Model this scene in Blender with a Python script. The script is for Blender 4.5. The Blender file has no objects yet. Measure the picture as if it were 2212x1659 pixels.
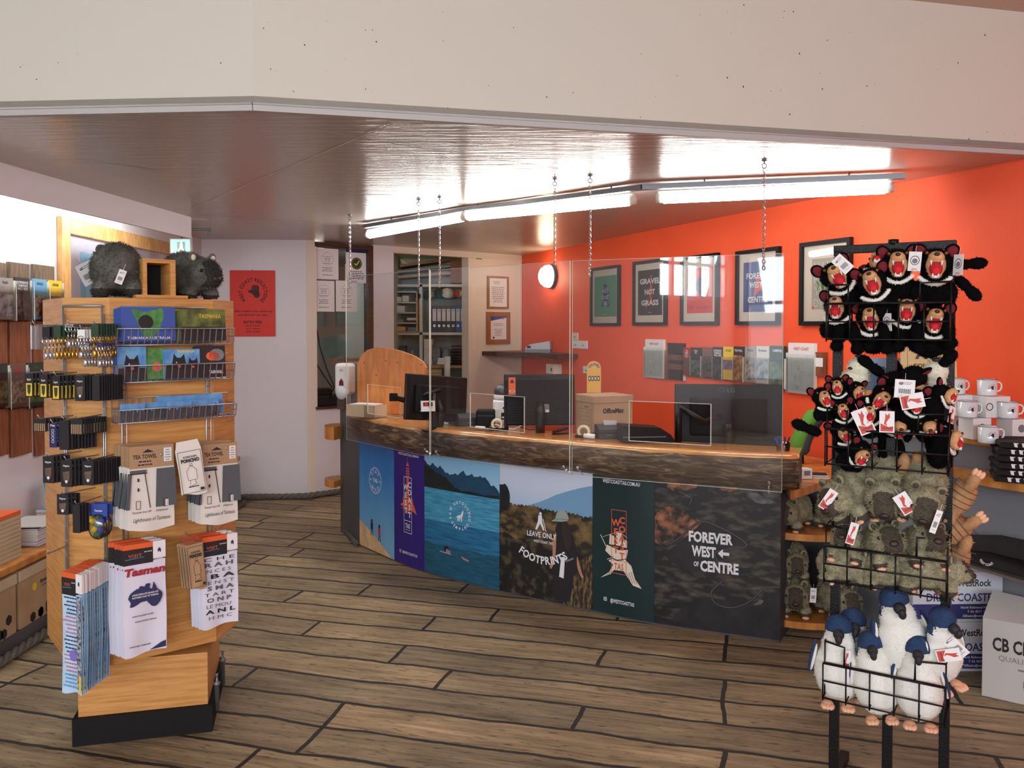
import bpy, bmesh, math, random
from mathutils import Vector, Matrix, Euler
random.seed(7)
PI = math.pi
scn = bpy.context.scene
COL = scn.collection
# ------------------------------------------------------------------ camera
F_PX, W_PX, H_PX, HOR = 1790.0, 2212.0, 1659.0, 705.0
PITCH = math.radians(1.5)
YP = HOR + F_PX * math.tan(PITCH)
cam_d = bpy.data.cameras.new('camera')
cam = bpy.data.objects.new('camera', cam_d); COL.objects.link(cam)
cam_d.sensor_width = 36.0; cam_d.sensor_fit = 'HORIZONTAL'
cam_d.lens = 36.0 * F_PX / W_PX
cam_d.shift_y = -(H_PX / 2 - YP) / W_PX
cam_d.clip_start = 0.05
cam.location = (0, 0, 1.6); cam.rotation_euler = (PI / 2 - PITCH, 0, 0)
scn.camera = cam
# ------------------------------------------------------------------ light and exposure
scn.view_settings.view_transform = 'Standard'; scn.view_settings.look = 'None'
scn.view_settings.gamma = 1.0; scn.view_settings.use_curve_mapping = False
scn.view_settings.exposure = 0.0
TUBE_E, TUBE_COL = 34.0, (1.0, 0.98, 0.93, 1)
PELMET_E = 55.0
GLOBE_E, GLOBE_COL = 18.0, (1.0, 0.80, 0.50, 1)
SKY_E = 3.4
world = bpy.data.worlds.new('daylight'); scn.world = world; world.use_nodes = True
wn = world.node_tree.nodes; wl = world.node_tree.links
wn['Background'].inputs[0].default_value = (0.80, 0.90, 1.0, 1)
wn['Background'].inputs[1].default_value = SKY_E
def area(name, loc, rot, sx, sy, power, col):
    d = bpy.data.lights.new(name, 'AREA'); d.shape = 'RECTANGLE'; d.size = sx; d.size_y = sy
    d.energy = power; d.color = col
    o = bpy.data.objects.new(name, d); COL.objects.link(o); o.location = loc; o.rotation_euler = rot
    return o
# daylight entering by the windows behind and to the left of the camera
area('daylight_window_rear', (-0.3, -3.75, 2.30), (math.radians(76), 0, 0), 7.2, 1.0, 340, (0.92, 0.95, 1.0))
area('daylight_window_side', (-4.45, -2.5, 2.42), (math.radians(70), 0, -PI / 2), 1.5, 0.85, 110, (0.84, 0.93, 1.0))

def at(px, py, D):
    """world point seen at photo pixel px, py when it stands at distance D"""
    a = (px - W_PX / 2) / F_PX; b = (py - YP) / F_PX
    y = math.cos(PITCH) - b * math.sin(PITCH); z = -math.sin(PITCH) - b * math.cos(PITCH)
    k = D / y
    return Vector((a * k, D, 1.6 + z * k))
def V(*a): return Vector(a)
# ------------------------------------------------------------------ materials
def lin(c):
    r = []
    for v in c[:3]:
        v = v / 255.0
        r.append(v / 12.92 if v <= 0.04045 else ((v + 0.055) / 1.055) ** 2.4)
    return (r[0], r[1], r[2], 1.0)
MATS = {}
def M(name, rgb=(200, 200, 200), rough=0.6, metal=0.0, kind=None, rgb2=None, scale=8.0, bump=0.0,
      stretch=(1, 1, 1), emit=None, spec=0.5, mixlo=0.35, mixhi=0.65, coat=0.0, detail=4.0, rot=(0, 0, 0), sheen=0.0):
    if name in MATS: return MATS[name]
    m = bpy.data.materials.new(name); m.use_nodes = True
    nt = m.node_tree; n = nt.nodes; l = nt.links
    b = n['Principled BSDF']
    b.inputs['Base Color'].default_value = lin(rgb)
    b.inputs['Roughness'].default_value = rough
    b.inputs['Metallic'].default_value = metal
    b.inputs['Specular IOR Level'].default_value = spec
    b.inputs['Coat Weight'].default_value = coat
    b.inputs['Sheen Weight'].default_value = sheen
    if emit:
        b.inputs['Emission Color'].default_value = emit[0]; b.inputs['Emission Strength'].default_value = emit[1]
    if rgb2 is not None or bump > 0:
        tc = n.new('ShaderNodeTexCoord'); mp = n.new('ShaderNodeMapping'); nz = n.new('ShaderNodeTexNoise')
        mp.inputs['Scale'].default_value = stretch; mp.inputs['Rotation'].default_value = rot
        nz.inputs['Scale'].default_value = scale; nz.inputs['Detail'].default_value = detail
        l.new(tc.outputs['Object'], mp.inputs['Vector']); l.new(mp.outputs[0], nz.inputs['Vector'])
        if rgb2 is not None:
            cr = n.new('ShaderNodeValToRGB')
            cr.color_ramp.elements[0].position = mixlo; cr.color_ramp.elements[1].position = mixhi
            cr.color_ramp.elements[0].color = lin(rgb); cr.color_ramp.elements[1].color = lin(rgb2)
            l.new(nz.outputs['Fac'], cr.inputs[0]); l.new(cr.outputs[0], b.inputs['Base Color'])
        if bump > 0:
            bp = n.new('ShaderNodeBump'); bp.inputs['Strength'].default_value = min(1.0, bump)
            bp.inputs['Distance'].default_value = 0.01
            l.new(nz.outputs['Fac'], bp.inputs['Height']); l.new(bp.outputs[0], b.inputs['Normal'])
    MATS[name] = m
    return m
def grad_mat(name, stops, axis='Z', z0=0.0, z1=1.0, noise=0.0, nscale=4.0, stretch=(1, 1, 1), rough=0.45):
    """a printed picture whose own colours run from z0 to z1"""
    if name in MATS: return MATS[name]
    m = bpy.data.materials.new(name); m.use_nodes = True
    n = m.node_tree.nodes; l = m.node_tree.links; b = n['Principled BSDF']
    b.inputs['Roughness'].default_value = rough
    tc = n.new('ShaderNodeTexCoord'); sp = n.new('ShaderNodeSeparateXYZ'); mr = n.new('ShaderNodeMapRange')
    l.new(tc.outputs['Object'], sp.inputs[0]); l.new(sp.outputs[axis], mr.inputs[0])
    mr.inputs[1].default_value = z0; mr.inputs[2].default_value = z1
    out = mr.outputs[0]
    if noise > 0:
        mp = n.new('ShaderNodeMapping'); mp.inputs['Scale'].default_value = stretch
        nz = n.new('ShaderNodeTexNoise'); nz.inputs['Scale'].default_value = nscale; nz.inputs['Detail'].default_value = 6
        l.new(tc.outputs['Object'], mp.inputs[0]); l.new(mp.outputs[0], nz.inputs['Vector'])
        ma = n.new('ShaderNodeMath'); ma.operation = 'MULTIPLY_ADD'; ma.inputs[1].default_value = noise
        l.new(nz.outputs['Fac'], ma.inputs[0])
        ad = n.new('ShaderNodeMath'); ad.operation = 'SUBTRACT'; ad.inputs[1].default_value = noise * 0.5
        l.new(out, ad.inputs[0]); l.new(ad.outputs[0], ma.inputs[2]); out = ma.outputs[0]
    cr = n.new('ShaderNodeValToRGB')
    while len(cr.color_ramp.elements) < len(stops): cr.color_ramp.elements.new(0.5)
    for e, (p, c) in zip(cr.color_ramp.elements, stops): e.position = p; e.color = lin(c)
    l.new(out, cr.inputs[0]); l.new(cr.outputs[0], b.inputs['Base Color'])
    MATS[name] = m
    return m
def wood(name, a, b_, scale=6.0, stretch=(1, 1, 14), rough=0.42, bump=0.12, rot=(0, 0, 0)):
    return M(name, a, rough, rgb2=b_, scale=scale, stretch=stretch, bump=bump, mixlo=0.38, mixhi=0.66, detail=6, rot=rot)
def emis(name, col, e):
    if name in MATS: return MATS[name]
    m = bpy.data.materials.new(name); m.use_nodes = True
    b = m.node_tree.nodes['Principled BSDF']
    b.inputs['Base Color'].default_value = (0.9, 0.9, 0.9, 1); b.inputs['Roughness'].default_value = 0.4
    b.inputs['Emission Color'].default_value = col; b.inputs['Emission Strength'].default_value = e
    MATS[name] = m
    return m
def clear(name, tint=(1, 1, 1, 1), gloss=0.06, rough=0.02):
    """thin clear acrylic or window glass: see-through with a fresnel reflection"""
    if name in MATS: return MATS[name]
    m = bpy.data.materials.new(name); m.use_nodes = True
    n = m.node_tree.nodes; l = m.node_tree.links
    n.remove(n['Principled BSDF'])
    tr = n.new('ShaderNodeBsdfTransparent'); tr.inputs[0].default_value = tint
    gl = n.new('ShaderNodeBsdfGlossy'); gl.inputs['Roughness'].default_value = rough
    fr = n.new('ShaderNodeFresnel'); fr.inputs[0].default_value = 1.45
    ad = n.new('ShaderNodeMath'); ad.operation = 'ADD'; ad.inputs[1].default_value = gloss - 0.035; ad.use_clamp = True
    mx = n.new('ShaderNodeMixShader')
    l.new(fr.outputs[0], ad.inputs[0]); l.new(ad.outputs[0], mx.inputs[0])
    l.new(tr.outputs[0], mx.inputs[1]); l.new(gl.outputs[0], mx.inputs[2])
    l.new(mx.outputs[0], n['Material Output'].inputs[0])
    MATS[name] = m
    return m
# common materials
WHITE = M('white_plastic', (225, 225, 222), 0.45)
PAPER = M('paper_white', (226, 222, 222), 0.8)
PAPERW = M('paper_warm', (222, 210, 196), 0.8)
INK = M('black_ink', (28, 26, 30), 0.7)
GREYINK = M('grey_ink', (120, 118, 122), 0.8)
BLACK = M('black_plastic', (13, 13, 15), 0.45, spec=0.3)
BLACKM = M('black_matt', (13, 13, 15), 0.75, spec=0.3)
BLACKPAINT = M('black_powder_coat', (9, 9, 12), 0.36, spec=.3, bump=0.25, scale=220)
CHROME = M('chrome', (200, 203, 208), 0.22, 1.0)
WIRE = M('silver_wire', (168, 172, 178), 0.36, 0.75)
GREYMETAL = M('grey_metal', (120, 124, 130), 0.45, 0.6)
PINE = wood('pine_veneer', (206, 152, 88), (184, 126, 62))
PINED = wood('pine_orange', (222, 152, 88), (196, 122, 62), stretch=(6, 6, 1), scale=5)
DARKW = wood('dark_stained_wood', (84, 52, 36), (52, 32, 24))
BROWNW = wood('red_brown_board', (142, 82, 50), (108, 58, 34), stretch=(8, 8, 1), scale=7)
OLDW = wood('weathered_board', (120, 100, 78), (70, 62, 52), stretch=(10, 10, 1), scale=9)
HONEY = wood('honey_shelf_timber', (208, 142, 70), (168, 104, 46), stretch=(3, 3, 1), scale=5, rough=0.3)
CARD = M('cardboard', (176, 146, 112), 0.85, rgb2=(160, 130, 98), scale=5)
CARDL = M('cardboard_light', (196, 176, 146), 0.85, rgb2=(182, 162, 134), scale=5)
ORANGE = M('orange_print', (226, 96, 36), 0.7)
REDP = M('red_print', (196, 40, 42), 0.7)
BLUEP = M('blue_print', (44, 70, 150), 0.7)
NAVY = M('navy_print', (32, 36, 84), 0.75)
YEL = M('yellow_print', (226, 190, 50), 0.7)
GREENP = M('green_print', (60, 110, 70), 0.7)
DKGREEN = M('dark_green_print', (40, 62, 44), 0.7)
GOLD = M('brass', (206, 160, 70), 0.28, 1.0)
ACRYL = clear('clear_acrylic', (0.955, 0.965, 0.96, 1), gloss=0.07)
ACRYL2 = clear('holder_acrylic', (0.93, 0.93, 0.93, 1), gloss=0.07)
EDGE = M('acrylic_edge', (222, 222, 208), 0.3, emit=None)
BAG = clear('clear_bag', (0.92, 0.92, 0.92, 1), gloss=0.10, rough=0.15)

# ------------------------------------------------------------------ mesh builder
class Frame:
    """a flat picture plane: call (u, v, w) -> world point"""
    def __init__(s, o, u, v, n): s.o, s.u, s.v, s.n = Vector(o), Vector(u), Vector(v), Vector(n)
    def __call__(s, u, v, w=0.0): return s.o + s.u * u + s.v * v + s.n * w
XZ = Frame((0, 0, 0), (1, 0, 0), (0, 0, 1), (0, -1, 0))      # faces -Y
XY = Frame((0, 0, 0), (1, 0, 0), (0, 1, 0), (0, 0, 1))
def sm(pts, n=4, jit=0.0, seed=1):
    """round a closed outline and roughen it a little"""
    P = [Vector(p) for p in pts]; k = len(P); out = []; r = random.Random(seed)
    for i in range(k):
        a, b, c, d = P[i - 1], P[i], P[(i + 1) % k], P[(i + 2) % k]
        for j in range(n):
            t = j / n; q = 0.5 * ((2 * b) + (c - a) * t + (2 * a - 5 * b + 4 * c - d) * t * t + (3 * b - a - 3 * c + d) * t ** 3)
            out.append((q.x + r.uniform(-jit, jit), q.y + r.uniform(-jit, jit)))
    return out
_txt = {}
def glyphs(s, bold=0.0, shear=0.0):
    k = (s, bold, shear)
    if k in _txt: return _txt[k]
    cu = bpy.data.curves.new('t', 'FONT'); cu.body = s; cu.size = 1.0; cu.resolution_u = 2
    cu.offset = bold; cu.shear = shear; cu.fill_mode = 'FRONT'
    ob = bpy.data.objects.new('t', cu); COL.objects.link(ob)
    dg = bpy.context.evaluated_depsgraph_get(); me = bpy.data.meshes.new_from_object(ob.evaluated_get(dg))
    vs = [(v.co.x, v.co.y) for v in me.vertices]; fs = [tuple(p.vertices) for p in me.polygons]
    bpy.data.objects.remove(ob); bpy.data.curves.remove(cu); bpy.data.meshes.remove(me)
    if vs:
        x0 = min(v[0] for v in vs); x1 = max(v[0] for v in vs)
    else: x0 = 0; x1 = 0.3
    _txt[k] = (vs, fs, x0, x1)
    return _txt[k]
class MB:
    def __init__(s): s.v = []; s.f = []; s.m = []; s.mats = []; s.sm = []; s.T = None
    def mi(s, m):
        if m not in s.mats: s.mats.append(m)
        return s.mats.index(m)
    def add(s, vs, fs, m, smooth=False):
        b = len(s.v); T = s.T
        for p in vs: s.v.append(T @ Vector(p) if T else Vector(p))
        k = s.mi(m)
        for f in fs: s.f.append(tuple(b + i for i in f)); s.m.append(k); s.sm.append(smooth)
        return s
    def box(s, c, d, m, rz=0.0, R=None, bev=0.0):
        x, y, z = d[0] / 2, d[1] / 2, d[2] / 2
        R = R if R is not None else Matrix.Rotation(rz, 3, 'Z')
        c = Vector(c)
        if bev <= 0 or bev * 2.2 > min(d):
            P = [(-x, -y, -z), (x, -y, -z), (x, y, -z), (-x, y, -z), (-x, -y, z), (x, -y, z), (x, y, z), (-x, y, z)]
            return s.add([c + R @ Vector(p) for p in P],
                         [(0, 3, 2, 1), (4, 5, 6, 7), (0, 1, 5, 4), (1, 2, 6, 5), (2, 3, 7, 6), (3, 0, 4, 7)], m)
        bm = bmesh.new(); bmesh.ops.create_cube(bm, size=1.0)
        for v in bm.verts: v.co = Vector((v.co.x * d[0], v.co.y * d[1], v.co.z * d[2]))
        bmesh.ops.bevel(bm, geom=bm.edges[:], offset=bev, segments=2, affect='EDGES', profile=0.5)
        vs = [c + R @ v.co for v in bm.verts]; fs = [tuple(v.index for v in f.verts) for f in bm.faces]
        bm.free(); return s.add(vs, fs, m)
    def box2(s, a, b, m, bev=0.0):
        return s.box([(a[i] + b[i]) / 2 for i in range(3)], [abs(b[i] - a[i]) for i in range(3)], m, bev=bev)
    def tube(s, pts, r, m, n=8, closed=False, caps=True):
        pts = [Vector(p) for p in pts]; k = len(pts)
        rs = r if isinstance(r, (list, tuple)) else [r] * k
        vs = []; nrm = None
        for i, p in enumerate(pts):
            if closed: t = (pts[(i + 1) % k] - pts[i - 1])
            else: t = pts[min(i + 1, k - 1)] - pts[max(i - 1, 0)]
            if t.length < 1e-9: t = Vector((0, 0, 1))
            t.normalize()
            if nrm is None:
                nrm = t.orthogonal().normalized()
            else:
                nrm = nrm - t * nrm.dot(t)
                nrm = nrm.normalized() if nrm.length > 1e-6 else t.orthogonal().normalized()
            bn = t.cross(nrm)
            for j in range(n):
                a = 2 * PI * j / n + PI / n
                vs.append(p + (nrm * math.cos(a) + bn * math.sin(a)) * rs[i])
        fs = []
        for i in range(k if closed else k - 1):
            i2 = (i + 1) % k
            for j in range(n):
                j2 = (j + 1) % n
                fs.append((i * n + j, i * n + j2, i2 * n + j2, i2 * n + j))
        if caps and not closed:
            fs.append(tuple(range(n))[::-1]); fs.append(tuple((k - 1) * n + j for j in range(n)))
        return s.add(vs, fs, m, smooth=n > 4)
    def bar(s, a, b, r, m, n=6): return s.tube([a, b], r, m, n)
    def lathe(s, prof, c, m, n=20, axis='Z', R=None):
        """prof: list of (radius, height); open ends are closed with fans"""
        c = Vector(c); vs = []; fs = []
        for (r, h) in prof:
            for j in range(n):
                a = 2 * PI * j / n; p = Vector((r * math.cos(a), r * math.sin(a), h))
                if R is not None: p = R @ p
                vs.append(c + p)
        for i in range(len(prof) - 1):
            for j in range(n):
                j2 = (j + 1) % n
                fs.append((i * n + j, i * n + j2, (i + 1) * n + j2, (i + 1) * n + j))
        if prof[0][0] > 1e-6: fs.append(tuple(range(n))[::-1])
        if prof[-1][0] > 1e-6: fs.append(tuple((len(prof) - 1) * n + j for j in range(n)))
        return s.add(vs, fs, m, smooth=True)
    def ell(s, c, r, m, R=None, nu=14, nv=10):
        c = Vector(c); r = (r, r, r) if not isinstance(r, (tuple, list)) else r
        if R is not None and not isinstance(R, Matrix): R = Euler(R).to_matrix()
        vs = []; fs = []
        for i in range(nv + 1):
            th = PI * i / nv
            for j in range(nu):
                ph = 2 * PI * j / nu
                p = Vector((r[0] * math.sin(th) * math.cos(ph), r[1] * math.sin(th) * math.sin(ph), r[2] * math.cos(th)))
                vs.append(c + (R @ p if R is not None else p))
        for i in range(nv):
            for j in range(nu):
                j2 = (j + 1) % nu
                if i == 0: fs.append((i * nu + j, (i + 1) * nu + j, (i + 1) * nu + j2))
                elif i == nv - 1: fs.append((i * nu + j, (i + 1) * nu + j, i * nu + j2))
                else: fs.append((i * nu + j, (i + 1) * nu + j, (i + 1) * nu + j2, i * nu + j2))
        return s.add(vs, fs, m, smooth=True)
    def prism(s, poly, z0, z1, m, bottom=True):
        k = len(poly); vs = [(p[0], p[1], z0) for p in poly] + [(p[0], p[1], z1) for p in poly]
        fs = [tuple(range(k, 2 * k))] + [(i, (i + 1) % k, k + (i + 1) % k, k + i) for i in range(k)]
        if bottom: fs.append(tuple(range(k))[::-1])
        return s.add(vs, fs, m)
    # ---- printing on a frame
    def quad(s, F, u0, v0, u1, v1, m, w=0.0, nu=1):
        for i in range(nu):
            a = u0 + (u1 - u0) * i / nu; b = u0 + (u1 - u0) * (i + 1) / nu
            s.add([F(a, v0, w), F(b, v0, w), F(b, v1, w), F(a, v1, w)], [(0, 1, 2, 3)], m)
        return s
    def poly(s, F, pts, m, w=0.0):
        # clip-free n-gon, triangulated by ear clipping through bmesh when concave
        bm = bmesh.new(); vs = [bm.verts.new((p[0], p[1], 0)) for p in pts]
        try:
            f = bm.faces.new(vs); r = bmesh.ops.triangulate(bm, faces=[f]); bm.verts.index_update()
            s.add([F(v.co.x, v.co.y, w) for v in bm.verts], [tuple(v.index for v in q.verts) for q in bm.faces], m)
        except Exception: pass
        bm.free(); return s
    def ring(s, F, cu, cv, r, t, m, w=0.0, n=32, sy=1.0):
        vs = []; fs = []
        for j in range(n):
            a = 2 * PI * j / n
            vs.append(F(cu + r * math.cos(a), cv + sy * r * math.sin(a), w)); vs.append(F(cu + (r - t) * math.cos(a), cv + sy * (r - t) * math.sin(a), w))
        for j in range(n): k = (j + 1) % n; fs.append((2 * j, 2 * k, 2 * k + 1, 2 * j + 1))
        return s.add(vs, fs, m)
    def disc(s, F, cu, cv, r, m, w=0.0, n=20, sy=1.0):
        return s.add([F(cu + r * math.cos(2 * PI * j / n), cv + sy * r * math.sin(2 * PI * j / n), w) for j in range(n)], [tuple(range(n))], m)
    def line(s, F, pts, t, m, w=0.0):
        for (a, b) in zip(pts[:-1], pts[1:]):
            dx, dy = b[0] - a[0], b[1] - a[1]; L = math.hypot(dx, dy) or 1e-6
            nx, ny = -dy / L * t / 2, dx / L * t / 2
            s.add([F(a[0] - nx, a[1] - ny, w), F(b[0] - nx, b[1] - ny, w), F(b[0] + nx, b[1] + ny, w), F(a[0] + nx, a[1] + ny, w)], [(0, 1, 2, 3)], m)
        return s
    def rect(s, F, u0, v0, u1, v1, t, m, w=0.0):
        return s.line(F, [(u0, v0), (u1, v0), (u1, v1), (u0, v1), (u0, v0)], t, m, w)
    def text(s, F, txt, cu, cv, h, m, w=0.0006, width=None, bold=0.02, align='C', rot=0.0, shear=0.0, sx=1.0):
        """text h tall (capitals), centred on cu with its base line at cv"""
        vs, fs, x0, x1 = glyphs(txt, bold, shear)
        if not fs: return s
        k = h / 0.70; kx = k * sx if width is None else width / max(1e-6, (x1 - x0))
        off = {'C': -(x0 + x1) / 2, 'L': -x0, 'R': -x1}[align]
        ca, sa = math.cos(rot), math.sin(rot)
        out = []
        for (x, y) in vs:
            a = (x + off) * kx; b = y * k
            out.append(F(cu + a * ca - b * sa, cv + a * sa + b * ca, w))
        return s.add(out, fs, m)
    def arc_text(s, F, txt, cu, cv, r, h, m, a0, a1, w=0.0006, inward=False, bold=0.02, sx=0.8, sy=1.0):
        """letters spread clockwise from angle a0 to a1 (degrees, 90 = top)"""
        ws = [0.42 if ch == ' ' else (glyphs(ch, bold)[3] - glyphs(ch, bold)[2]) + 0.17 for ch in txt]; tot = sum(ws); acc = 0
        for ch, w_ in zip(txt, ws):
            acc += w_
            if ch == ' ': continue
            a = math.radians(a0 + (a1 - a0) * (acc - w_ / 2) / tot)
            rot = a - PI / 2 if not inward else a + PI / 2
            rr = r if not inward else r + h
            s.text(F, ch, cu + rr * math.cos(a), cv + sy * rr * math.sin(a), h, m, w, bold=bold, rot=rot, sx=sx)
        return s
    def para(s, F, cu, v_top, wid, n, dv, m, w=0.0006, th=None, seed=1):
        """lines of print too small to read"""
        rr = random.Random(seed); th = th or dv * 0.4
        for i in range(n):
            L = wid * rr.uniform(0.6, 1.0); v = v_top - i * dv
            x = -L / 2
            while x < L / 2:
                q = min(L / 2 - x, rr.uniform(0.08, 0.2) * wid)
                s.quad(F, cu + x, v - th / 2, cu + x + q, v + th / 2, m, w); x += q + 0.03 * wid
        return s
    def build(s, name, parent=None, loc=None, rot=None, bevel=0.0, auto=True):
        me = bpy.data.meshes.new(name)
        me.from_pydata([tuple(p) for p in s.v], [], s.f)
        for m in s.mats: me.materials.append(m)
        me.polygons.foreach_set('material_index', s.m); me.polygons.foreach_set('use_smooth', s.sm)
        me.update()
        o = bpy.data.objects.new(name, me); COL.objects.link(o)
        if parent is not None: o.parent = parent
        if loc is not None: o.location = loc
        if rot is not None: o.rotation_euler = rot
        return o
def bld(fn, name, parent=None, **k):
    mb = MB(); fn(mb); return mb.build(name, parent, **k)
def tag(o, label=None, cat=None, group=None, kind=None):
    if label: o['label'] = label
    if cat: o['category'] = cat
    if group: o['group'] = group
    if kind: o['kind'] = kind
    return o
def thing(name, label, cat, loc=(0, 0, 0), rot=(0, 0, 0), group=None):
    o = bpy.data.objects.new(name, None); COL.objects.link(o); o.empty_display_size = 0.05
    o.location = loc; o.rotation_euler = rot if isinstance(rot, (tuple, list, Euler)) else (0, 0, rot)
    return tag(o, label, cat, group)
def struct(mb, name, label=None):
    o = mb.build(name); o['kind'] = 'structure'
    if label: o['label'] = label
    return o
def copy_tree(o, loc=None, rot=None, label=None, group=None, parent=None, scale=None):
    c = o.copy(); COL.objects.link(c); c.parent = parent
    if loc is not None: c.location = loc
    if rot is not None: c.rotation_euler = rot if isinstance(rot, (tuple, list, Euler)) else (0, 0, rot)
    if scale is not None: c.scale = (scale, scale, scale)
    if label: c['label'] = label
    if group: c['group'] = group
    for ch in [x for x in o.children]: copy_tree(ch, parent=c)
    return c
def rot_from(xaxis, zaxis=(0, 0, 1)):
    """euler of a frame whose local x lies along xaxis and local z near zaxis"""
    x = Vector(xaxis).normalized(); z = Vector(zaxis); y = z.cross(x).normalized(); z = x.cross(y)
    return Matrix((x, y, z)).transposed().to_euler()
# ================================================================== ROOM SHELL
CEIL, HIGH = 2.40, 3.05
WALLW = M('wall_paint_lilac_white', (214, 208, 212), 0.75, bump=0.05, scale=60)
WALLC = M('wall_paint_cream', (220, 208, 192), 0.75, bump=0.05, scale=60)
WALLB = M('bulkhead_paint', (202, 198, 186), 0.8, bump=0.04, scale=40)
WALLO = M('wall_paint_orange', (242, 90, 46), 0.6, rgb2=(234, 82, 40), scale=1.6, bump=0.04)
CEILM = M('ceiling_gloss_paint', (176, 164, 156), 0.27, bump=0.35, scale=3.2, stretch=(1, 9, 1), rot=(0, 0, 0.35), detail=5, spec=0.6)
HIGHC = M('high_ceiling_paint', (200, 184, 168), 0.8)
GREYP = M('cabinet_grey_paint', (104, 106, 112), 0.6, rgb2=(94, 96, 104), scale=2.0)
DGREYP = M('counter_grey_paint', (84, 82, 82), 0.6, rgb2=(72, 72, 74), scale=2.5)
ROPE = M('rope_grey', (104, 98, 90), 0.9, bump=0.8, scale=160)
SPECK = M('speck', (70, 62, 54), 0.9)
# floor: stamped timber-look planks
def floor_mat():
    m = bpy.data.materials.new('timber_plank_floor'); m.use_nodes = True
    n = m.node_tree.nodes; l = m.node_tree.links; b = n['Principled BSDF']
    tc = n.new('ShaderNodeTexCoord'); mp = n.new('ShaderNodeMapping'); mp.inputs['Rotation'].default_value = (0, 0, math.radians(15))
    l.new(tc.outputs['Object'], mp.inputs[0])
    wob = n.new('ShaderNodeTexNoise'); wob.inputs['Scale'].default_value = 2.6; wob.inputs['Detail'].default_value = 6
    l.new(mp.outputs[0], wob.inputs['Vector'])
    vs = n.new('ShaderNodeVectorMath'); vs.operation = 'MULTIPLY_ADD'; vs.inputs[1].default_value = (0.06, 0.075, 0)
    l.new(wob.outputs['Color'], vs.inputs[0]); l.new(mp.outputs[0], vs.inputs[2])
    br = n.new('ShaderNodeTexBrick'); br.offset = 0.37; br.offset_frequency = 3; br.squash = 0.8; br.squash_frequency = 4
    br.inputs['Scale'].default_value = 1.0; br.inputs['Brick Width'].default_value = 1.55; br.inputs['Row Height'].default_value = 0.215
    br.inputs['Mortar Size'].default_value = 0.0105; br.inputs['Mortar Smooth'].default_value = 0.25; br.inputs['Bias'].default_value = 0.0
    br.inputs['Color1'].default_value = (0, 0, 0, 1); br.inputs['Color2'].default_value = (1, 1, 1, 1); br.inputs['Mortar'].default_value = (0.5, 0.5, 0.5, 1)
    l.new(vs.outputs[0], br.inputs['Vector'])
    g = n.new('ShaderNodeMapping'); g.inputs['Scale'].default_value = (1.3, 16, 1); l.new(mp.outputs[0], g.inputs[0])
    n1 = n.new('ShaderNodeTexNoise'); n1.inputs['Scale'].default_value = 1.6; n1.inputs['Detail'].default_value = 9; n1.inputs['Roughness'].default_value = 0.68
    n1.inputs['Distortion'].default_value = 0.6
    l.new(g.outputs[0], n1.inputs['Vector'])
    n2 = n.new('ShaderNodeTexNoise'); n2.inputs['Scale'].default_value = 1.1; n2.inputs['Detail'].default_value = 5; l.new(mp.outputs[0], n2.inputs['Vector'])
    g3 = n.new('ShaderNodeMapping'); g3.inputs['Scale'].default_value = (9, 40, 1); l.new(mp.outputs[0], g3.inputs[0])
    n3 = n.new('ShaderNodeTexNoise'); n3.inputs['Scale'].default_value = 1.7; n3.inputs['Detail'].default_value = 4; l.new(g3.outputs[0], n3.inputs['Vector'])
    c1 = n.new('ShaderNodeValToRGB'); e = c1.color_ramp.elements
    e[0].position = 0.28; e[0].color = lin((112, 104, 90)); e[1].position = 0.74; e[1].color = lin((244, 228, 200))
    x = e.new(0.46); x.color = lin((184, 170, 144)); x = e.new(0.6); x.color = lin((212, 197, 168))
    l.new(n1.outputs['Fac'], c1.inputs[0])
    mxa = n.new('ShaderNodeMix'); mxa.data_type = 'RGBA'; mxa.blend_type = 'MULTIPLY'
    c2 = n.new('ShaderNodeValToRGB'); e = c2.color_ramp.elements
    e[0].position = 0.3; e[0].color = lin((176, 172, 166)); e[1].position = 0.7; e[1].color = lin((255, 250, 240))
    l.new(n2.outputs['Fac'], c2.inputs[0]); mxa.inputs[0].default_value = 1.0
    l.new(c1.outputs[0], mxa.inputs[6]); l.new(c2.outputs[0], mxa.inputs[7])
    # plank to plank variation
    mxb = n.new('ShaderNodeMix'); mxb.data_type = 'RGBA'; mxb.blend_type = 'MULTIPLY'; mxb.inputs[0].default_value = 1.0
    c3 = n.new('ShaderNodeValToRGB'); e = c3.color_ramp.elements
    e[0].color = lin((206, 204, 200)); e[1].color = lin((255, 246, 232)); l.new(br.outputs['Color'], c3.inputs[0])
    l.new(mxa.outputs[2], mxb.inputs[6]); l.new(c3.outputs[0], mxb.inputs[7])
    mxs = n.new('ShaderNodeMix'); mxs.data_type = 'RGBA'; mxs.blend_type = 'MULTIPLY'; mxs.inputs[0].default_value = 1.0
    c4 = n.new('ShaderNodeValToRGB'); e = c4.color_ramp.elements; e[0].position = 0.30; e[0].color = lin((150, 138, 124)); e[1].position = 0.42; e[1].color = (1, 1, 1, 1)
    l.new(n3.outputs['Fac'], c4.inputs[0]); l.new(mxb.outputs[2], mxs.inputs[6]); l.new(c4.outputs[0], mxs.inputs[7])
    mxc = n.new('ShaderNodeMix'); mxc.data_type = 'RGBA'; l.new(br.outputs['Fac'], mxc.inputs[0])
    l.new(mxs.outputs[2], mxc.inputs[6]); mxc.inputs[7].default_value = lin((46, 44, 38))
    l.new(mxc.outputs[2], b.inputs['Base Color'])
    b.inputs['Roughness'].default_value = 0.55; b.inputs['Specular IOR Level'].default_value = 0.35
    sb = n.new('ShaderNodeMath'); sb.operation = 'MULTIPLY_ADD'; sb.inputs[1].default_value = -1.6
    l.new(br.outputs['Fac'], sb.inputs[0]); l.new(n1.outputs['Fac'], sb.inputs[2])
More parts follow.
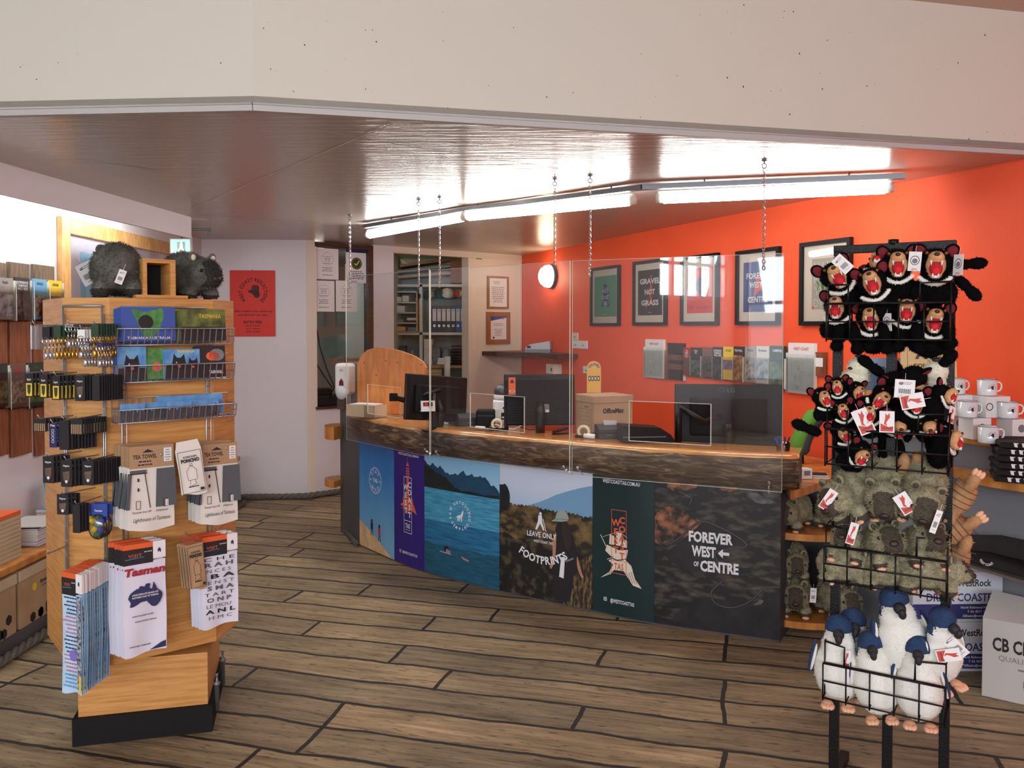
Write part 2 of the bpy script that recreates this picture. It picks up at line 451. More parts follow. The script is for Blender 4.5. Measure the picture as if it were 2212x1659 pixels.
    bp = n.new('ShaderNodeBump'); bp.inputs['Strength'].default_value = 0.6; bp.inputs['Distance'].default_value = 0.012
    l.new(sb.outputs[0], bp.inputs['Height']); l.new(bp.outputs[0], b.inputs['Normal'])
    return m
FLOORM = floor_mat()
mb = MB(); mb.box2((-5, -4, -0.1), (6.5, 12, 0), FLOORM); struct(mb, 'floor')
# plan points of the walls
B0 = V(-1.906, 7.70, 0); F0 = V(0.11, 9.36, 0)
WD = (F0 - B0).normalized(); WN = V(WD.y, -WD.x, 0)              # WN faces the room
WL = (F0 - B0).length
def wpx(px):
    """length along the back wall at photo column px"""
    r = (px - 1106) / F_PX
    return (r * B0.y - B0.x) / (WD.x - r * WD.y)
def wallbox(mb, a, b, s0, s1, z0, z1, t, m, off=0.0):
    """box along the line a->b between lengths s0, s1; t = thickness away from the room"""
    d = (b - a).normalized(); nn = V(d.y, -d.x, 0)
    p = [a + d * s0 + nn * off, a + d * s1 + nn * off, a + d * s1 + nn * (off - t), a + d * s0 + nn * (off - t)]
    return mb.prism([(q.x, q.y) for q in p], z0, z1, m)
OA = F0.copy(); OB = V(5.69, -3.5, 0); OD = (OB - OA).normalized(); ON = V(OD.y, -OD.x, 0)
if ON.x > 0: ON = -ON
def opx(px):
    r = (px - 1106) / F_PX
    return (r * OA.y - OA.x) / (OD.x - r * OD.y)
# orange wall
mb = MB(); q = [OA + OD * -0.02, OB, OB - ON * 0.15, OA - ON * 0.15 + OD * -0.02]
mb.prism([(p.x, p.y) for p in q], 0, HIGH + 0.1, WALLO)
struct(mb, 'wall_right', 'orange painted wall')
# back wall with window and office doorway
s1, s2, s3, s4 = wpx(681), wpx(806), wpx(851), wpx(1012)
mb = MB()
wallbox(mb, B0, F0, 0, s1, 0, CEIL, 0.12, WALLC)
wallbox(mb, B0, F0, s1, s2, 0, 0.82, 0.12, WALLW)
wallbox(mb, B0, F0, s2, s3, 0, CEIL, 0.12, WALLW)
wallbox(mb, B0, F0, s3, s4, 2.34, CEIL, 0.12, WALLC)
wallbox(mb, B0, F0, s4, WL, 0, CEIL, 0.12, WALLC)
struct(mb, 'wall_back', 'cream back wall with window and doorway')
mb = MB(); wallbox(mb, V(-2.97, 7.62, 0), B0 + V(0, 0.004, 0), 0, 1.075, 0, CEIL, 0.12, WALLW)
struct(mb, 'wall_back_left', 'lilac white wall carrying the red poster')
mb = MB(); mb.box2((-2.97, 3.30, 0), (-2.85, 7.74, CEIL), WALLW); struct(mb, 'wall_left')
mb = MB(); mb.box2((-4.2, 3.30, 0), (-2.97, 3.42, HIGH), WALLW); struct(mb, 'wall_left_return')
# front zone: left and rear walls with windows
mb = MB()
mb.box2((-4.32, -3.5, 0), (-4.2, 3.42, 2.0), WALLW); mb.box2((-4.32, -3.5, 2.85), (-4.2, 3.42, HIGH), WALLW)
mb.box2((-4.32, -1.7, 2.0), (-4.2, 3.42, 2.85), WALLW); mb.box2((-4.32, -3.5, 2.0), (-4.2, -3.3, 2.85), WALLW)
struct(mb, 'wall_front_left')
mb = MB()
mb.box2((-4.32, -3.62, 0), (5.9, -3.5, 0.75), WALLW); mb.box2((-4.32, -3.62, 2.7), (5.9, -3.5, HIGH), WALLW)
mb.box2((-4.32, -3.62, 0.75), (-4.0, -3.5, 2.7), WALLW); mb.box2((3.5, -3.62, 0.75), (5.9, -3.5, 2.7), WALLW)
struct(mb, 'wall_front')
FRW = M('window_frame_white', (220, 220, 216), 0.5)
for nm, a, b, ax in (('window_1', (-4.26, -3.3), (-4.26, -1.7), 'y'), ('window_2', (-4.0, -3.56), (3.5, -3.56), 'x')):
    mb = MB(); z0, z1 = (2.0, 2.85) if ax == 'y' else (0.75, 2.7)
    n = 5
    for i in range(n + 1):
        t = i / n; x = a[0] + (b[0] - a[0]) * t; y = a[1] + (b[1] - a[1]) * t
        mb.box((x, y, (z0 + z1) / 2), (0.06, 0.06, z1 - z0), FRW)
    for z in (z0 + 0.03, z0 + 0.62 * (z1 - z0), z1 - 0.03):
        mb.box(((a[0] + b[0]) / 2, (a[1] + b[1]) / 2, z), (0.05, b[1] - a[1], 0.05) if ax == 'y' else (b[0] - a[0], 0.05, 0.05), FRW)
    struct(mb, nm)
# trees outside the side window, seen only as reflections in the screens
for i, (x, y, h) in enumerate(((-3.4, -5.6, 2.5), (-0.6, -6.0, 2.3))):
    t = thing('garden_tree', 'dark leafy tree growing outside the rear window' + (' near its middle' if i else ' by the corner'), 'tree', (x, y, 0))
    bld(lambda m: m.tube([(0, 0, 0), (0.05, 0, 0.8), (0, 0.05, 1.5)], [0.09, 0.07, 0.05], DARKW, 8), 'trunk', t)
    def crown(m):
        r = random.Random(i)
        for k in range(40):
            a = r.uniform(0, 6.28); q = r.uniform(0.1, 0.8)
            m.ell((q * math.cos(a), q * math.sin(a), h * 0.5 + r.uniform(-0.3, 0.9)), r.uniform(0.12, 0.28), DKGREEN, nu=7, nv=5)
    bld(crown, 'foliage', t)
# bulkhead
BH = [V(-4.2, 3.33, 0), V(-0.955, 3.08, 0), V(2.50, 3.897, 0)]
def bh_pt(px):
    r = (px - 1106) / F_PX
    a, b = (BH[0], BH[1]) if px < 551 else (BH[1], BH[2])
    d = b - a; t = (r * a.y - a.x) / (d.x - r * d.y)
    return a + d * t
mb = MB()
q = [BH[0], BH[1], BH[2], BH[2] + V(-0.02, 0.1, 0), BH[1] + V(0, 0.1, 0), BH[0] + V(0, 0.1, 0)]
mb.prism([(p.x, p.y) for p in q], CEIL + 0.006, HIGH, WALLB)
rr = random.Random(11)
for i in range(110):
    a, b = (BH[0], BH[1]) if rr.random() < 0.3 else (BH[1], BH[2])
    d = (b - a); t = rr.random(); nn = V(d.y, -d.x, 0).normalized()
    p = a + d * t; z = rr.uniform(2.44, 3.0); r = rr.choice([0.0012, 0.0016, 0.002, 0.0032])
    Fp = Frame(p + V(0, 0, z) + nn * 0.0008, d.normalized(), (0, 0, 1), nn)
    mb.disc(Fp, 0, 0, r, SPECK, 0, 6, sy=rr.uniform(0.5, 1.6))
struct(mb, 'wall_bulkhead', 'white bulkhead above the counter area')
TRIMG = M('trim_grey', (176, 174, 172), 0.5)
mb = MB()
for a, b in ((BH[0], BH[1]), (BH[1], BH[2])):
    d = (b - a).normalized(); nn = V(d.y, -d.x, 0)
    mb.prism([(p.x, p.y) for p in (a + nn * 0.010, b + nn * 0.010, b - nn * 0.02, a - nn * 0.02)], CEIL - 0.006, CEIL + 0.020, TRIMG)
    mb.tube([a + nn * 0.012 + V(0, 0, CEIL + 0.020), b + nn * 0.012 + V(0, 0, CEIL + 0.020)], 0.005, TRIMG, 8)
struct(mb, 'trim_1')
# ceilings
mb = MB()
mb.prism([(p.x, p.y) for p in (BH[0], BH[1], BH[2], V(2.9, 3.9, 0), V(0.6, 9.6, 0), V(0.6, 12, 0), V(-4.2, 12, 0))], CEIL, CEIL + 0.05, CEILM)
# joints between ceiling sheets
JW = M('joint_line_pale', (214, 206, 196), 0.6); JD = M('joint_line_dark', (112, 102, 94), 0.6)
def cl(px, py): p = at(px, py, 1.0); k = (CEIL - 1.6) / (p.z - 1.6); return V(p.x * k, k, CEIL)
CF = Frame((0, 0, CEIL - 0.0012), (1, 0, 0), (0, 1, 0), (0, 0, -1))
for (a, b, t, m) in (((853, 264), (418, 447), 0.012, JW), ((772, 298), (1340, 385), 0.006, JD), ((720, 408), (1010, 443), 0.006, JD),
                     ((150, 340), (400, 375), 0.005, JD), ((400, 460), (790, 492), 0.004, JW), ((960, 497), (1200, 522), 0.004, JW), ((620, 270), (780, 296), 0.004, JW)):
    p, q2 = cl(*a), cl(*b); mb.line(CF, [(p.x, p.y), (q2.x, q2.y)], t, m)
struct(mb, 'ceiling')
mb = MB(); mb.box2((-4.3, -3.6, HIGH), (6.0, 4.6, HIGH + 0.08), HIGHC); struct(mb, 'ceiling_high')
# pelmet along the left wall with a lit tube behind it
PA, PB = V(-2.545, 3.34, 0), V(-2.352, 6.10, 0)
mb = MB(); wallbox(mb, PA, PB, 0, (PB - PA).length, 2.245, CEIL, 0.02, WALLW)
struct(mb, 'trim_2', 'pelmet board hiding a tube light')
TUBE = emis('lit_tube', TUBE_COL, TUBE_E); PTUBE = emis('lit_pelmet_tube', (0.96, 1.0, 1.0, 1), PELMET_E)
for i, y in enumerate((3.55, 4.85)):
    t = thing('fluorescent_batten', ('fluorescent tube behind the left wall pelmet, nearer one', 'fluorescent tube behind the left wall pelmet, farther one')[i], 'light', (-2.62 + 0.09 * i, y, 2.385))
    bld(lambda m: m.box2((-0.03, 0, -0.03), (0.03, 1.22, 0.012), WHITE), 'batten_body', t)
    bld(lambda m: m.tube([(0, 0.02, -0.05), (0, 1.2, -0.05)], 0.013, PTUBE, 10), 'tube', t)
# back rooms
PZ = M('office_wall_green_grey', (190, 198, 190), 0.8)
mb = MB(); mb.box2((-3.2, 11.2, 0), (0.6, 11.3, CEIL), PZ); struct(mb, 'wall_office_rear')
mb = MB(); mb.box2((-3.3, 7.74, 0), (-3.2, 11.3, CEIL), PZ); struct(mb, 'wall_office_left')
mb = MB(); mb.box2((0.5, 9.4, 0), (0.6, 11.3, CEIL), PZ); struct(mb, 'wall_office_right')
pp = B0 + WD * (wpx(829)) - WN * 0.12
mb = MB(); mb.box2((pp.x - 0.03, pp.y, 0), (pp.x + 0.03, 11.2, CEIL), PZ); struct(mb, 'wall_office_partition')
# window in the back wall
mb = MB()
wallbox(mb, B0, F0, s1, s2, 2.345, 2.39, 0.10, DARKW, 0.01)
wallbox(mb, B0, F0, s2 - 0.05, s2, 0.82, 2.345, 0.10, DARKW, 0.01)
wallbox(mb, B0, F0, s1, s2, 0.82, 0.845, 0.14, DARKW, 0.02)
wallbox(mb, B0, F0, s1, s1 + 0.018, 0.845, 2.345, 0.10, WALLC, 0.0)
w1 = struct(mb, 'window_3', 'dark framed internal window with notices')
mb = MB(); wallbox(mb, B0, F0, s1 + 0.018, s2 - 0.05, 0.845, 2.345, 0.005, clear('window_glass', (0.95, 0.97, 0.96, 1), 0.04), -0.05)
g = mb.build('pane', w1)
# door frame strip of the office opening
mb = MB(); wallbox(mb, B0, F0, s3 - 0.01, WL, 2.335, 2.352, 0.012, WALLC, 0.012); wallbox(mb, B0, F0, WL - 0.03, WL - 0.012, 0, 2.35, 0.012, WALLC, 0.012)
struct(mb, 'trim_3')
# rope skirting
def rope(pts, r, name, label):
    mb = MB(); P = [Vector(p) for p in pts]; L = 0; out = []
    for a, b in zip(P[:-1], P[1:]):
        n = max(2, int((b - a).length / 0.012))
        for i in range(n): out.append(a.lerp(b, i / n))
    out.append(P[-1])
    for s in range(3):
        h = []
        for i, p in enumerate(out):
            t = (out[min(i + 1, len(out) - 1)] - out[max(i - 1, 0)]).normalized(); nn = V(t.y, -t.x, 0)
            a = i * 0.42 + s * 2.094
            h.append(p + nn * math.cos(a) * r * 0.5 + V(0, 0, math.sin(a) * r * 0.5))
        mb.tube(h, r * 0.62, ROPE, 5)
    o = mb.build(name); o['kind'] = 'structure'; o['label'] = label; return o
rope([(-2.80, 7.56, 0.03), (-1.92, 7.63, 0.03), tuple(B0 + WD * 0.45 + WN * 0.05 + V(0, 0, 0.03))], 0.026, 'trim_4', 'thick rope laid along the foot of the back wall')
# ================================================================== COUNTER
KN = [(-1.11, 6.0), (-0.80, 5.60), (-0.567, 5.34), (-0.0746, 4.95), (0.45, 4.60), (0.762, 4.40), (1.354, 4.15)]
def _cr(p0, p1, p2, p3, t):
    return 0.5 * ((2 * p1) + (-p0 + p2) * t + (2 * p0 - 5 * p1 + 4 * p2 - p3) * t * t + (-p0 + 3 * p1 - 3 * p2 + p3) * t ** 3)
_K = [Vector((a, b)) for a, b in KN]
_E = [_K[0] * 2 - _K[1]] + _K + [_K[-1] * 2 - _K[-2]]
_S = []; _U = []; KU = [0.0]
u = 0; prev = None
for i in range(len(_K) - 1):
    for j in range(24):
        p = _cr(_E[i], _E[i + 1], _E[i + 2], _E[i + 3], j / 24)
        if prev is not None: u += (p - prev).length
        _S.append(p); _U.append(u); prev = p
        if j == 0 and i > 0: KU.append(u)
u += (_K[-1] - prev).length; _S.append(_K[-1]); _U.append(u); KU.append(u); CL = u
def cpt(u):
    """point and outward normal on the counter front at length u (runs on past both ends)"""
    if u <= 0: i = 0
    elif u >= CL: i = len(_U) - 2
    else:
        i = 0
        while i < len(_U) - 2 and _U[i + 1] < u: i += 1
    t = (u - _U[i]) / max(1e-6, _U[i + 1] - _U[i])
    p = _S[i].lerp(_S[i + 1], t) if 0 <= t <= 1 else _S[i] + (_S[i + 1] - _S[i]) * t
    i0, i1 = max(0, i - 2), min(len(_S) - 1, i + 3)
    d = (_S[i1] - _S[i0]).normalized()
    return p, Vector((d.y, -d.x))
class CFr:
    def __init__(s, u0=0.0): s.u0 = u0
    def __call__(s, u, v, w=0.0):
        p, n = cpt(u + s.u0); return V(p.x + n.x * w, p.y + n.y * w, v)
CT = CFr()
counter = thing('reception_counter', 'curved reception counter with printed picture panels and a thick timber slab top', 'counter', (0, 0, 0))
# carcass
mb = MB(); q1 = []; q2 = []
N = 48
for i in range(N + 1):
    u = CL * i / N; p, n = cpt(u); q1.append((p.x - n.x * 0.008, p.y - n.y * 0.008)); q2.append((p.x - n.x * 0.06, p.y - n.y * 0.06))
for a, b, c, d in zip(q1[:-1], q1[1:], q2[1:], q2[:-1]): mb.prism([a, b, c, d], 0.0, 0.80, DGREYP)
EL = V(-1.335, 6.42, 0)
p0, n0 = cpt(0)
mb.prism([(p0.x + 0.0, p0.y + 0.0), (p0.x + 0.05, p0.y + 0.05), (EL.x + 0.05, EL.y + 0.03), (EL.x, EL.y)], 0.0, 0.965, DGREYP)
mb.build('carcass', counter)
# right end niche panel
p1, n1 = cpt(CL)
NR = [V(p1.x, p1.y, 0), V(1.62, 4.62, 0), V(2.05, 4.66, 0)]
mb = MB()
for a, b in zip(NR[:-1], NR[1:]): wallbox(mb, a, b, 0, (b - a).length, 0, 0.76, 0.04, M('niche_dark_paint', (58, 60, 66), 0.6))
mb.build('end_panel', counter)
# printed panels -----------------------------------------------------------
SKY1 = grad_mat('print_sky_blue', [(0.0, (120, 176, 214)), (0.35, (88, 152, 204)), (0.7, (44, 116, 184)), (1.0, (28, 96, 166))], z0=0.05, z1=0.82, noise=0.25, nscale=3, stretch=(3, 3, 0.7))
SAND = M('print_sand', (222, 190, 146), 0.5, rgb2=(196, 160, 116), scale=12)
PURP = M('print_purple', (46, 30, 120), 0.45)
PWHITE = M('print_white', (228, 230, 236), 0.5); PCREAM = M('print_cream', (226, 216, 196), 0.5)
PORANGE = M('print_coral', (214, 96, 70), 0.5); PTEAL = M('print_dark_green', (20, 46, 48), 0.42)
LAKE = M('print_lake', (42, 122, 166), 0.4, rgb2=(24, 88, 128), scale=4, stretch=(2, 2, 22), detail=7)
LAKE2 = M('print_lake_pale', (84, 166, 200), 0.4, rgb2=(40, 122, 164), scale=5, stretch=(2, 2, 26), detail=7)
LAKE3 = M('print_lake_deep', (22, 74, 96), 0.4, rgb2=(34, 96, 124), scale=5, stretch=(2, 2, 18), detail=7)
LSKY = grad_mat('print_lake_sky', [(0, (160, 206, 232)), (1, (120, 178, 220))], z0=0.55, z1=0.82)
MTN = M('print_mountain', (22, 74, 104), 0.45, rgb2=(16, 60, 88), scale=8); MTD = M('print_hill_dark', (18, 24, 30), 0.5, rgb2=(26, 36, 38), scale=20)
HSKY = grad_mat('print_haze_sky', [(0, (140, 186, 220)), (0.5, (190, 204, 226)), (1, (206, 212, 232))], z0=0.45, z1=0.82)
HMT = M('print_haze_mountain', (112, 156, 192), 0.5)
SCRUB = M('print_scrub', (34, 32, 24), 0.6, rgb2=(122, 98, 60), scale=14, detail=14, mixlo=0.42, mixhi=0.66, stretch=(1, 1, 1.6))
SCRUBD = M('print_scrub_dark', (20, 19, 17), 0.6, rgb2=(88, 78, 58), scale=20, detail=14, mixlo=0.5, mixhi=0.74)
GRASSD = M('print_dry_grass', (36, 32, 24), 0.6, rgb2=(136, 110, 68), scale=26, stretch=(3, 3, 1), detail=14, mixlo=0.45, mixhi=0.7)
AER = M('print_aerial', (22, 22, 26), 0.42, rgb2=(98, 92, 80), scale=11, detail=12, mixlo=0.47, mixhi=0.78, stretch=(1, 1, 2.6), rot=(0, .4, 0))
AERD = M('print_aerial_dark', (17, 18, 24), 0.42, rgb2=(38, 37, 42), scale=12, detail=10)
AERO = M('print_aerial_rust', (30, 26, 24), 0.42, rgb2=(164, 108, 74), scale=18, detail=12, mixlo=.42, mixhi=.66)
AERG = M('print_aerial_grey', (26, 26, 30), 0.42, rgb2=(112, 114, 118), scale=12, detail=12)
SKIN = M('print_skin', (176, 128, 100), 0.6); HAT = M('print_hat', (150, 160, 150), 0.6); HATD = M('print_hat_shade', (104, 118, 112), 0.6)
TOPZ, BOTZ = 0.812, 0.012
def panel(name, i, base, label):
    """one printed board between two seams of the curve"""
    mb = MB(); a, b = KU[i] + 0.0006, KU[i + 1] - 0.0006; n = 10
    base(mb, a, b, n)
    bk = MB()
    for k in range(n):
        x0, x1 = a + (b - a) * k / n, a + (b - a) * (k + 1) / n
        mb.add([CT(x0, BOTZ, 0), CT(x1, BOTZ, 0), CT(x1, TOPZ, 0), CT(x0, TOPZ, 0), CT(x0, BOTZ, -0.006), CT(x1, BOTZ, -0.006), CT(x1, TOPZ, -0.006), CT(x0, TOPZ, -0.006)],
               [(7, 6, 5, 4), (0, 4, 5, 1), (3, 2, 6, 7)], INK)
    return tag(mb.build('printed_panel', counter), label)
def cgrid(mb, a, b, v0, v1, m, w=0.0, n=10):
    for k in range(n):
        mb.quad(CT, a + (b - a) * k / n, v0, a + (b - a) * (k + 1) / n, v1, m, w)
def cpoly(mb, a, b, lo, hi, m, w, n=16):
    """area between two height functions of s in 0..1 along a..b"""
    for k in range(n):
        s0, s1 = k / n, (k + 1) / n; x0, x1 = a + (b - a) * s0, a + (b - a) * s1
        l0, l1, h0, h1 = lo(s0), lo(s1), hi(s0), hi(s1)
        if h0 <= l0 and h1 <= l1: continue
        mb.add([CT(x0, l0, w), CT(x1, l1, w), CT(x1, max(h1, l1), w), CT(x0, max(h0, l0), w)], [(0, 1, 2, 3)], m)
def jag(seed, amp, f=9):
    r = random.Random(seed); ph = [r.uniform(0, 6) for _ in range(5)]
    return lambda s: amp * (math.sin(s * f + ph[0]) * 0.5 + math.sin(s * f * 2.3 + ph[1]) * 0.3 + math.sin(s * f * 5.1 + ph[2]) * 0.2)
def p_beach(mb, a, b, n):
    cgrid(mb, a, b, BOTZ, TOPZ, SKY1, 0, n)
    cpoly(mb, a, b, lambda s: BOTZ, lambda s: 0.20 - 0.16 * s - 0.04 * s * s, SAND, 0.0008)
    c = (a + b) / 2 - 0.01
    mb.ring(CT, c, 0.515, 0.088, 0.005, PWHITE, 0.001, sy=1.06)
    mb.arc_text(CT, 'STAY', c, 0.515, 0.052, 0.027, PWHITE, 150, 30, 0.0012, sx=0.9)
    mb.arc_text(CT, 'WILD', c, 0.515, 0.052, 0.027, PWHITE, 210, 330, 0.0012, inward=True, sx=0.9)
    mb.text(CT, 'TAS', c, 0.503, 0.026, PWHITE, 0.0012, bold=0.03)
    mb.text(CT, 'WEST', c - 0.062, 0.510, 0.009, PWHITE, 0.0012); mb.text(CT, 'COAST', c + 0.062, 0.510, 0.009, PWHITE, 0.0012)
    for (x, v, col) in ((0.19, 0.145, INK), (0.30, 0.125, REDP)):
        mb.disc(CT, a + x, v + 0.075, 0.014, INK, 0.0014, 10)
        mb.quad(CT, a + x - 0.018, v + 0.015, a + x + 0.016, v + 0.062, col, 0.0012)
        mb.line(CT, [(a + x - 0.006, v + 0.015), (a + x - 0.014, v - 0.028)], 0.009, NAVY, 0.0012)
        mb.line(CT, [(a + x + 0.006, v + 0.015), (a + x + 0.014, v - 0.030)], 0.009, NAVY, 0.0012)
def w_seal(mb, c, v, k, light):
    pass
def p_purple(mb, a, b, n):
    cgrid(mb, a, b, BOTZ, TOPZ, PURP, 0, n); c = (a + b) / 2
    mb.text(CT, 'WESTCOASTTAS.COM.AU', c, 0.742, 0.016, PWHITE, 0.001, width=0.24)
    mb.text(CT, '@WESTCOASTTAS', c + 0.018, 0.085, 0.017, PWHITE, 0.001, width=0.17)
    mb.rect(CT, c - 0.105, 0.083, c - 0.087, 0.101, 0.003, PWHITE, 0.001); mb.ring(CT, c - 0.096, 0.092, 0.005, 0.002, PWHITE, 0.001, 10)
    mb.rect(CT, c - 0.045, 0.23, c + 0.045, 0.60, 0.0035, PWHITE, 0.0018)
    mb.line(CT, [(c - 0.045, 0.31), (c + 0.045, 0.31)], 0.0035, PWHITE, 0.0018)
    mb.text(CT, 'TAS', c, 0.262, 0.030, PWHITE, 0.0018, width=0.055); mb.quad(CT, c - 0.028, 0.248, c + 0.028, 0.251, PWHITE, 0.0018)
    # lighthouse on rocks
    mb.poly(CT, [(c - 0.022, 0.36), (c - 0.012, 0.60), (c + 0.012, 0.60), (c + 0.022, 0.36)], PORANGE, 0.0012)
    for k in range(4): mb.quad(CT, c - 0.020, 0.605 + k * 0.017, c + 0.020, 0.611 + k * 0.017, PORANGE, 0.0012)
    mb.quad(CT, c - 0.014, 0.60, c - 0.008, 0.67, PORANGE, 0.0012); mb.quad(CT, c + 0.008, 0.60, c + 0.014, 0.67, PORANGE, 0.0012)
    mb.poly(CT, [(c - 0.017, 0.675), (c, 0.71), (c + 0.017, 0.675)], PORANGE, 0.0012); mb.line(CT, [(c, 0.70), (c, 0.735)], 0.003, PORANGE, 0.0012)
    mb.poly(CT, [(c - 0.095, 0.405), (c - 0.06, 0.425), (c - 0.05, 0.47), (c - 0.02, 0.45), (c + 0.01, 0.40), (c - 0.02, 0.395)], PORANGE, 0.001)
    mb.poly(CT, [(c + 0.10, 0.365), (c + 0.05, 0.385), (c + 0.01, 0.38), (c + 0.02, 0.45), (c + 0.045, 0.475), (c + 0.065, 0.43)], PORANGE, 0.001)
    mb.line(CT, [(c - 0.08, 0.39), (c + 0.0, 0.375), (c + 0.04, 0.365)], 0.004, PORANGE, 0.001)
    for k, ch in enumerate('WEST'): mb.text(CT, ch, c - 0.022, 0.515 - k * 0.052, 0.036, PWHITE, 0.002, bold=0.03)
    for k, ch in enumerate('COAST'): mb.text(CT, ch, c + 0.022, 0.535 - k * 0.050, 0.036, PWHITE, 0.002, bold=0.03)
def p_lake(mb, a, b, n):
    j1, j2, j3 = jag(3, 0.03), jag(5, 0.018, 14), jag(8, 0.01, 20)
    cgrid(mb, a, b, 0.5, TOPZ, LSKY, 0, n)
    cpoly(mb, a, b, lambda s: 0.5, lambda s: 0.715 - 0.06 * s + j1(s) - 0.10 * max(0, s - 0.75) + .006 * math.sin(s * 61) + .004 * math.sin(s * 117), MTN, 0.0005, 60)
    cpoly(mb, a, b, lambda s: 0.5, lambda s: 0.72 - 0.28 * s + j2(s) * 0.8 + .005 * math.sin(s * 140) + .004 * math.sin(s * 231), MTD, 0.0008, 90)
    cpoly(mb, a, b, lambda s: 0.5, lambda s: 0.575 + j3(s), MTD, 0.0009)
    cpoly(mb, a, b, lambda s: 0.34, lambda s: 0.565 - 0.005 * s, LAKE2, 0.0011)
    cpoly(mb, a, b, lambda s: 0.19, lambda s: 0.36, LAKE, 0.0012); cpoly(mb, a, b, lambda s: BOTZ, lambda s: 0.21 + j3(s), LAKE3, 0.0013)
    c = (a + b) / 2 - 0.0; v = 0.42
    mb.arc_text(CT, 'RAW UNTOUCHED UNTAMED', c, v, 0.072, 0.020, PWHITE, 205, -150, 0.0016, sx=0.8)
    mb.poly(CT, [(c - 0.034, v - 0.018), (c - 0.018, v - 0.002), (c + 0.008, v + 0.006), (c + 0.026, v + 0.038), (c + 0.031, v + 0.028), (c + 0.024, v + 0.0), (c + 0.018, v - 0.012),
                 (c + 0.019, v - 0.036), (c + 0.012, v - 0.036), (c + 0.008, v - 0.014), (c + 0.002, v - 0.014), (c, v - 0.036), (c - 0.007, v - 0.036), (c - 0.007, v - 0.016), (c - 0.014, v - 0.036), (c - 0.021, v - 0.034), (c - 0.016, v - 0.012)], PWHITE, 0.0016)
    # swimmer
    x = a + 0.20; z = 0.175
    mb.disc(CT, x, z + 0.016, 0.020, INK, 0.0015, 12); mb.poly(CT, [(x + 0.0, z + 0.02), (x + 0.034, z + 0.006), (x + 0.03, z - 0.008), (x - 0.006, z - 0.004)], SKIN, 0.0017)
    mb.line(CT, [(x - 0.06, z - 0.006), (x + 0.04, z - 0.012)], 0.003, PWHITE, 0.0017)
    mb.poly(CT, [(x + 0.12, z - 0.006), (x + 0.19, z - 0.024), (x + 0.185, z - 0.034), (x + 0.14, z - 0.026)], SKIN, 0.0016)
def p_hiker(mb, a, b, n):
    j = jag(21, 0.012, 18); L = b - a
    cgrid(mb, a, b, 0.5, TOPZ, HSKY, 0, n)
    cpoly(mb, a, b, lambda s: 0.5, lambda s: 0.56 + 0.12 * s - 0.05 * math.sin(s * 4 + 0.6) * (1 if s < .6 else .6), HMT, 0.0005)
    cpoly(mb, a, b, lambda s: BOTZ, lambda s: 0.555 - 0.02 * s + j(s) * 0.8 + .004 * math.sin(s * 150) + .004 * math.sin(s * 233), SCRUB, 0.0008, 90)
    cpoly(mb, a, b, lambda s: BOTZ, lambda s: 0.36 - 0.04 * s + 2 * j(s), SCRUBD, 0.001)
    mb.poly(CT, [(a, 0.50), (a, 0.652)] + sm([(a + 0.03, 0.655), (a + 0.066, 0.63), (a + 0.076, 0.56), (a + 0.05, 0.5)], 4, .001)[:13] + [(a + 0.05, 0.5)], MTD, 0.0011)
    mb.poly(CT, [(a + 0.70 * L, BOTZ), (a + L, BOTZ), (a + L, 0.33), (a + 0.88 * L, 0.28)], GRASSD, 0.0011)
    c = a + 0.69 * L
    mb.poly(CT, sm([(c - 0.048, 0.40), (c - 0.03, 0.47), (c + 0.035, 0.485), (c + 0.07, 0.41), (c + 0.10, 0.32), (c + 0.12, 0.22), (c + 0.125, 0.16), (c + 0.085, 0.22), (c + 0.07, 0.12), (c + 0.04, 0.03), (c - 0.05, 0.04), (c - 0.055, 0.14), (c - 0.06, 0.22), (c - 0.05, 0.30)], 4, .002), INK, 0.0013)
    mb.poly(CT, sm([(c + 0.005, 0.49), (c + 0.05, 0.47), (c + 0.062, 0.40), (c + 0.045, 0.33), (c + 0.02, 0.35), (c + 0.0, 0.43)], 4, .002), M('print_hair', (44, 34, 28), .6), 0.0016)
    mb.poly(CT, sm([(c + 0.10, 0.30), (c + 0.128, 0.215), (c + 0.14, 0.19), (c + 0.125, 0.185), (c + 0.10, 0.24)], 4), SKIN, 0.0016)
    mb.poly(CT, sm([(c - 0.04, 0.42), (c - 0.06, 0.37), (c - 0.062, 0.28), (c - 0.08, 0.215), (c - 0.068, 0.205), (c - 0.045, 0.26), (c - 0.038, 0.36)], 3), SKIN, 0.0014)
    mb.poly(CT, [(c - 0.005, 0.28), (c + 0.02, 0.285), (c + 0.012, 0.16), (c - 0.018, 0.165)], PWHITE, 0.0014)
    mb.line(CT, [(c - 0.02, 0.275), (c + 0.03, 0.262), (c + 0.075, 0.285)], 0.010, GREYINK, 0.0014)
    mb.poly(CT, sm([(c - 0.068, 0.480), (c - 0.045, 0.498), (c - 0.03, 0.535), (c + 0.0, 0.553), (c + 0.032, 0.538), (c + 0.042, 0.50), (c + 0.0, 0.485), (c - 0.03, 0.482)], 4), HAT, 0.0018)
    mb.line(CT, [(c - 0.05, 0.492), (c, 0.50), (c + 0.04, 0.502)], 0.004, HATD, 0.0021)
    v = 0.345; k = a + 0.46 * L
    mb.text(CT, 'LEAVE ONLY', k + 0.01, v + 0.03, 0.030, PWHITE, 0.002, width=0.20)
    mb.text(CT, 'WEST COAST TAS', k + 0.02, v - 0.002, 0.014, PWHITE, 0.002, width=0.13)
    mb.arc_text(CT, 'FOOTPRINTS', k + 0.01, v + 0.165, 0.245, 0.044, PWHITE, 236, 308, 0.002, inward=True, sx=0.85, bold=0.03)
    wx, wv = k + 0.0, v + 0.07
    mb.disc(CT, wx + 0.002, wv + 0.098, 0.009, PWHITE, 0.002, 10)
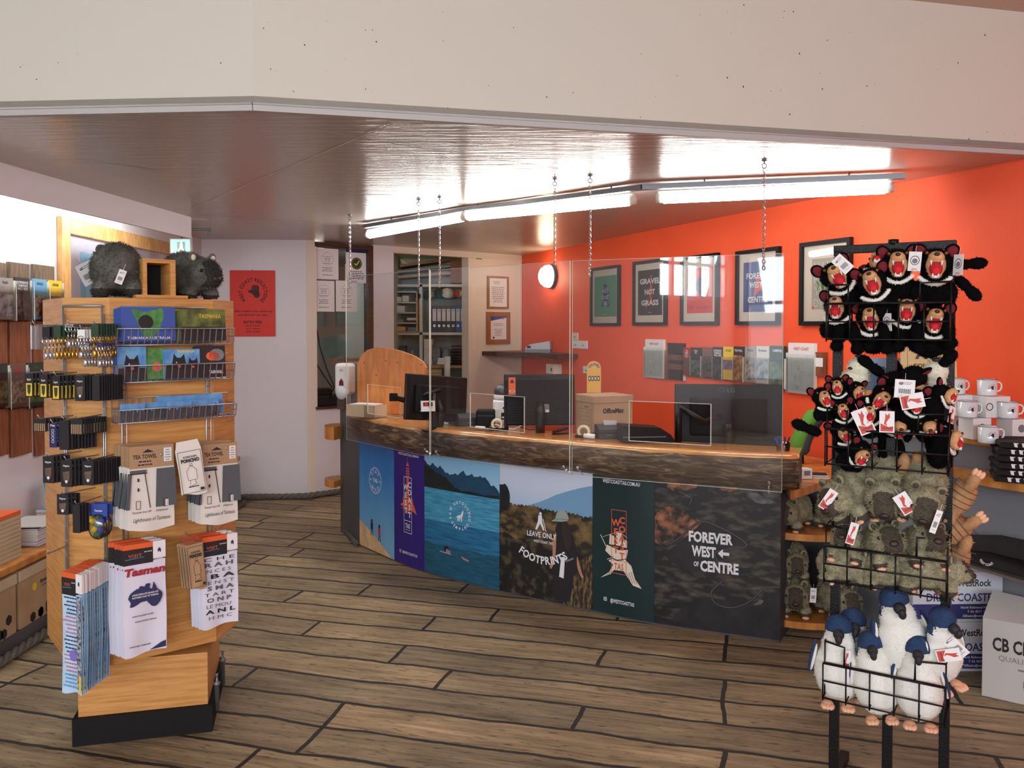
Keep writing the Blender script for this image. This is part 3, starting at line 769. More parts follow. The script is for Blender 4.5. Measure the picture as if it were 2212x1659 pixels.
    mb.poly(CT, [(wx - 0.016, wv + 0.05), (wx - 0.012, wv + 0.088), (wx + 0.012, wv + 0.088), (wx + 0.014, wv + 0.05), (wx + 0.03, wv + 0.004), (wx + 0.02, wv + 0.002), (wx, wv + 0.04), (wx - 0.022, wv + 0.002), (wx - 0.034, wv + 0.004)], PWHITE, 0.002)
    mb.line(CT, [(wx + 0.018, wv + 0.07), (wx + 0.04, wv - 0.004)], 0.004, PWHITE, 0.002)
def p_green(mb, a, b, n):
    cgrid(mb, a, b, BOTZ, TOPZ, PTEAL, 0, n); L = b - a; c = a + 0.50 * L
    mb.text(CT, 'WESTCOASTTAS.COM.AU', c - 0.01, 0.738, 0.020, PWHITE, 0.001, width=0.225)
    mb.text(CT, '@WESTCOASTTAS', c + 0.0, 0.080, 0.020, PWHITE, 0.001, width=0.145)
    mb.rect(CT, c - 0.112, 0.082, c - 0.096, 0.100, 0.003, PWHITE, 0.001); mb.ring(CT, c - 0.104, 0.091, 0.005, 0.002, PWHITE, 0.001, 10)
    c -= 0.02
    mb.rect(CT, c - 0.045, 0.245, c + 0.045, 0.595, 0.003, PORANGE, 0.0026)
    mb.line(CT, [(c - 0.045, 0.315), (c + 0.045, 0.315)], 0.003, PORANGE, 0.0026)
    # sailing ship on a cresting wave
    mb.poly(CT, [(c - 0.085, 0.36), (c - 0.075, 0.395), (c + 0.0, 0.375), (c + 0.055, 0.385), (c + 0.045, 0.335), (c - 0.05, 0.335)], PCREAM, 0.0012)
    for (dx, h0, h1, w_) in ((-0.045, 0.40, 0.455, 0.032), (-0.002, 0.40, 0.475, 0.036), (0.035, 0.395, 0.44, 0.028)):
        mb.poly(CT, [(c + dx - w_ / 2, h0), (c + dx - w_ / 2 + 0.004, h1), (c + dx + w_ / 2, h1 - 0.006), (c + dx + w_ / 2, h0)], PCREAM, 0.0012)
    mb.line(CT, [(c - 0.115, 0.445), (c - 0.08, 0.385)], 0.004, PCREAM, 0.0012); mb.line(CT, [(c - 0.10, 0.435), (c + 0.0, 0.48), (c + 0.05, 0.45)], 0.002, PCREAM, 0.0012)
    mb.poly(CT, [(c - 0.075, 0.315), (c - 0.03, 0.335), (c + 0.03, 0.335), (c + 0.075, 0.30), (c + 0.10, 0.23), (c + 0.135, 0.185), (c + 0.085, 0.195), (c + 0.045, 0.245), (c + 0.03, 0.265), (c - 0.03, 0.262), (c - 0.05, 0.235), (c - 0.115, 0.205), (c - 0.06, 0.245), (c - 0.035, 0.29)], PCREAM, 0.0012)
    for k in range(6):
        mb.line(CT, [(c - 0.09 + k * 0.012, 0.212 + k * 0.004), (c - 0.05 + k * 0.01, 0.25)], 0.0022, PTEAL, 0.0016)
        mb.line(CT, [(c + 0.04 + k * 0.011, 0.25 + k * 0.006), (c + 0.06 + k * 0.012, 0.205)], 0.0026, PTEAL, 0.0016)
    mb.line(CT, [(c - 0.07, 0.31), (c - 0.04, 0.325), (c - 0.01, 0.318), (c + 0.03, 0.328)], 0.006, PTEAL, 0.0016)
    for k, ch in enumerate('WEST'): mb.text(CT, ch, c - 0.018, 0.508 - k * 0.050, 0.035, PORANGE, 0.003, bold=0.035)
    for k, ch in enumerate('COAST'): mb.text(CT, ch, c + 0.020, 0.525 - k * 0.049, 0.035, PORANGE, 0.003, bold=0.035)
    mb.text(CT, 'TAS', c, 0.268, 0.035, PORANGE, 0.003, width=0.058)
def p_road(mb, a, b, n):
    L = b - a; cgrid(mb, a, b, BOTZ, TOPZ, AER, 0, n)
    P = lambda s, t: (a + s * L, BOTZ + t * (TOPZ - BOTZ))
    for pts, m in (([(0.0, 0.55), (0.0, 0.72), (0.15, 0.80), (0.30, 0.74), (0.38, 0.70), (0.25, 0.60), (0.1, 0.54)], AERO),
                   ([(0.10, 0.93), (0.22, 1.0), (0.34, 0.98), (0.34, 0.93), (0.2, 0.90)], AERO), ([(0.5, 0.95), (0.60, 1.0), (0.68, 0.96), (0.6, 0.92)], AERO),
                   ([(0.10, 0.46), (0.26, 0.60), (0.38, 0.71), (0.62, 0.66), (0.75, 0.60), (0.5, 0.52), (0.46, 0.42), (0.3, 0.38)], AERD),
                   ([(0.28, 0.16), (0.46, 0.22), (0.80, 0.20), (1.0, 0.30), (1.0, 0.0), (0.2, 0.0)], AERD),
                   ([(0.70, 0.06), (0.74, 0.14), (0.84, 0.24), (0.88, 0.22), (0.80, 0.12), (0.72, 0.04)], AERG),
                   ([(0.74, 0.90), (0.78, 0.93), (0.90, 0.90), (0.95, 0.87), (0.86, 0.86)], AERG)):
        mb.poly(CT, [(min(b - .001, max(a + .001, x)), min(TOPZ, max(BOTZ, y))) for x, y in sm([P(*q) for q in pts], 5, .004, len(pts))], m, 0.0008)
    ROAD = M('print_road_line', (120, 122, 128), 0.5)
    def road(pts, t, m, w):
        pts = [Vector(P(*q)) for q in pts]; out = []
        e = [pts[0] * 2 - pts[1]] + pts + [pts[-1] * 2 - pts[-2]]
        for i in range(len(pts) - 1):
            for j in range(6): out.append(tuple(_cr(e[i], e[i + 1], e[i + 2], e[i + 3], j / 6)))
        out.append(tuple(pts[-1])); mb.line(CT, out, t, m, w)
    r1 = [(0, 0.58), (0.1, 0.54), (0.22, 0.60), (0.38, 0.71), (0.55, 0.68), (0.70, 0.62), (0.74, 0.58), (0.62, 0.55), (0.50, 0.52), (0.52, 0.46), (0.60, 0.42)]
    r2 = [(0.56, 0.34), (0.47, 0.26), (0.50, 0.19), (0.62, 0.17), (0.76, 0.22), (0.88, 0.32), (1.0, 0.34)]
    for r in (r1, r2): road(r, 0.012, AERD, 0.001); road(r, 0.0018, ROAD, 0.0014)
    road([(0.2, 0.90), (0.30, 0.86), (0.29, 0.82)], 0.0018, ROAD, 0.0014)
    c = a + 0.46 * L
    mb.text(CT, 'FOREVER', c, 0.475, 0.052, PWHITE, 0.002, width=0.225, bold=0.04)
    mb.text(CT, 'WEST', c - 0.035, 0.400, 0.052, PWHITE, 0.002, width=0.125, bold=0.04)
    x = c + 0.037
    mb.poly(CT, [(x, 0.424), (x + 0.026, 0.448), (x + 0.026, 0.432), (x + 0.058, 0.432), (x + 0.058, 0.416), (x + 0.026, 0.416), (x + 0.026, 0.400)], PWHITE, 0.002)
    mb.text(CT, 'OF', c - 0.073, 0.345, 0.024, PWHITE, 0.002, width=0.026, bold=0.03)
    mb.text(CT, 'CENTRE', c + 0.045, 0.325, 0.052, PWHITE, 0.002, width=0.195, bold=0.04)
for i, (fn, lb) in enumerate(((p_beach, 'beach photo panel with round STAY WILD badge'), (p_purple, 'purple panel with coral lighthouse'), (p_lake, 'blue lake and mountain photo panel'),
                              (p_hiker, 'hiker photo panel reading LEAVE ONLY FOOTPRINTS'), (p_green, 'dark green panel with cream sailing ship'), (p_road, 'dark aerial road photo panel reading FOREVER WEST OF CENTRE'))):
    panel('printed_panel', i, fn, lb)
# timber slab ------------------------------------------------------------------
SLABTOP = M('slab_top_varnished', (214, 154, 88), 0.22, rgb2=(186, 122, 60), scale=3, stretch=(1.5, 6, 1), bump=0.03, coat=0.4, rot=(0, 0, 0.6))
def bark():
    m = bpy.data.materials.new('slab_live_edge'); m.use_nodes = True
    n = m.node_tree.nodes; l = m.node_tree.links; b = n['Principled BSDF']
    tc = n.new('ShaderNodeTexCoord'); mp = n.new('ShaderNodeMapping'); mp.inputs['Rotation'].default_value = (0, -0.5, 0); mp.inputs['Scale'].default_value = (3, 3, 16)
    nz = n.new('ShaderNodeTexNoise'); nz.inputs['Scale'].default_value = 2.0; nz.inputs['Detail'].default_value = 9; nz.inputs['Distortion'].default_value = 1.6; nz.inputs['Roughness'].default_value = 0.62
    l.new(tc.outputs['Object'], mp.inputs[0]); l.new(mp.outputs[0], nz.inputs['Vector'])
    cr = n.new('ShaderNodeValToRGB'); e = cr.color_ramp.elements
    e[0].position = 0.32; e[0].color = lin((40, 28, 20)); e[1].position = 0.72; e[1].color = lin((172, 146, 116)); x = e.new(0.5); x.color = lin((84, 62, 44))
    l.new(nz.outputs['Fac'], cr.inputs[0]); l.new(cr.outputs[0], b.inputs['Base Color'])
    b.inputs['Roughness'].default_value = 0.38
    bp = n.new('ShaderNodeBump'); bp.inputs['Strength'].default_value = 0.7; bp.inputs['Distance'].default_value = 0.02
    l.new(nz.outputs['Fac'], bp.inputs['Height']); l.new(bp.outputs[0], b.inputs['Normal']); return m
BARK = bark()
from mathutils import noise as mnoise
SZ = 0.962
def slab():
    mb = MB(); U0, U1, NS = -0.06, CL + 0.085, 220
    prof = []
    rows = []
    for i in range(NS + 1):
        u = U0 + (U1 - U0) * i / NS; s = (u - U0) / (U1 - U0)
        over = 0.075 + 0.035 * math.sin(PI * s) - 0.02 * s
        nz = lambda k, f=5.0: mnoise.noise(Vector((u * f, k * 3.1, 0)))
        p, n = cpt(u)
        endk = 1.0
        if s > 0.965: endk = math.sqrt(max(0.0, 1 - ((s - 0.965) / 0.035) ** 2))
        if s < 0.015: endk = 0.6 + 0.4 * s / 0.015
        def q(w, z): return V(p.x + n.x * w, p.y + n.y * w, z)
        back = -0.24
        bot = 0.79 + 0.012 * nz(7, 3) - 0.012 * s
        lip = 0.022 + 0.015 * nz(1) + 0.012 * nz(2, 14)
        e = over * endk
        rows.append([q(back, SZ), q(e - 0.05, SZ), q(e - 0.022, SZ - 0.003), q(e - 0.006 + 0.006 * nz(3), SZ - 0.012 - max(0, lip) * 0.4),
                     q(e + 0.004 + 0.012 * nz(4), SZ - 0.035 - max(0, lip)), q(e + 0.010 + 0.02 * nz(5, 7), SZ - 0.085), q(e - 0.002 + 0.022 * nz(6, 7), SZ - 0.125),
                     q(e - 0.03 + 0.012 * nz(8, 7), bot + 0.012), q(e - 0.06, bot), q(back, bot)])
    K = len(rows[0]); vs = [p for r in rows for p in r]; top = []; brk = []
    for i in range(NS):
        for k in range(K - 1):
            f = (i * K + k, (i + 1) * K + k, (i + 1) * K + k + 1, i * K + k + 1)
            (top if k < 3 else brk).append(f)
    top += []; brk += [tuple(range(K))[::-1], tuple(NS * K + k for k in range(K))]
    mb.add(vs, top, SLABTOP, True); b = len(mb.v) - len(vs); k = mb.mi(BARK)
    for f in brk: mb.f.append(tuple(b + i for i in f)); mb.m.append(k); mb.sm.append(True)
    # back edge
    for i in range(NS): mb.f.append((b + (i + 1) * K, b + i * K, b + i * K + K - 1, b + (i + 1) * K + K - 1)); mb.m.append(k); mb.sm.append(False)
    return mb.build('timber_slab', counter)
tag(slab(), 'thick live-edge timber slab top')
# work desk behind the slab and its right-hand return
def wdesk(mb):
    for i in range(20):
        u0, u1 = -0.02 + (CL - 0.12) * i / 20, -0.02 + (CL - 0.12) * (i + 1) / 20
        a, b = CT(u0, 0, -0.25), CT(u1, 0, -0.25); c, d = CT(u1, 0, -0.82), CT(u0, 0, -0.82)
        mb.prism([(p.x, p.y) for p in (a, b, c, d)], 0.70, 0.74, HONEY)
        c, d = CT(u1, 0, -0.29), CT(u0, 0, -0.29); mb.prism([(p.x, p.y) for p in (a, b, c, d)], 0.0, 0.70, DGREYP)
tag(bld(wdesk, 'work_desk', None), 'long timber staff desk behind the curved slab', 'desk')
def retdesk(mb):
    R_ = [at(1708, 1052, 4.06), at(1752, 1046, 4.22), at(1832, 1014, 4.62), V(1.97, 4.97, 0), V(1.55, 5.9, 0), V(1.30, 5.6, 0), at(1690, 985, 4.45)]
    mb.prism([(p.x, p.y) for p in R_], 0.745, 0.785, HONEY)
tag(bld(retdesk, 'return_desk'), 'honey timber desk return running from the counter end to the orange wall', 'desk')
# rounded corner shelves at both ends
def cshelf(c, r, a0, a1, z, t=0.035, n=14):
    def f(mb):
        pts = [(c[0], c[1])] + [(c[0] + r * math.cos(math.radians(a0 + (a1 - a0) * i / n)), c[1] + r * math.sin(math.radians(a0 + (a1 - a0) * i / n))) for i in range(n + 1)]
        mb.prism(pts, z, z + t, HONEY)
    return f
RSH = (1.60, 4.60)
for z, lb in ((0.50, 'rounded honey timber corner shelf at the counter end, upper one'), (0.045, 'rounded honey timber corner shelf at the counter end, just above the floor')):
    tag(bld(cshelf(RSH, 0.40, 200, 300, z), 'corner_shelf', counter), lb)
for z, lb, h in ((0.735, 'thick timber corner shelf at the far left counter end, upper one', 0.10), (0.37, 'thin timber corner shelf at the far left counter end, lower one', 0.05)):
    tag(bld(cshelf((-1.30, 6.42), 0.155, 120, 250, z, h), 'corner_shelf', counter), lb)
rope([(-1.30, 6.40, 0.02), (-1.13, 5.98, 0.02)], 0.02, 'trim_5', 'rope along the counter foot')

# ================================================================== SCREENS AND CHAINS
S = [V(-1.193, 5.95, 0), V(-0.512, 5.15, 0), V(0.314, 4.43, 0), V(1.30, 3.97, 0)]
def screen(a, b, z0, z1, hole, label):
    """hanging acrylic sheet with a rectangular slot; hole = (s0, s1, v0, v1) in metres"""
    d = (b - a).normalized(); L = (b - a).length; nn = V(d.y, -d.x, 0)
    t = thing('acrylic_screen', label, 'screen', a + V(0, 0, z0), (0, 0, math.atan2(d.y, d.x)), 'hanging acrylic screens')
    H = z1 - z0; s0, s1, v0, v1 = hole; T = 0.005
    def sheet(mb):
        for (x0, y0, x1, y1) in ((0, 0, L, v0), (0, v1, L, H), (0, v0, s0, v1), (s1, v0, L, v1)):
            mb.quad(XZ, x0, y0, x1, y1, ACRYL)
    bld(sheet, 'sheet', t)
    def edge(mb):
        for (x0, y0, x1, y1) in ((0, 0, 0.003, H), (L - 0.003, 0, L, H), (0, H - 0.0018, L, H), (0, 0, L, 0.0018),
                                 (s0 - 0.002, v0, s0 + 0.002, v1), (s1 - 0.002, v0, s1 + 0.002, v1), (s0, v0 - 0.002, s1, v0 + 0.002), (s0, v1 - 0.0012, s1, v1 + 0.0012)):
            mb.box2((x0, 0, y0), (x1, T, y1), EDGE)
    tag(bld(edge, 'edge', t), 'pale polished sheet edges')
    return t
def hole(a, b, px0, px1, py0, py1, z0):
    d = b - a; L = d.length; d = d / L
    f = lambda px: ((px - 1106) / F_PX * a.y - a.x) / (d.x - (px - 1106) / F_PX * d.y)
    s0, s1 = f(px0), f(px1); D = (a + d * s0).y; D1 = (a + d * s1).y
    return s0, s1, at(px0, (py1[0]), D).z - z0, at(px0, py0[0], D).z - z0
screen(S[0], S[1] - (S[1] - S[0]).normalized() * 0.004, 0.785, 1.955, hole(S[0], S[1], 793, 864, (830, 838), (893, 905), 0.785), 'clear acrylic screen hanging at the far left end of the counter')
screen(S[1] + (S[2] - S[1]).normalized() * 0.004, S[2] - (S[2] - S[1]).normalized() * 0.006, 0.80, 1.95, hole(S[1], S[2], 1014, 1131, (849, 856), (922, 935), 0.80), 'clear acrylic screen hanging over the middle of the counter')
screen(S[2] + (S[3] - S[2]).normalized() * 0.006, S[3], 0.80, 1.95, hole(S[2], S[3], 1357, 1534, (866, 872), (952, 963), 0.80), 'clear acrylic screen hanging over the right half of the counter')
def chain_links(mb, p0, p1, ll=0.021, r=0.0019):
    d = p1 - p0; L = d.length; n = max(3, int(L / (ll * 0.72))); t = d / L
    s = t.orthogonal().normalized(); q = t.cross(s)
    for i in range(n):
        c = p0 + d * ((i + 0.5) / n); w = s if i % 2 else q
        pts = [c + t * (math.cos(2 * PI * k / 8) * ll / 2) + w * (math.sin(2 * PI * k / 8) * ll * 0.31) for k in range(8)]
        mb.tube(pts, r, CHROME, 4, closed=True)
for i, (px, y0, y1, D, lb) in enumerate(((757, 463, 622, 5.90, 'at the far left above the counter end'), (905, 430, 624, 5.19, 'left one of the close pair above the first screen joint'), (950, 425, 620, 5.10, 'right one of the close pair above the first screen joint'),
                                     (1198, 385, 572, 4.47, 'just in front of the round wall lamp'), (1274, 378, 597, 4.39, 'just right of the round wall lamp'), (1648, 345, 582, 3.98, 'in front of the rightmost blue poster'))):
    p = at(px, y0, D); D = D * (CEIL - 1.6) / (p.z - 1.6); p = V((px - 1106) / F_PX * D, D, CEIL - 0.002)
    t = thing('hanging_chain', 'steel chain hanging ' + lb, 'chain', p, 0, 'chains hanging from the ceiling')
    z1 = at(px, y1, D).z - p.z
    def hk(m):
        m.lathe([(0.014, 0), (0.014, -0.004), (0.004, -0.006), (0.003, -0.018)], (0, 0, 0), GREYMETAL, 10)
        m.tube([(0.011 * math.sin(a), 0, -0.028 - 0.011 * math.cos(a) + 0.0) for a in [2 * PI * k / 10 for k in range(10)]], 0.0028, GREYMETAL, 5, closed=True)
    bld(hk, 'ceiling_hook', t)
    bld(lambda m: chain_links(m, V(0, 0, -0.04), V(0.0, 0, z1)), 'links', t)
for i, (px, py, D) in enumerate(((918, 970, 5.12), (942, 975, 5.05), (1217, 1008, 4.46), (1247, 1010, 4.42), (1660, 1042, 3.97))):
    p = at(px, py, D)
    def f(m, i=i, p=p):
        e = p + V(0.045 if i in (0, 2) else (0.03 if i < 4 else 0.0), -0.0, -0.035 if i < 4 else -0.055)
        m.tube([p + V(0.006 * math.cos(a), -0.008, 0.006 * math.sin(a)) for a in [2 * PI * k / 8 for k in range(8)]], 0.0018, CHROME, 5, closed=True)
        m.bar(p + V(0, -0.012, 0), p + V(0, 0.012, 0), 0.003, CHROME); chain_links(m, p + V(0, -0.008, -0.006), e + V(0, -0.008, 0), 0.013, 0.0013)
    tag(bld(f, 'tie_chain'), 'short tie chain on the screens, ' + ('first from the left', 'second from the left', 'left one below the middle screen joint', 'right one below the middle screen joint', 'at the right-hand screen corner')[i], 'chain', 'tie chains of the screens')

# ================================================================== TUBE LIGHTS
def cz(px, py, z):
    p = at(px, py, 1.0); k = (z - 1.6) / (p.z - 1.6); return V(p.x * k, k, z)
RZ = 2.365
R_ = [cz(788, 491, RZ), cz(1000, 456, RZ), cz(1388, 407, RZ), cz(1955, 383, RZ)]
mb = MB()
for a, b in zip(R_[:-1], R_[1:]):
    d = (b - a).normalized(); nn = V(d.y, -d.x, 0)
    mb.prism([(p.x, p.y) for p in (a - nn * 0.02, b - nn * 0.02, b + nn * 0.02, a + nn * 0.02)], RZ - 0.008, RZ + 0.020, GREYMETAL)
for p in (R_[0].lerp(R_[1], 0.3), R_[1].lerp(R_[2], 0.1), R_[1].lerp(R_[2], 0.85), R_[2].lerp(R_[3], 0.25), R_[2].lerp(R_[3], 0.8)):
    mb.bar(p + V(0, 0, 0.02), V(p.x, p.y, CEIL), 0.005, GREYMETAL)
tag(mb.build('light_rail'), 'grey metal rail hung under the ceiling following the counter curve', 'rail')
for a, b, lb in ((cz(795, 507, RZ - 0.045), cz(1003, 468, RZ - 0.045), 'bright tube light at the far left end of the ceiling rail'), (cz(1006, 467, RZ - 0.045), cz(1368, 432, RZ - 0.045), 'bright tube light in the middle of the ceiling rail'),
                 (cz(1422, 428, RZ - 0.045), cz(1925, 405, RZ - 0.045), 'bright tube light at the right end of the ceiling rail')):
    d = (b - a); L = d.length; d /= L
    t = thing('tube_light', lb, 'light', a, (0, 0, math.atan2(d.y, d.x)), 'tube lights above the counter')
    bld(lambda m: m.tube([(0.02, 0, 0), (0.03, 0, 0), (L - 0.03, 0, 0), (L - 0.02, 0, 0)], [0.02, 0.032, 0.032, 0.02], TUBE, 12), 'diffuser', t)
    for x in (0.0, L):
        s_ = 1 if x == 0 else -1
        bld(lambda m: m.tube([(x - 0.012 * s_, 0, 0), (x + 0.02 * s_, 0, 0)], [0.026, 0.029], M('tube_end_cap', (200, 190, 180), 0.4), 12), 'end_cap', t)
    bld(lambda m: m.box2((0, -0.015, 0.02), (L, 0.015, 0.036), WHITE), 'batten_body', t)
# round wall lamp
s = opx(1193); p = OA + OD * s
t = thing('round_wall_lamp', 'round glowing bulkhead lamp on the orange wall', 'lamp', V(p.x, p.y, 2.12), rot_from(-OD, (0, 0, 1)))
def lp(m): m.lathe([(0.0, 0.150), (0.045, 0.142), (0.085, 0.118), (0.112, 0.078), (0.12, 0.03)], (0, 0, 0), emis('lit_globe', GLOBE_COL, GLOBE_E), 28, R=Matrix.Rotation(-PI / 2, 3, 'X'))
def lr(m): m.lathe([(0.128, 0.0), (0.128, 0.03), (0.118, 0.04), (0.112, 0.03)], (0, 0, 0), BLACK, 28, R=Matrix.Rotation(-PI / 2, 3, 'X'))
bld(lp, 'glass_globe', t); bld(lr, 'rim', t)
# ================================================================== PICTURES ON THE ORANGE WALL
ORZ = math.atan2(OD.y, OD.x)
def wpos(px, py): p = OA + OD * opx(px); return V(p.x, p.y, at(px, py, p.y).z)
BRZ = math.atan2(WD.y, WD.x)
def bpos(px, py): p = B0 + WD * wpx(px); return V(p.x, p.y, at(px, py, p.y).z)
def hexhand(mb, F, cu, cv, k, m, w):
    """a clenched hand with the thumb out to the left"""
    mb.poly(F, [(cu - .5 * k, cv - .02 * k), (cu - .46 * k, cv + .08 * k), (cu - .26 * k, cv + .10 * k), (cu - .22 * k, cv + .38 * k), (cu - .1 * k, cv + .45 * k), (cu + .22 * k, cv + .44 * k), (cu + .3 * k, cv + .30 * k), (cu + .28 * k, cv + .02 * k),
                (cu + .36 * k, cv - .22 * k), (cu + .24 * k, cv - .46 * k), (cu + .0 * k, cv - .42 * k), (cu - .12 * k, cv - .2 * k), (cu - .3 * k, cv - .1 * k)], m, w)
def picture(px0, px1, pt, pb, label, art, mat=True, fr=BLACK):
    pc = (px0 + px1) / 2; wdt = opx(px1) - opx(px0); z1 = wpos(pc, pt).z; z0 = wpos(pc, pb).z; H = z1 - z0; p = wpos(pc, pb)
    t = thing('framed_poster', label, 'picture', p + ON * 0.002, (0, 0, ORZ), 'framed posters on the orange wall')
    a = wdt / 2; fw = 0.026
    def frm(m):
        for (x0, y0, x1, y1) in ((-a, 0, a, fw), (-a, H - fw, a, H), (-a, fw, -a + fw, H - fw), (a - fw, fw, a, H - fw)): m.box2((x0, -0.03, y0), (x1, 0, y1), fr)
        m.bar((0, -0.004, H - 0.004), (0, -0.004, H + 0.012), 0.003, GREYMETAL)
    bld(frm, 'frame', t)
    def mnt(m):
        F = Frame((0, -0.012, 0), (1, 0, 0), (0, 0, 1), (0, -1, 0))
        m.quad(F, -a + fw, fw, a - fw, H - fw, PAPERW if mat else PAPER)
        art(m, F, a - fw, H)
    bld(mnt, 'print', t)
    bld(lambda m: m.quad(Frame((0, -0.020, 0), (1, 0, 0), (0, 0, 1), (0, -1, 0)), -a + fw, fw, a - fw, H - fw, clear('picture_glass', (0.97, 0.97, 0.97, 1), 0.04)), 'glass', t)
    return t
POSG = M('poster_sea_green', (96, 160, 132), 0.7); POSK = M('poster_charcoal', (46, 42, 46), 0.7); POSB = M('poster_royal', (44, 58, 134), 0.7); POSR = M('poster_red', (224, 72, 48), 0.7); POSW = M('poster_letter_white', (226, 226, 222), 0.7)
def walker(m, F, c, v, k, mt, w=0.0012):
    m.disc(F, c, v + .92 * k, .10 * k, mt, w, 10); m.poly(F, [(c - .2 * k, v + .93 * k), (c - .02 * k, v + 1.06 * k), (c + .2 * k, v + .93 * k)], mt, w)
    m.poly(F, [(c - .17 * k, v + .45 * k), (c - .2 * k, v + .8 * k), (c + .16 * k, v + .82 * k), (c + .2 * k, v + .5 * k), (c + .14 * k, v + .42 * k), (c + .36 * k, v + .02 * k), (c + .2 * k, v), (c + .02 * k, v + .34 * k), (c - .2 * k, v), (c - .38 * k, v + .04 * k), (c - .14 * k, v + .38 * k)], mt, w)
    m.line(F, [(c + .3 * k, v + .72 * k), (c + .42 * k, v)], .04 * k, mt, w); m.line(F, [(c + .1 * k, v + .7 * k), (c + .32 * k, v + .6 * k)], .07 * k, mt, w)
def a1(m, F, a, H):
    x, y0, y1 = a - 0.035, 0.085, H - 0.085; m.quad(F, -x, y0, x, y1, POSG, 0.0006); walker(m, F, 0, y0 + 0.09, 0.2, POSB, 0.001)
    for k, s in enumerate(('WEST', 'COAST', 'TAS')): m.text(F, s, 0.0, y0 + 0.215 - k * 0.055, 0.036, POSG if False else POSW, 0.0014, width=(0.11, 0.125, 0.085)[k], bold=0.0)
    m.text(F, 'westcoasttas.com.au', 0, y0 + 0.018, 0.006, POSW, 0.001)
def a2(m, F, a, H):
    x, y0, y1 = a - 0.04, 0.085, H - 0.08; m.quad(F, -x, y0, x, y1, POSK, 0.0006)
    m.disc(F, 0.02, y1 - 0.055, 0.012, POSR, 0.001, 12); m.poly(F, [(0.0, y0 + 0.14), (-0.01, y0 + 0.20), (0.01, y0 + 0.27), (0.035, y0 + 0.24), (0.02, y0 + 0.18), (0.045, y0 + 0.10), (0.02, y0 + 0.1), (0, y0 + 0.14), (-0.05, y0 + 0.06), (-0.07, y0 + 0.07)], POSR, 0.001)
    for s, v, w_ in (('GRAVEL', y1 - 0.115, 2 * x * .84), ('NOT', y1 - 0.205, 2 * x * .42), ('GRASS', y1 - 0.295, 2 * x * .72)): m.text(F, s, 0, v, 0.042, POSW, 0.0014, width=w_, bold=0.04)
    m.text(F, 'THE WEST', 0, y0 + 0.02, 0.007, POSW, 0.001)
def a3(m, F, a, H):
    x, y0, y1 = a - 0.045, 0.09, H - 0.095; m.quad(F, -x, y0, x, y1, POSR, 0.0006); hexhand(m, F, 0.012, y0 + 0.195, 0.18, POSB, 0.001)
    for k in range(3): m.line(F, [(-0.005 + k * 0.022, y0 + 0.25), (0.0 + k * 0.022, y0 + 0.20)], 0.003, POSR, 0.0014)
    m.text(F, 'JUST GO WEST', 0, y0 + 0.032, 0.018, POSB, 0.001, width=2 * x * .8, bold=0.0)
def a4(m, F, a, H):
    x, y0, y1 = a - 0.045, 0.09, H - 0.085; m.quad(F, -x, y0, x, y1, POSB, 0.0006)
    m.poly(F, [(-0.04, y0 + 0.10), (-0.035, y0 + 0.16), (-0.01, y0 + 0.20), (-0.03, y0 + 0.23), (0.0, y0 + 0.255), (0.03, y0 + 0.24), (0.02, y0 + 0.21), (0.06, y0 + 0.185), (0.045, y0 + 0.15), (0.0, y0 + 0.135)], POSR, 0.001)
    m.text(F, 'FOREVER', 0.0, y1 - 0.115, 0.038, POSW, 0.0014, width=2 * x * .78, bold=0.03); m.text(F, 'WEST', -0.02, y1 - 0.178, 0.038, POSW, 0.0014, width=2 * x * .44, bold=0.03)
    xx = 0.042; v = y1 - 0.158
    m.poly(F, [(xx, v), (xx + .02, v + .018), (xx + .02, v + .006), (xx + .05, v + .006), (xx + .05, v - .006), (xx + .02, v - .006), (xx + .02, v - .018)], POSW, 0.0014)
    m.text(F, 'OF', 0.058, y1 - 0.24, 0.02, POSW, 0.0014, width=0.02); m.text(F, 'CENTRE', 0.0, y0 + 0.065, 0.040, POSW, 0.0014, width=2 * x * .68, bold=0.03)
def a5(m, F, a, H):
    x, y0, y1 = a - 0.07, 0.1, H - 0.11; m.quad(F, -x, y0, x, y1, M('poster_pale_grey', (176, 170, 158), 0.7), 0.0006)
    lt = M('poster_letter_grey', (200, 194, 182), 0.7)
    for k, s in enumerate(('NATU', 'RALL', 'YWIL', 'DWAY')): m.text(F, s, 0, y1 - 0.075 - k * 0.075, 0.052, lt, 0.001, width=2 * x * .86)
    r = random.Random(2)
    for k in range(26):
        c = (-0.01 + r.uniform(-.06, .06), y0 + 0.12 + r.uniform(-.05, .05)); an = r.uniform(0.6, 2.5)
        m.line(F, [c, (c[0] + .03 * math.cos(an), c[1] + .03 * math.sin(an))], 0.008, M('poster_leaf', (84, 132, 78), 0.7), 0.0014)
    m.quad(F, -x + .004, y0 + .004, -x + .02, y0 + .02, POSR, 0.001)
picture(1279, 1341, 576, 704, 'black framed sea green poster with a walking prospector figure', a1)
picture(1371, 1442, 562, 703, 'black framed charcoal poster reading GRAVEL NOT GRASS', a2)
picture(1474, 1554, 551, 702, 'black framed red poster with a blue thumb-out hand', a3)
picture(1593, 1686, 538, 702, 'black framed royal blue poster reading FOREVER WEST OF CENTRE', a4)
picture(1731, 1840, 519, 703, 'black framed pale grey poster with green leaves beside the toy rack', a5)
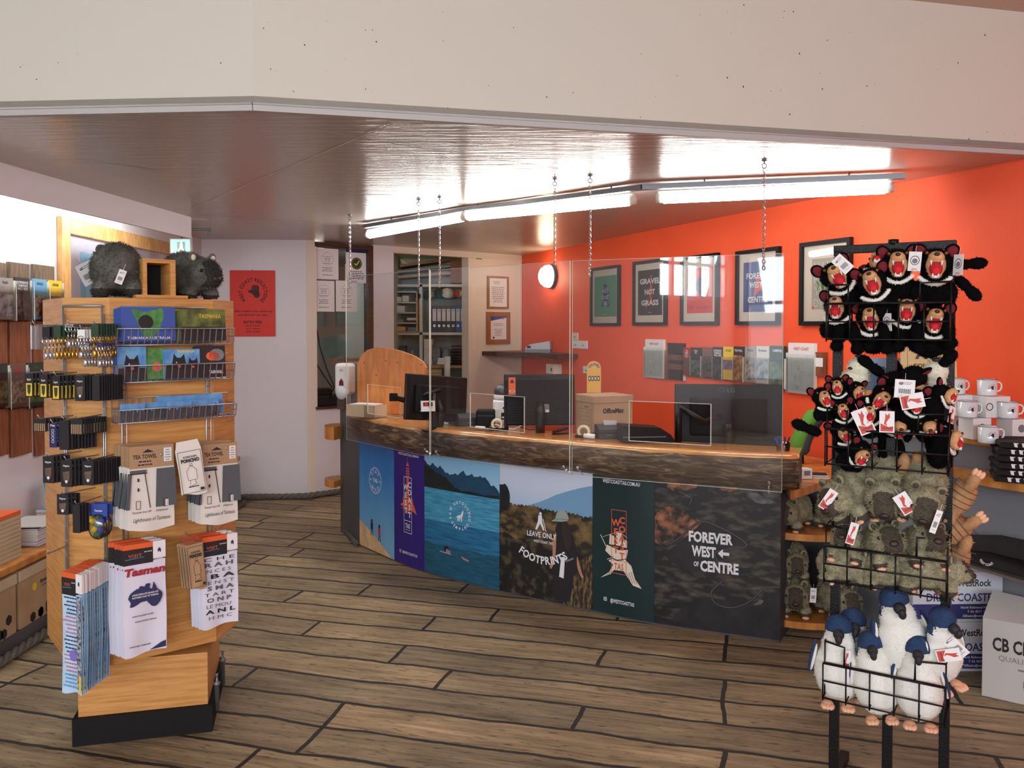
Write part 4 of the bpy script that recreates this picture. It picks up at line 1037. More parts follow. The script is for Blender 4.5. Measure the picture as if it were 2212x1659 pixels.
# ================================================================== BROCHURES
PH = [M('photo_print_%d' % i, a, 0.5, rgb2=b, scale=s, detail=6, mixlo=.4, mixhi=.6) for i, (a, b, s) in enumerate((
    ((40, 44, 50), (120, 126, 130), 30), ((52, 60, 44), (140, 150, 120), 34), ((150, 60, 44), (60, 90, 50), 30), ((30, 30, 34), (90, 90, 92), 30),
    ((190, 120, 60), (60, 90, 150), 22), ((110, 150, 190), (40, 60, 70), 22), ((90, 70, 64), (190, 170, 150), 36), ((50, 80, 60), (110, 150, 90), 26),
    ((196, 140, 60), (120, 70, 40), 30), ((96, 120, 140), (200, 206, 206), 20)))]
BK = {'dark': M('bro_dark', (44, 42, 44), 0.5), 'white': PAPER, 'yellow': YEL, 'red': M('bro_red', (150, 44, 44), 0.5), 'blue': M('bro_blue', (52, 96, 140), 0.5),
      'green': DKGREEN, 'grey': M('bro_grey', (150, 146, 142), 0.5), 'pale': M('bro_pale', (206, 204, 200), 0.5), 'sky': M('bro_sky', (110, 166, 200), 0.5), 'brown': M('bro_brown', (110, 84, 74), 0.5)}
def brochure(name, loc, rz, w, h, base, photo, title, tcol, label, cat='brochure', group=None, t=0.008, tilt=0.0, ph0=0.12, ph1=0.62, sub=None, extra=None, tt=0.06, cols=None):
    m = MB(); m.box2((-w / 2, -t, 0), (w / 2, 0, h), base); F = Frame((0, -t - 0.0003, 0), (1, 0, 0), (0, 0, 1), (0, -1, 0))
    if photo: m.quad(F, -w / 2 + 0.002, h * ph0, w / 2 - 0.002, h * ph1, photo)
    v = h * 0.93
    for k, s in enumerate(title):
        hh = h * tt; v -= hh * 1.25; m.text(F, s, 0, v, hh, tcol, 0.0006, width=min(w * 0.82, len(s) * hh * 0.78), bold=0.02)
    if sub: m.para(F, 0, v - h * 0.03, w * 0.7, sub, h * 0.028, tcol, 0.0006)
    if extra: extra(m, F, w, h)
    o = m.build(name, None, loc=loc, rot=(tilt, 0, rz)); return tag(o, label, cat, group)
def ship(m, F, w, h):
    for k in range(3): m.ring(F, 0, h * .4, w * (.12 + .08 * k), .001, GREYINK, .0006, 16)
def mapart(m, F, w, h):
    m.quad(F, -w / 2 + .006, .012, w / 2 - .006, h * .78, M('map_pale', (186, 198, 196), 0.6, rgb2=(206, 212, 208), scale=14)); r = random.Random(4)
    for k in range(7):
        x, y = r.uniform(-w * .3, w * .2), r.uniform(h * .1, h * .7); pts = [(x, y)]
        for j in range(9): x += r.uniform(-.01, .016); y += r.uniform(-.016, .014); x = max(-w * .4, min(w * .4, x)); y = max(h * .08, min(h * .74, y)); pts.append((x, y))
        m.line(F, pts, .0012, GREYINK if k % 2 else M('map_line', (120, 134, 140), .6), .0008)
def holder(px0, px1, pt, pb, name, label, mt, dz=0.025, base=True):
    pc = (px0 + px1) / 2; w = opx(px1) - opx(px0); p = wpos(pc, pb); H = wpos(pc, pt).z - p.z
    t = thing(name, label, 'holder', p + ON * 0.003, (0, 0, ORZ))
    def f(m):
        a = w / 2
        m.box2((-a, -0.002, 0), (a, 0, H), mt); m.quad(Frame((0, -dz, 0), (1, 0, 0), (0, 0, 1), (0, -1, 0)), -a, 0, a, H * .72, ACRYL2); m.box2((-a, -dz, 0), (a, 0, 0.002), mt)
        for s in (-a, a): m.box2((s - .001, -dz, 0), (s + .001, 0, H * .8), EDGE if s > 0 else mt)
    bld(f, 'acrylic_pocket', t); return p, w, H
for (a, b, c, d, lb) in ((1396, 1438, 733, 816, 'far left of the brochure row'), (1705, 1766, 741, 850, 'right end of the brochure row, nearest the toy rack')):
    p, w, H = holder(a, b, c, d, 'map_holder', 'clear wall pocket holding WEST COAST maps at the ' + lb.split(',')[0], WHITE)
    for k in range(3):
        brochure('map_leaflet', p + ON * (0.006 + 0.0042 * k) + V(0, 0, .003) + OD * (.006 - .003 * k), ORZ, w * .93, H * .985, PAPER, None, ['WEST COAST'] if k == 2 else [], REDP,
                 'white folded WEST COAST map in the pocket at the ' + lb.split(',')[0], 'map', 'maps in the %s pocket' % lb.split(' of')[0], t=0.004, extra=mapart if k == 2 else None, tt=0.055)
holder(1441, 1482, 741, 820, 'brochure_pocket', 'empty clear brochure pocket beside the left map pocket', ACRYL2)
def rail(m):
    for z in (0.0, 0.075): m.box2((0, -0.012, z), (opx(1700) - opx(1446), 0, z + 0.042), BROWNW)
tag(bld(rail, 'brochure_rail', None, loc=wpos(1446, 797) + ON * 0.001, rot=(0, 0, ORZ)), 'pair of brown timber rails carrying the brochure pockets on the orange wall', 'rail')
BRO = [(1482, 1498, 'red', 2, ['THE', 'SHIP', 'THAT', 'NEVER'], PAPER, 'narrow purple and red brochure, first of the orange wall row'),
       (1499, 1521, 'dark', 0, ['RAIL', 'WAY'], PAPER, 'black and white railway brochure in the orange wall row'),
       (1523, 1546, 'brown', 3, ['1898'], REDP, 'dark brown brochure with red lettering on the orange wall'),
       (1547, 1567, 'dark', 3, ['EXPERIENCE', 'TASMANIAS', 'WILD SIDE'], PAPER, 'charcoal EXPERIENCE WILD SIDE brochure on the orange wall'),
       (1569, 1591, 'yellow', 4, ['CRUISE'], INK, 'yellow cruise brochure with a red boat on the orange wall'),
       (1592, 1613, 'dark', 8, ['THE WALL'], PAPER, 'THE WALL brochure with a golden carved wood picture'),
       (1616, 1640, 'grey', 6, ['TRAIN'], INK, 'grey brochure with a black oval badge on the orange wall'),
       (1641, 1668, 'pale', 9, ['Strahan'], INK, 'pale Strahan brochure with a grey building picture'),
       (1670, 1703, 'green', 7, ['CAMPING'], PAPER, 'wide green lake brochure beside the right map pocket')]
for i, (a, b, c, ph, tt, tc, lb) in enumerate(BRO):
    k = i / 8; p = wpos((a + b) / 2, 809 + 22 * k + (6 if i == 8 else 0)); w = opx(b) - opx(a); H = wpos((a + b) / 2, 751 - 4 * k).z - p.z
    brochure('brochure', p + ON * 0.016, ORZ, w, H, BK[c], PH[ph], tt, tc, lb, group='brochures on the orange wall', t=0.012, ph0=(.05, .05, .2, .05, .3, .02, .05, .1, .02)[i], ph1=(.5, .55, .5, .45, .6, .75, .6, .65, .62)[i])
    h_ = MB(); h_.quad(Frame((0, -0.032, 0), (1, 0, 0), (0, 0, 1), (0, -1, 0)), -w / 2 - .003, -.006, w / 2 + .003, H * .7, ACRYL2); h_.box2((-w / 2 - .004, -.032, -.008), (w / 2 + .004, 0, -.005), ACRYL2); h_.box2((w / 2 + .002, -.032, -.006), (w / 2 + .004, 0, H * .7), EDGE)
    tag(h_.build('brochure_pocket', None, loc=p + ON * .004, rot=(0, 0, ORZ)), 'clear pocket around the ' + ' '.join(lb.split()[:9]), 'holder', 'clear pockets on the orange wall')
p = wpos(1777, 813)
def tb(m):
    m.box2((-.045, -.014, 0), (.045, 0, .15), BROWNW); m.box2((-.04, -.016, .06), (.02, -.0145, .115), PAPER)
tag(bld(tb, 'timber_card_holder', None, loc=p + ON * .001, rot=(0, 0, ORZ)), 'small brown timber block with white cards right of the map pocket', 'holder')
# outlets on the orange wall
for (a, b, c, d, n, lb) in ((1237, 1250, 719, 735, 0, 'small cream switch plate above the double power point'), (1237, 1270, 736, 753, 2, 'white double power point on the orange wall'), (1262, 1275, 791, 807, 1, 'white single power point behind the yellow paddle sign')):
    p = wpos((a + b) / 2, d); w = opx(b) - opx(a); H = wpos((a + b) / 2, c).z - p.z
    t = thing('power_point', lb, 'outlet', p + ON * 0.001, (0, 0, ORZ))
    bld(lambda m: m.box2((-w / 2, -.012, 0), (w / 2, 0, H), M('switch_cream', (212, 204, 184), .5) if n == 0 else WHITE, bev=.002), 'plate', t)
    for k in range(max(1, n)):
        x = 0 if n < 2 else (-.25 + .5 * k) * w
        bld(lambda m: (m.box2((x - .012, -.0135, H * .35), (x - .004, -.012, H * .5), INK), m.box2((x + .004, -.0135, H * .35), (x + .012, -.012, H * .5), INK), m.box2((x - .006, -.015, H * .68), (x + .006, -.012, H * .82), WHITE)), 'socket', t)
# ================================================================== CREAM WALL: certificates, shelf
for (a, b, c, d, fw, lb, bl) in ((1052, 1097, 597, 667, .022, 'thin brown framed white letter on the cream wall, upper one', 0), (1050, 1100, 674, 743, .05, 'wide brown framed certificate on the cream wall, below the letter', 1)):
    pc = (a + b) / 2; p = bpos(pc, d); w = wpx(b) - wpx(a); H = bpos(pc, c).z - p.z
    t = thing('framed_certificate', lb, 'picture', p + WN * 0.002, (0, 0, BRZ))
    FB = M('frame_brown', (150, 96, 54), .5)
    bld(lambda m: [m.box2((x0, -.02, y0), (x1, 0, y1), FB) for (x0, y0, x1, y1) in ((-w / 2, 0, w / 2, fw), (-w / 2, H - fw, w / 2, H), (-w / 2, fw, -w / 2 + fw, H - fw), (w / 2 - fw, fw, w / 2, H - fw))], 'frame', t)
    def pr(m):
        F = Frame((0, -.01, 0), (1, 0, 0), (0, 0, 1), (0, -1, 0)); m.quad(F, -w / 2 + fw, fw, w / 2 - fw, H - fw, PAPER)
        if bl:
            m.poly(F, [(-w / 2 + fw, H - fw), (w / 2 - fw, H - fw), (w / 2 - fw, H - fw - .012), (-w / 2 + fw, H - fw - .05)], BLUEP, .0006); m.disc(F, w * .22, H - fw - .016, .014, GREYINK, .001)
            m.text(F, 'CERTIFICATE OF', 0, H * .62, .009, INK, .0006, width=w * .4); m.text(F, 'ACCREDITATION', 0, H * .57, .009, INK, .0006, width=w * .4); m.para(F, 0, H * .46, w * .4, 3, .016, GREYINK, seed=2); m.para(F, 0, H * .33, w * .4, 3, .012, GREYINK, seed=3); m.disc(F, -w * .2, fw + .02, .012, INK, .0006)
        else: m.para(F, -.02, H * .84, w * .45, 3, .014, GREYINK, seed=5); m.para(F, 0, H * .66, w * .66, 9, .02, GREYINK, seed=6)
    bld(pr, 'certificate', t)
p = bpos(1030, 560); tag(bld(lambda m: (m.quad(XZ, -.03, 0, .05, .012, GREYINK), m.quad(XZ, -.03, .018, .05, .03, GREYINK)), 'wall_notice', None, loc=p + WN * .004 + WD * .02, rot=(0, 0, BRZ)), 'two tiny lines of grey lettering high on the cream wall', 'sign')
# corner shelf of dark timber with a laminator
def csf(m):
    z = 1.285; a = B0 + WD * wpx(1041); b = B0 + WD * (WL - .0); c = OA + OD * opx(1249)
    P_ = [a, b, c, c + ON * .22, (a + c) / 2 + WN * .17, a + WN * .2]
    m.prism([(q.x, q.y) for q in P_], z, z + .045, DARKW)
tag(bld(csf, 'corner_ledge'), 'dark timber ledge across the corner between cream and orange walls', 'shelf')
def lamin(m):
    pr = [(-.13, 0), (.13, 0), (.13, .05), (.125, .12), (.04, .105), (-.08, .085), (-.12, .06), (-.13, .03)]
    vs = [(x, -.06, z) for x, z in pr] + [(x, .06, z) for x, z in pr]; k = len(pr)
    m.add(vs, [tuple(range(k)), tuple(range(k, 2 * k))[::-1]] + [(i, k + i, k + (i + 1) % k, (i + 1) % k) for i in range(k)], M('laminator_grey', (186, 188, 196), .35)); m.box2((-.131, -.061, .0), (.131, .061, .035), M('laminator_base', (120, 122, 130), .5)); m.box2((-.11, -.062, .045), (-.07, -.05, .07), BLACK)
q = at(1163, 772, 8.55); tag(bld(lamin, 'laminator', None, loc=(q.x, q.y - 0.02, 1.331), rot=(0, 0, -.2)), 'grey and white desktop laminator on the dark corner ledge', 'machine')
def bxu(m): m.box2((-.08, -.05, 0), (.08, .05, .10), PAPERW); m.box2((.03, -.052, .03), (.055, -.0505, .06), INK)
q = at(1208, 808, 8.4); tag(bld(bxu, 'wall_box', None, loc=(OA + OD * opx(1208) + ON * .06 + V(0, 0, q.z)), rot=(0, 0, ORZ)), 'cream junction box on the orange wall under the dark ledge', 'box')
# ================================================================== LEFT BACK WALL: poster, exit sign
y0 = 7.60
def rp(m):
    F = Frame((0, -.002, 0), (1, 0, 0), (0, 0, 1), (0, -1, 0)); w = .205; H = .61; m.quad(F, -w, 0, w, H, M('poster_scarlet', (206, 56, 46), .7)); m.box2((-w, -.0018, 0), (w, 0, H), PAPER)
    K = M('poster_dark_ink', (62, 22, 26), .7); c, v = .005, H - .20
    m.arc_text(F, 'WEST COAST REFLECTIONS', c, v, .098, .032, K, 232, -52, .0008, sx=.8, bold=.03); hexhand(m, F, c + .015, v + .005, .13, K, .0008)
    for k in range(3): m.line(F, [(c - .005 + k * .018, v + .055), (c - .003 + k * .018, v + .02)], .0025, MATS['poster_scarlet'], .0012)
    m.text(F, 'Take a walk in the rainforest', 0, H * .37, .016, K, .0008, width=w * 1.72); m.text(F, 'and discover our past', 0, H * .315, .016, K, .0008, width=w * 1.3)
    m.text(F, 'ENTRY FEES', 0, H * .20, .022, K, .0008, width=w * .82, bold=.03)
    for k, s in enumerate(('$5.00  Adults', '$1.75  Children', '$0.00  Families')): m.text(F, s, 0, H * (.155 - .045 * k), .012, K, .0008, width=w * .6)
    m.bar((0, -.004, H), (0, -.004, H + .012), .003, GREYMETAL)
tag(bld(rp, 'reflections_poster', None, loc=(at(544, 727, 7.62) + V(0, .035, 0)), rot=(0, 0, .075)), 'scarlet WEST COAST REFLECTIONS poster with a dark thumb-out hand on the lilac wall', 'poster')
t = thing('exit_sign', 'green lit exit sign hanging past the end of the left pelmet', 'sign', at(393, 548, 6.5))
bld(lambda m: m.box2((-.085, -.02, 0), (.075, .02, .115), WHITE), 'housing', t)
EXG = emis('exit_green', (0.02, 0.62, 0.48, 1), 1.1); EXW = emis('exit_white', (0.8, 0.95, 0.9, 1), 1.3)
def ex(m):
    F = Frame((0, -.0205, 0), (1, 0, 0), (0, 0, 1), (0, -1, 0)); m.quad(F, -.078, .006, .07, .108, EXG); m.disc(F, .003, .083, .009, EXW, .0006); m.poly(F, [(-.01, .07), (.016, .072), (.014, .045), (.026, .02), (.016, .018), (.002, .04), (-.016, .02), (-.024, .026), (-.006, .05)], EXW, .0006); m.quad(F, -.03, .018, .034, .09, M('exit_panel', (200, 226, 214), .6), .0003)
bld(ex, 'sign_face', t); bld(lambda m: (m.bar((0, 0, .115), (0, 0, .19), .006, GREYMETAL), m.bar((-.02, 0, .19), (.22, .02, .19), .009, GREYMETAL), m.bar((.21, .02, .19), (.2, .02, .14), .008, GREYMETAL)), 'bracket', t)
# window notices
def notice(a, b, c, d, label, kind, w_off=.045):
    pc = (a + b) / 2; p = bpos(pc, d); w = wpx(b) - wpx(a); H = bpos(pc, c).z - p.z
    def f(m):
        F = Frame((0, 0, 0), (1, 0, 0), (0, 0, 1), (0, -1, 0)); m.box2((-w / 2, 0, 0), (w / 2, .001, H), PAPER); e = .0006
        if kind == 'owl':
            m.ring(F, 0, H * .66, w * .27, .002, GREYINK, e, 24); m.ring(F, -w * .07, H * .62, w * .055, .003, INK, e, 12); m.ring(F, w * .07, H * .62, w * .055, .003, INK, e, 12)
            m.line(F, [(-w * .13, H * .67), (0, H * .69), (w * .13, H * .67)], .003, INK, e); m.text(F, 'EXCELLENCE', 0, H * .72, .010, GREYINK, e, width=w * .36); m.text(F, 'tripadvisor', 0, H * .50, .012, GREYINK, e, width=w * .4); m.para(F, 0, H * .38, w * .6, 3, .016, GREYINK, seed=9); m.para(F, 0, H * .14, w * .7, 1, .016, GREYINK, seed=1)
        else:
            m.quad(F, -w / 2, H * .9, w / 2, H, NAVY, e); m.disc(F, 0, H * .58, w * .25, DKGREEN, e, 24); m.ring(F, 0, H * .58, w * .21, .002, YEL, e * 2, 24); m.line(F, [(-w * .1, H * .58), (-w * .02, H * .52), (w * .12, H * .66)], .012, YEL, e * 3); m.para(F, 0, H * .34, w * .8, 5, .017, INK, seed=4)
    tag(bld(f, 'window_notice', None, loc=p - WN * w_off, rot=(0, 0, BRZ)), label, 'notice', 'notices taped in the internal window')
notice(689, 737, 536, 603, 'upper left white review certificate taped in the internal window', 'owl'); notice(753, 799, 538, 611, 'white notice with a round dark green tick badge in the internal window', 'tick')
notice(681, 728, 606, 673, 'lower left white review certificate taped in the internal window', 'owl'); notice(731, 777, 606, 673, 'lower right white review certificate beside the hanging chain', 'owl')
# things seen through the window
def dr(m):
    m.box2((-1.93, 9.6, 0), (-1.45, 9.64, 2.32), M('door_pale', (206, 210, 204), .6))
struct_o = bld(dr, 'door_1'); struct_o['kind'] = 'structure'
tag(bld(lambda m: (m.box2((-1.95, 9.0, 1.22), (-1.36, 9.35, 1.25), HONEY), m.box2((-1.40, 9.0, 0), (-1.37, 9.35, 1.22), HONEY)), 'office_bench'), 'honey timber bench seen through the internal window', 'bench')
q = bpos(705, 880)
t = thing('network_box', 'black box with a blue light on the internal window sill', 'device', (-1.80, 7.90, .846), (0, 0, .5))
bld(lambda m: m.box2((-.10, -.08, 0), (.16, .08, .10), BLACK, bev=.01), 'case', t); bld(lambda m: m.ell((.12, -.083, .085), .008, emis('blue_led', (0.05, 0.1, 1, 1), 6), nu=8, nv=6), 'indicator_light', t)
tag(bld(lambda m: m.box2((-.12, -.08, 0), (.1, .08, .06), BLACKM, bev=.01), 'cable_modem', None, loc=(-1.84, 7.93, .947), rot=(0, 0, .4)), 'flat black unit resting on the black network box', 'device')
cb = [at(681, 690, 7.86), at(690, 745, 7.86), at(705, 795, 7.84), at(722, 835, 7.82), at(712, 862, 7.80)]
tag(bld(lambda m: m.tube(cb, .007, BLACK, 6), 'power_cable'), 'black cable drooping inside the internal window', 'cable')
tag(bld(lambda m: m.tube([at(681, 782, 7.85), at(700, 812, 7.84), at(718, 838, 7.81)], .006, BLACK, 6), 'power_cable'), 'shorter black cable crossing the internal window low on the left', 'cable')
# ================================================================== STORE SHELVES
WS = M('shelf_melamine_white', (214, 212, 204), .5); SY = 9.55
def sx(px, D=9.55): return (px - 1106) / F_PX * D
def sz(py, D=9.55): return at(1106, py, D).z
t = thing('storage_shelving', 'white storage shelving seen through the office doorway', 'shelf', (0, SY, 0))
bld(lambda m: [m.box2((sx(a), 0, 0), (sx(a) + .035, .4, sz(612)), WS) for a in (906, 1018)], 'upright', t)
for py, nm in ((614, 'top'), (718, 'middle'), (789, 'bench'), (822, 'low')):
    bld(lambda m: m.box2((sx(852), 0 if py != 789 else -.02, sz(py) - .03), (sx(1020), .4, sz(py)), WS if nm != 'bench' else PINE), 'shelf_board', t)
bld(lambda m: m.box2((sx(845), .4, 0), (sx(1025), .42, 2.35), M('shelf_back', (150, 152, 146), .8)), 'back_panel', t)
t = thing('pigeonhole_unit', 'timber pigeonhole unit with paper stacks on the left of the storage shelves', 'shelf', (0, SY - .05, sz(718) + .001))
z0 = sz(718)
def pg(m):
    m.box2((sx(853), 0, 0), (sx(856), .38, sz(600) - z0), PINE); m.box2((sx(900), 0, 0), (sx(903), .38, sz(630) - z0), PINE)
    for py in (716, 697, 675, 653, 630): m.box2((sx(853), 0, sz(py) - z0 - .012), (sx(903), .38, sz(py) - z0), WS if py != 716 else PINE)
bld(pg, 'shelf_frame', t)
r = random.Random(5)
for i, (px0, px1, py, hh, m_, lb) in enumerate(((857, 868, 652, .055, PAPER, 'tall white paper stack in the top left pigeonhole'), (870, 884, 652, .07, PAPER, 'white paper block in the top pigeonhole'), (857, 875, 674, .07, PAPER, 'white paper block in the second pigeonhole'),
        (858, 873, 696, .03, M('paper_blue_grey', (130, 150, 170), .8), 'blue grey papers in the third pigeonhole'), (880, 900, 692, .03, PAPER, 'loose white papers in the third pigeonhole'), (857, 876, 715, .05, M('paper_peach', (224, 176, 128), .8), 'peach papers in the bottom pigeonhole'), (882, 899, 715, .04, M('paper_blue', (110, 140, 180), .8), 'blue folder stack in the bottom pigeonhole'))):
    tag(bld(lambda m: [m.box2((sx(px0), .02 + .004 * r.random(), k * hh / 5), (sx(px1), .28, (k + 1) * hh / 5 - .001), m_) for k in range(5)], 'paper_stack', None, loc=(0, SY - .05, sz(py) + .001)), lb, 'papers')
# binders
BNB = M('binder_blue', (40, 84, 160), .45); BND = M('binder_navy', (36, 42, 74), .45); BNK = M('binder_black', (34, 34, 38), .45)
def binder(mm):
    t = thing('ring_binder', 'x', 'binder'); w, h = .068, .30
    bld(lambda m: m.box2((-w / 2, 0, 0), (w / 2, .26, h), mm, bev=.003), 'cover', t)
    def lbf(m): F = Frame((0, -.0012, 0), (1, 0, 0), (0, 0, 1), (0, -1, 0)); m.quad(F, -.021, .13, .021, .27, PAPER); m.para(F, 0, .255, .03, 2, .012, GREYINK, seed=1)
    bld(lbf, 'spine_label', t); bld(lambda m: m.ring(Frame((0, -.0015, 0), (1, 0, 0), (0, 0, 1), (0, -1, 0)), 0, .075, .013, .004, CHROME, 0, 14), 'finger_ring', t); return t
pb = {}
for i, mm in enumerate((BND, BNK, BNK, BNK, BNK, BNB, BNB, BND)):
    k = mm.name; x = sx(938 + i * 10.2)
    lb = ('navy', 'first black', 'second black', 'third black', 'fourth black', 'first bright blue', 'second bright blue', 'navy')[i] + ' ring binder ' + ('at the left end of the shelf row', 'counting from the left on the shelf', 'counting from the left on the shelf', 'counting from the left on the shelf', 'counting from the left on the shelf', 'in the shelf row', 'in the shelf row', 'at the right end of the shelf row')[i]
    if k not in pb: o = pb[k] = binder(mm); o.location = (x, SY + .03, sz(718) + .001); o['label'] = lb; o['group'] = 'ring binders on the storage shelf'
    else: copy_tree(pb[k], (x, SY + .03, sz(718) + .001), 0, lb, 'ring binders on the storage shelf')
# rolls lying across the top shelf
for i, (px, py, r_, m_, cap, lb) in enumerate(((903, 640, .035, GREYMETAL, BLACK, 'grey paper roll at the left end of the roll row'), (925, 635, .045, M('roll_grey', (150, 154, 156), .7), M('roll_dark', (60, 66, 66), .7), 'wide pale grey roll above the binders'), (948, 632, .05, M('roll_green', (40, 90, 66), .6), M('roll_green_d', (26, 60, 44), .6), 'dark green ended roll above the binders'),
        (965, 633, .058, CARDL, PAPERW, 'large tan cardboard tube above the binders'), (988, 634, .038, M('roll_white', (206, 198, 190), .7), REDP, 'white tube with a red end cap above the binders'))):
    z = sz(718) + .32 + .33 * 0 + (sz(py) - sz(718) - .32) ; x = sx(px)
    tag(bld(lambda m: (m.tube([(0, -.02, 0), (0.05, .34, 0)], r_, m_, 16), m.tube([(0, -.024, 0), (0, -.018, 0)], r_ * .97, cap, 16)), 'paper_roll', None, loc=(x, SY + .0, max(z, sz(718) + .305 + r_))), lb, 'roll', 'rolls lying on the storage shelf')
# long boards and sheets on the top
for i, (za, zb, m_, lb) in enumerate(((600, 590, CARDL, 'lowest long cardboard sheet'), (586, 577, M('sheet_grey', (150, 150, 142), .8), 'middle long grey sheet'), (572, 562, CARD, 'topmost long cardboard sheet'))):
    tag(bld(lambda m: m.box((0, 0, 0), (.92 - .1 * i, .34, .03), m_, R=Euler((0, -.08 - .03 * i, 0)).to_matrix()), 'flat_sheet', None, loc=(sx(930), SY + .2, sz(za) + .04)), lb + ' lying on top of the storage shelves', 'sheet', 'long sheets on the storage top')
tag(bld(lambda m: m.box2((-.09, 0, 0), (.09, .3, .25), M('crate_brown', (142, 88, 56), .7)), 'timber_crate', None, loc=(sx(990), SY + .0, sz(612) + .004)), 'red-brown timber crate end on top of the storage shelves', 'crate')
# lower shelf clutter
r = random.Random(9)
for i, (px, w_, h_, d_, m_, lb) in enumerate(((866, .10, .22, .2, M('box_dark', (70, 74, 80), .7), 'dark folder leaning on the lower left storage shelf'), (888, .05, .16, .08, M('bottle_pale', (186, 200, 206), .3), 'pale pump bottle on the lower left storage shelf'),
        (924, .10, .30, .2, PAPERW, 'tall white paper stack on the lower storage shelf'), (942, .09, .2, .2, M('box_grey', (112, 118, 126), .7), 'grey box on the lower storage shelf'), (962, .12, .20, .2, M('bag_grey', (140, 144, 150), .8), 'crumpled grey bag on the lower storage shelf'), (985, .12, .24, .2, BLACKM, 'black wire tray on the lower storage shelf'))):
    if 'bottle' in lb: f = lambda m: m.lathe([(.03, 0), (.032, .08), (.02, .11), (.01, .12), (.01, .15), (.016, .16)], (0, .1, 0), m_, 14)
    elif 'bag' in lb: f = lambda m: m.ell((0, .12, h_ / 2), (w_ / 2, .1, h_ / 2), m_, nu=9, nv=7)
    elif 'tray' in lb: f = lambda m: [m.box2((-w_ / 2, 0, k * .035), (w_ / 2, .2, k * .035 + .01), m_) for k in range(7)]
    else: f = lambda m: [m.box2((-w_ / 2 + .005 * r.random(), .01 * r.random(), k * h_ / 9), (w_ / 2 - .006 * r.random(), d_, (k + 1) * h_ / 9 - .0015), m_) for k in range(9)]
    tag(bld(f, 'storage_item' if 'bottle' not in lb else 'pump_bottle', None, loc=(sx(px), SY + .02, sz(789) + .002)), lb, 'office supplies')
tag(bld(lambda m: [m.box2((-.07 + .002 * k, 0, k * .012), (.07 + .004 * (k % 3), .1, k * .012 + .010), PAPER) for k in range(6)], 'paper_stack', None, loc=(sx(958, 9.3), 9.28, sz(787, 9.3))), 'white printed cards stacked on the storage bench edge', 'papers')
tag(bld(lambda m: m.tube([(0, 0, 0), (0, 0, .26)], .035, PAPER, 16), 'paper_roll', None, loc=(sx(965, 9.25), 9.30, sz(820, 9.3))), 'upright white paper roll below the storage bench', 'roll')
tag(bld(lambda m: [m.box2((-.11, 0, k * .014), (.1, .2, k * .014 + .011), (YEL, CARD, PAPER, CARDL)[k % 4]) for k in range(9)], 'paper_stack', None, loc=(sx(935), SY + .02, sz(820) + .002)), 'yellow and brown envelope pile under the storage bench', 'papers')
# ceiling lamps of the two back rooms
for i, (x, y, e) in enumerate(((-2.2, 9.0, 14), (.1, 10.2, 36))):
    t = thing('ceiling_lamp', ('round ceiling lamp of the room behind the internal window', 'round ceiling lamp of the storage room')[i], 'lamp', (x, y, CEIL))
    bld(lambda m: m.lathe([(.16, 0), (.16, -.03), (.12, -.07), (.0, -.085)], (0, 0, 0), emis('office_lamp_%d' % i, (1, .96 - .08 * i, .86 - .2 * i, 1), e), 20), 'shade', t)
# ================================================================== ON AND BEHIND THE COUNTER
def scr(D, py): return at(1106, py, D).z
# pine end screen
def pscreen(m):
    pts = [(-.27, 0), (-.27, .36), (-.24, .42), (-.19, .465), (-.12, .482), (-.02, .478), (.08, .455), (.18, .42), (.235, .385), (.265, .34), (.27, .28), (.27, 0)]
    k = len(pts); m.add([(x, -.014, z) for x, z in pts] + [(x, .014, z) for x, z in pts], [tuple(range(k)), tuple(range(k, 2 * k))[::-1]] + [(i, k + i, k + (i + 1) % k, (i + 1) % k) for i in range(k)], PINED)
    for x, z in ((-.215, .37), (-.045, .385), (.045, .375), (.225, .36), (-.12, .28), (-.13, .07), (.1, .1)): m.disc(Frame((0, -.0146, 0), (1, 0, 0), (0, 0, 1), (0, -1, 0)), x, z, .005, DARKW, 0, 10)
tag(bld(pscreen, 'end_screen', None, loc=(at(848, 910, 6.02).x, 6.02, .964), rot=(0, 0, -.25)), 'pine board with a curved top standing on the left counter end', 'screen')
# tall side board with the dispenser
tag(bld(lambda m: m.box2((-.03, -.05, 0), (.03, .05, .40), DARKW), 'side_post', None, loc=(-1.305, 6.36, .966)), 'dark timber post at the far left counter end', 'post')
tag(bld(lambda m: m.box2((-.03, -.06, 0), (.035, .06, .32), M('grey_board', (120, 122, 124), .6)), 'backing_board', None, loc=(-1.185, 6.30, 1.0)), 'grey backing board behind the hand sanitiser dispenser', 'board')
t = thing('hand_sanitiser_dispenser', 'white hand sanitiser dispenser with a red drop window by the counter end', 'dispenser', (-1.25, 6.19, 1.06), (0, 0, -.35))
def sd(m):
    P_ = [(.062, .0), (.070, .05), (.072, .18), (.066, .25), (.045, .275)]
    for k in range(1): pass
    m.box2((-.062, -.05, .03), (.062, .06, .265), WHITE, bev=.022)
bld(sd, 'body', t)
bld(lambda m: m.ell((0, -.048, .045), (.048, .025, .05), M('dispenser_lever', (196, 200, 206), .4)), 'lever', t)
def sw(m): F = Frame((0, -.0512, 0), (1, 0, 0), (0, 0, 1), (0, -1, 0)); m.poly(F, [(-.02, .10), (.02, .10), (.018, .13), (0, .155), (-.018, .13)], M('dispenser_red', (110, 40, 50), .3), .0004); m.ring(F, 0, .215, .016, .003, GREYINK, .0004, 16, sy=.7); m.text(F, 'GOJO', 0, .210, .008, GREYINK, .0006, width=.022)
bld(sw, 'level_window', t)
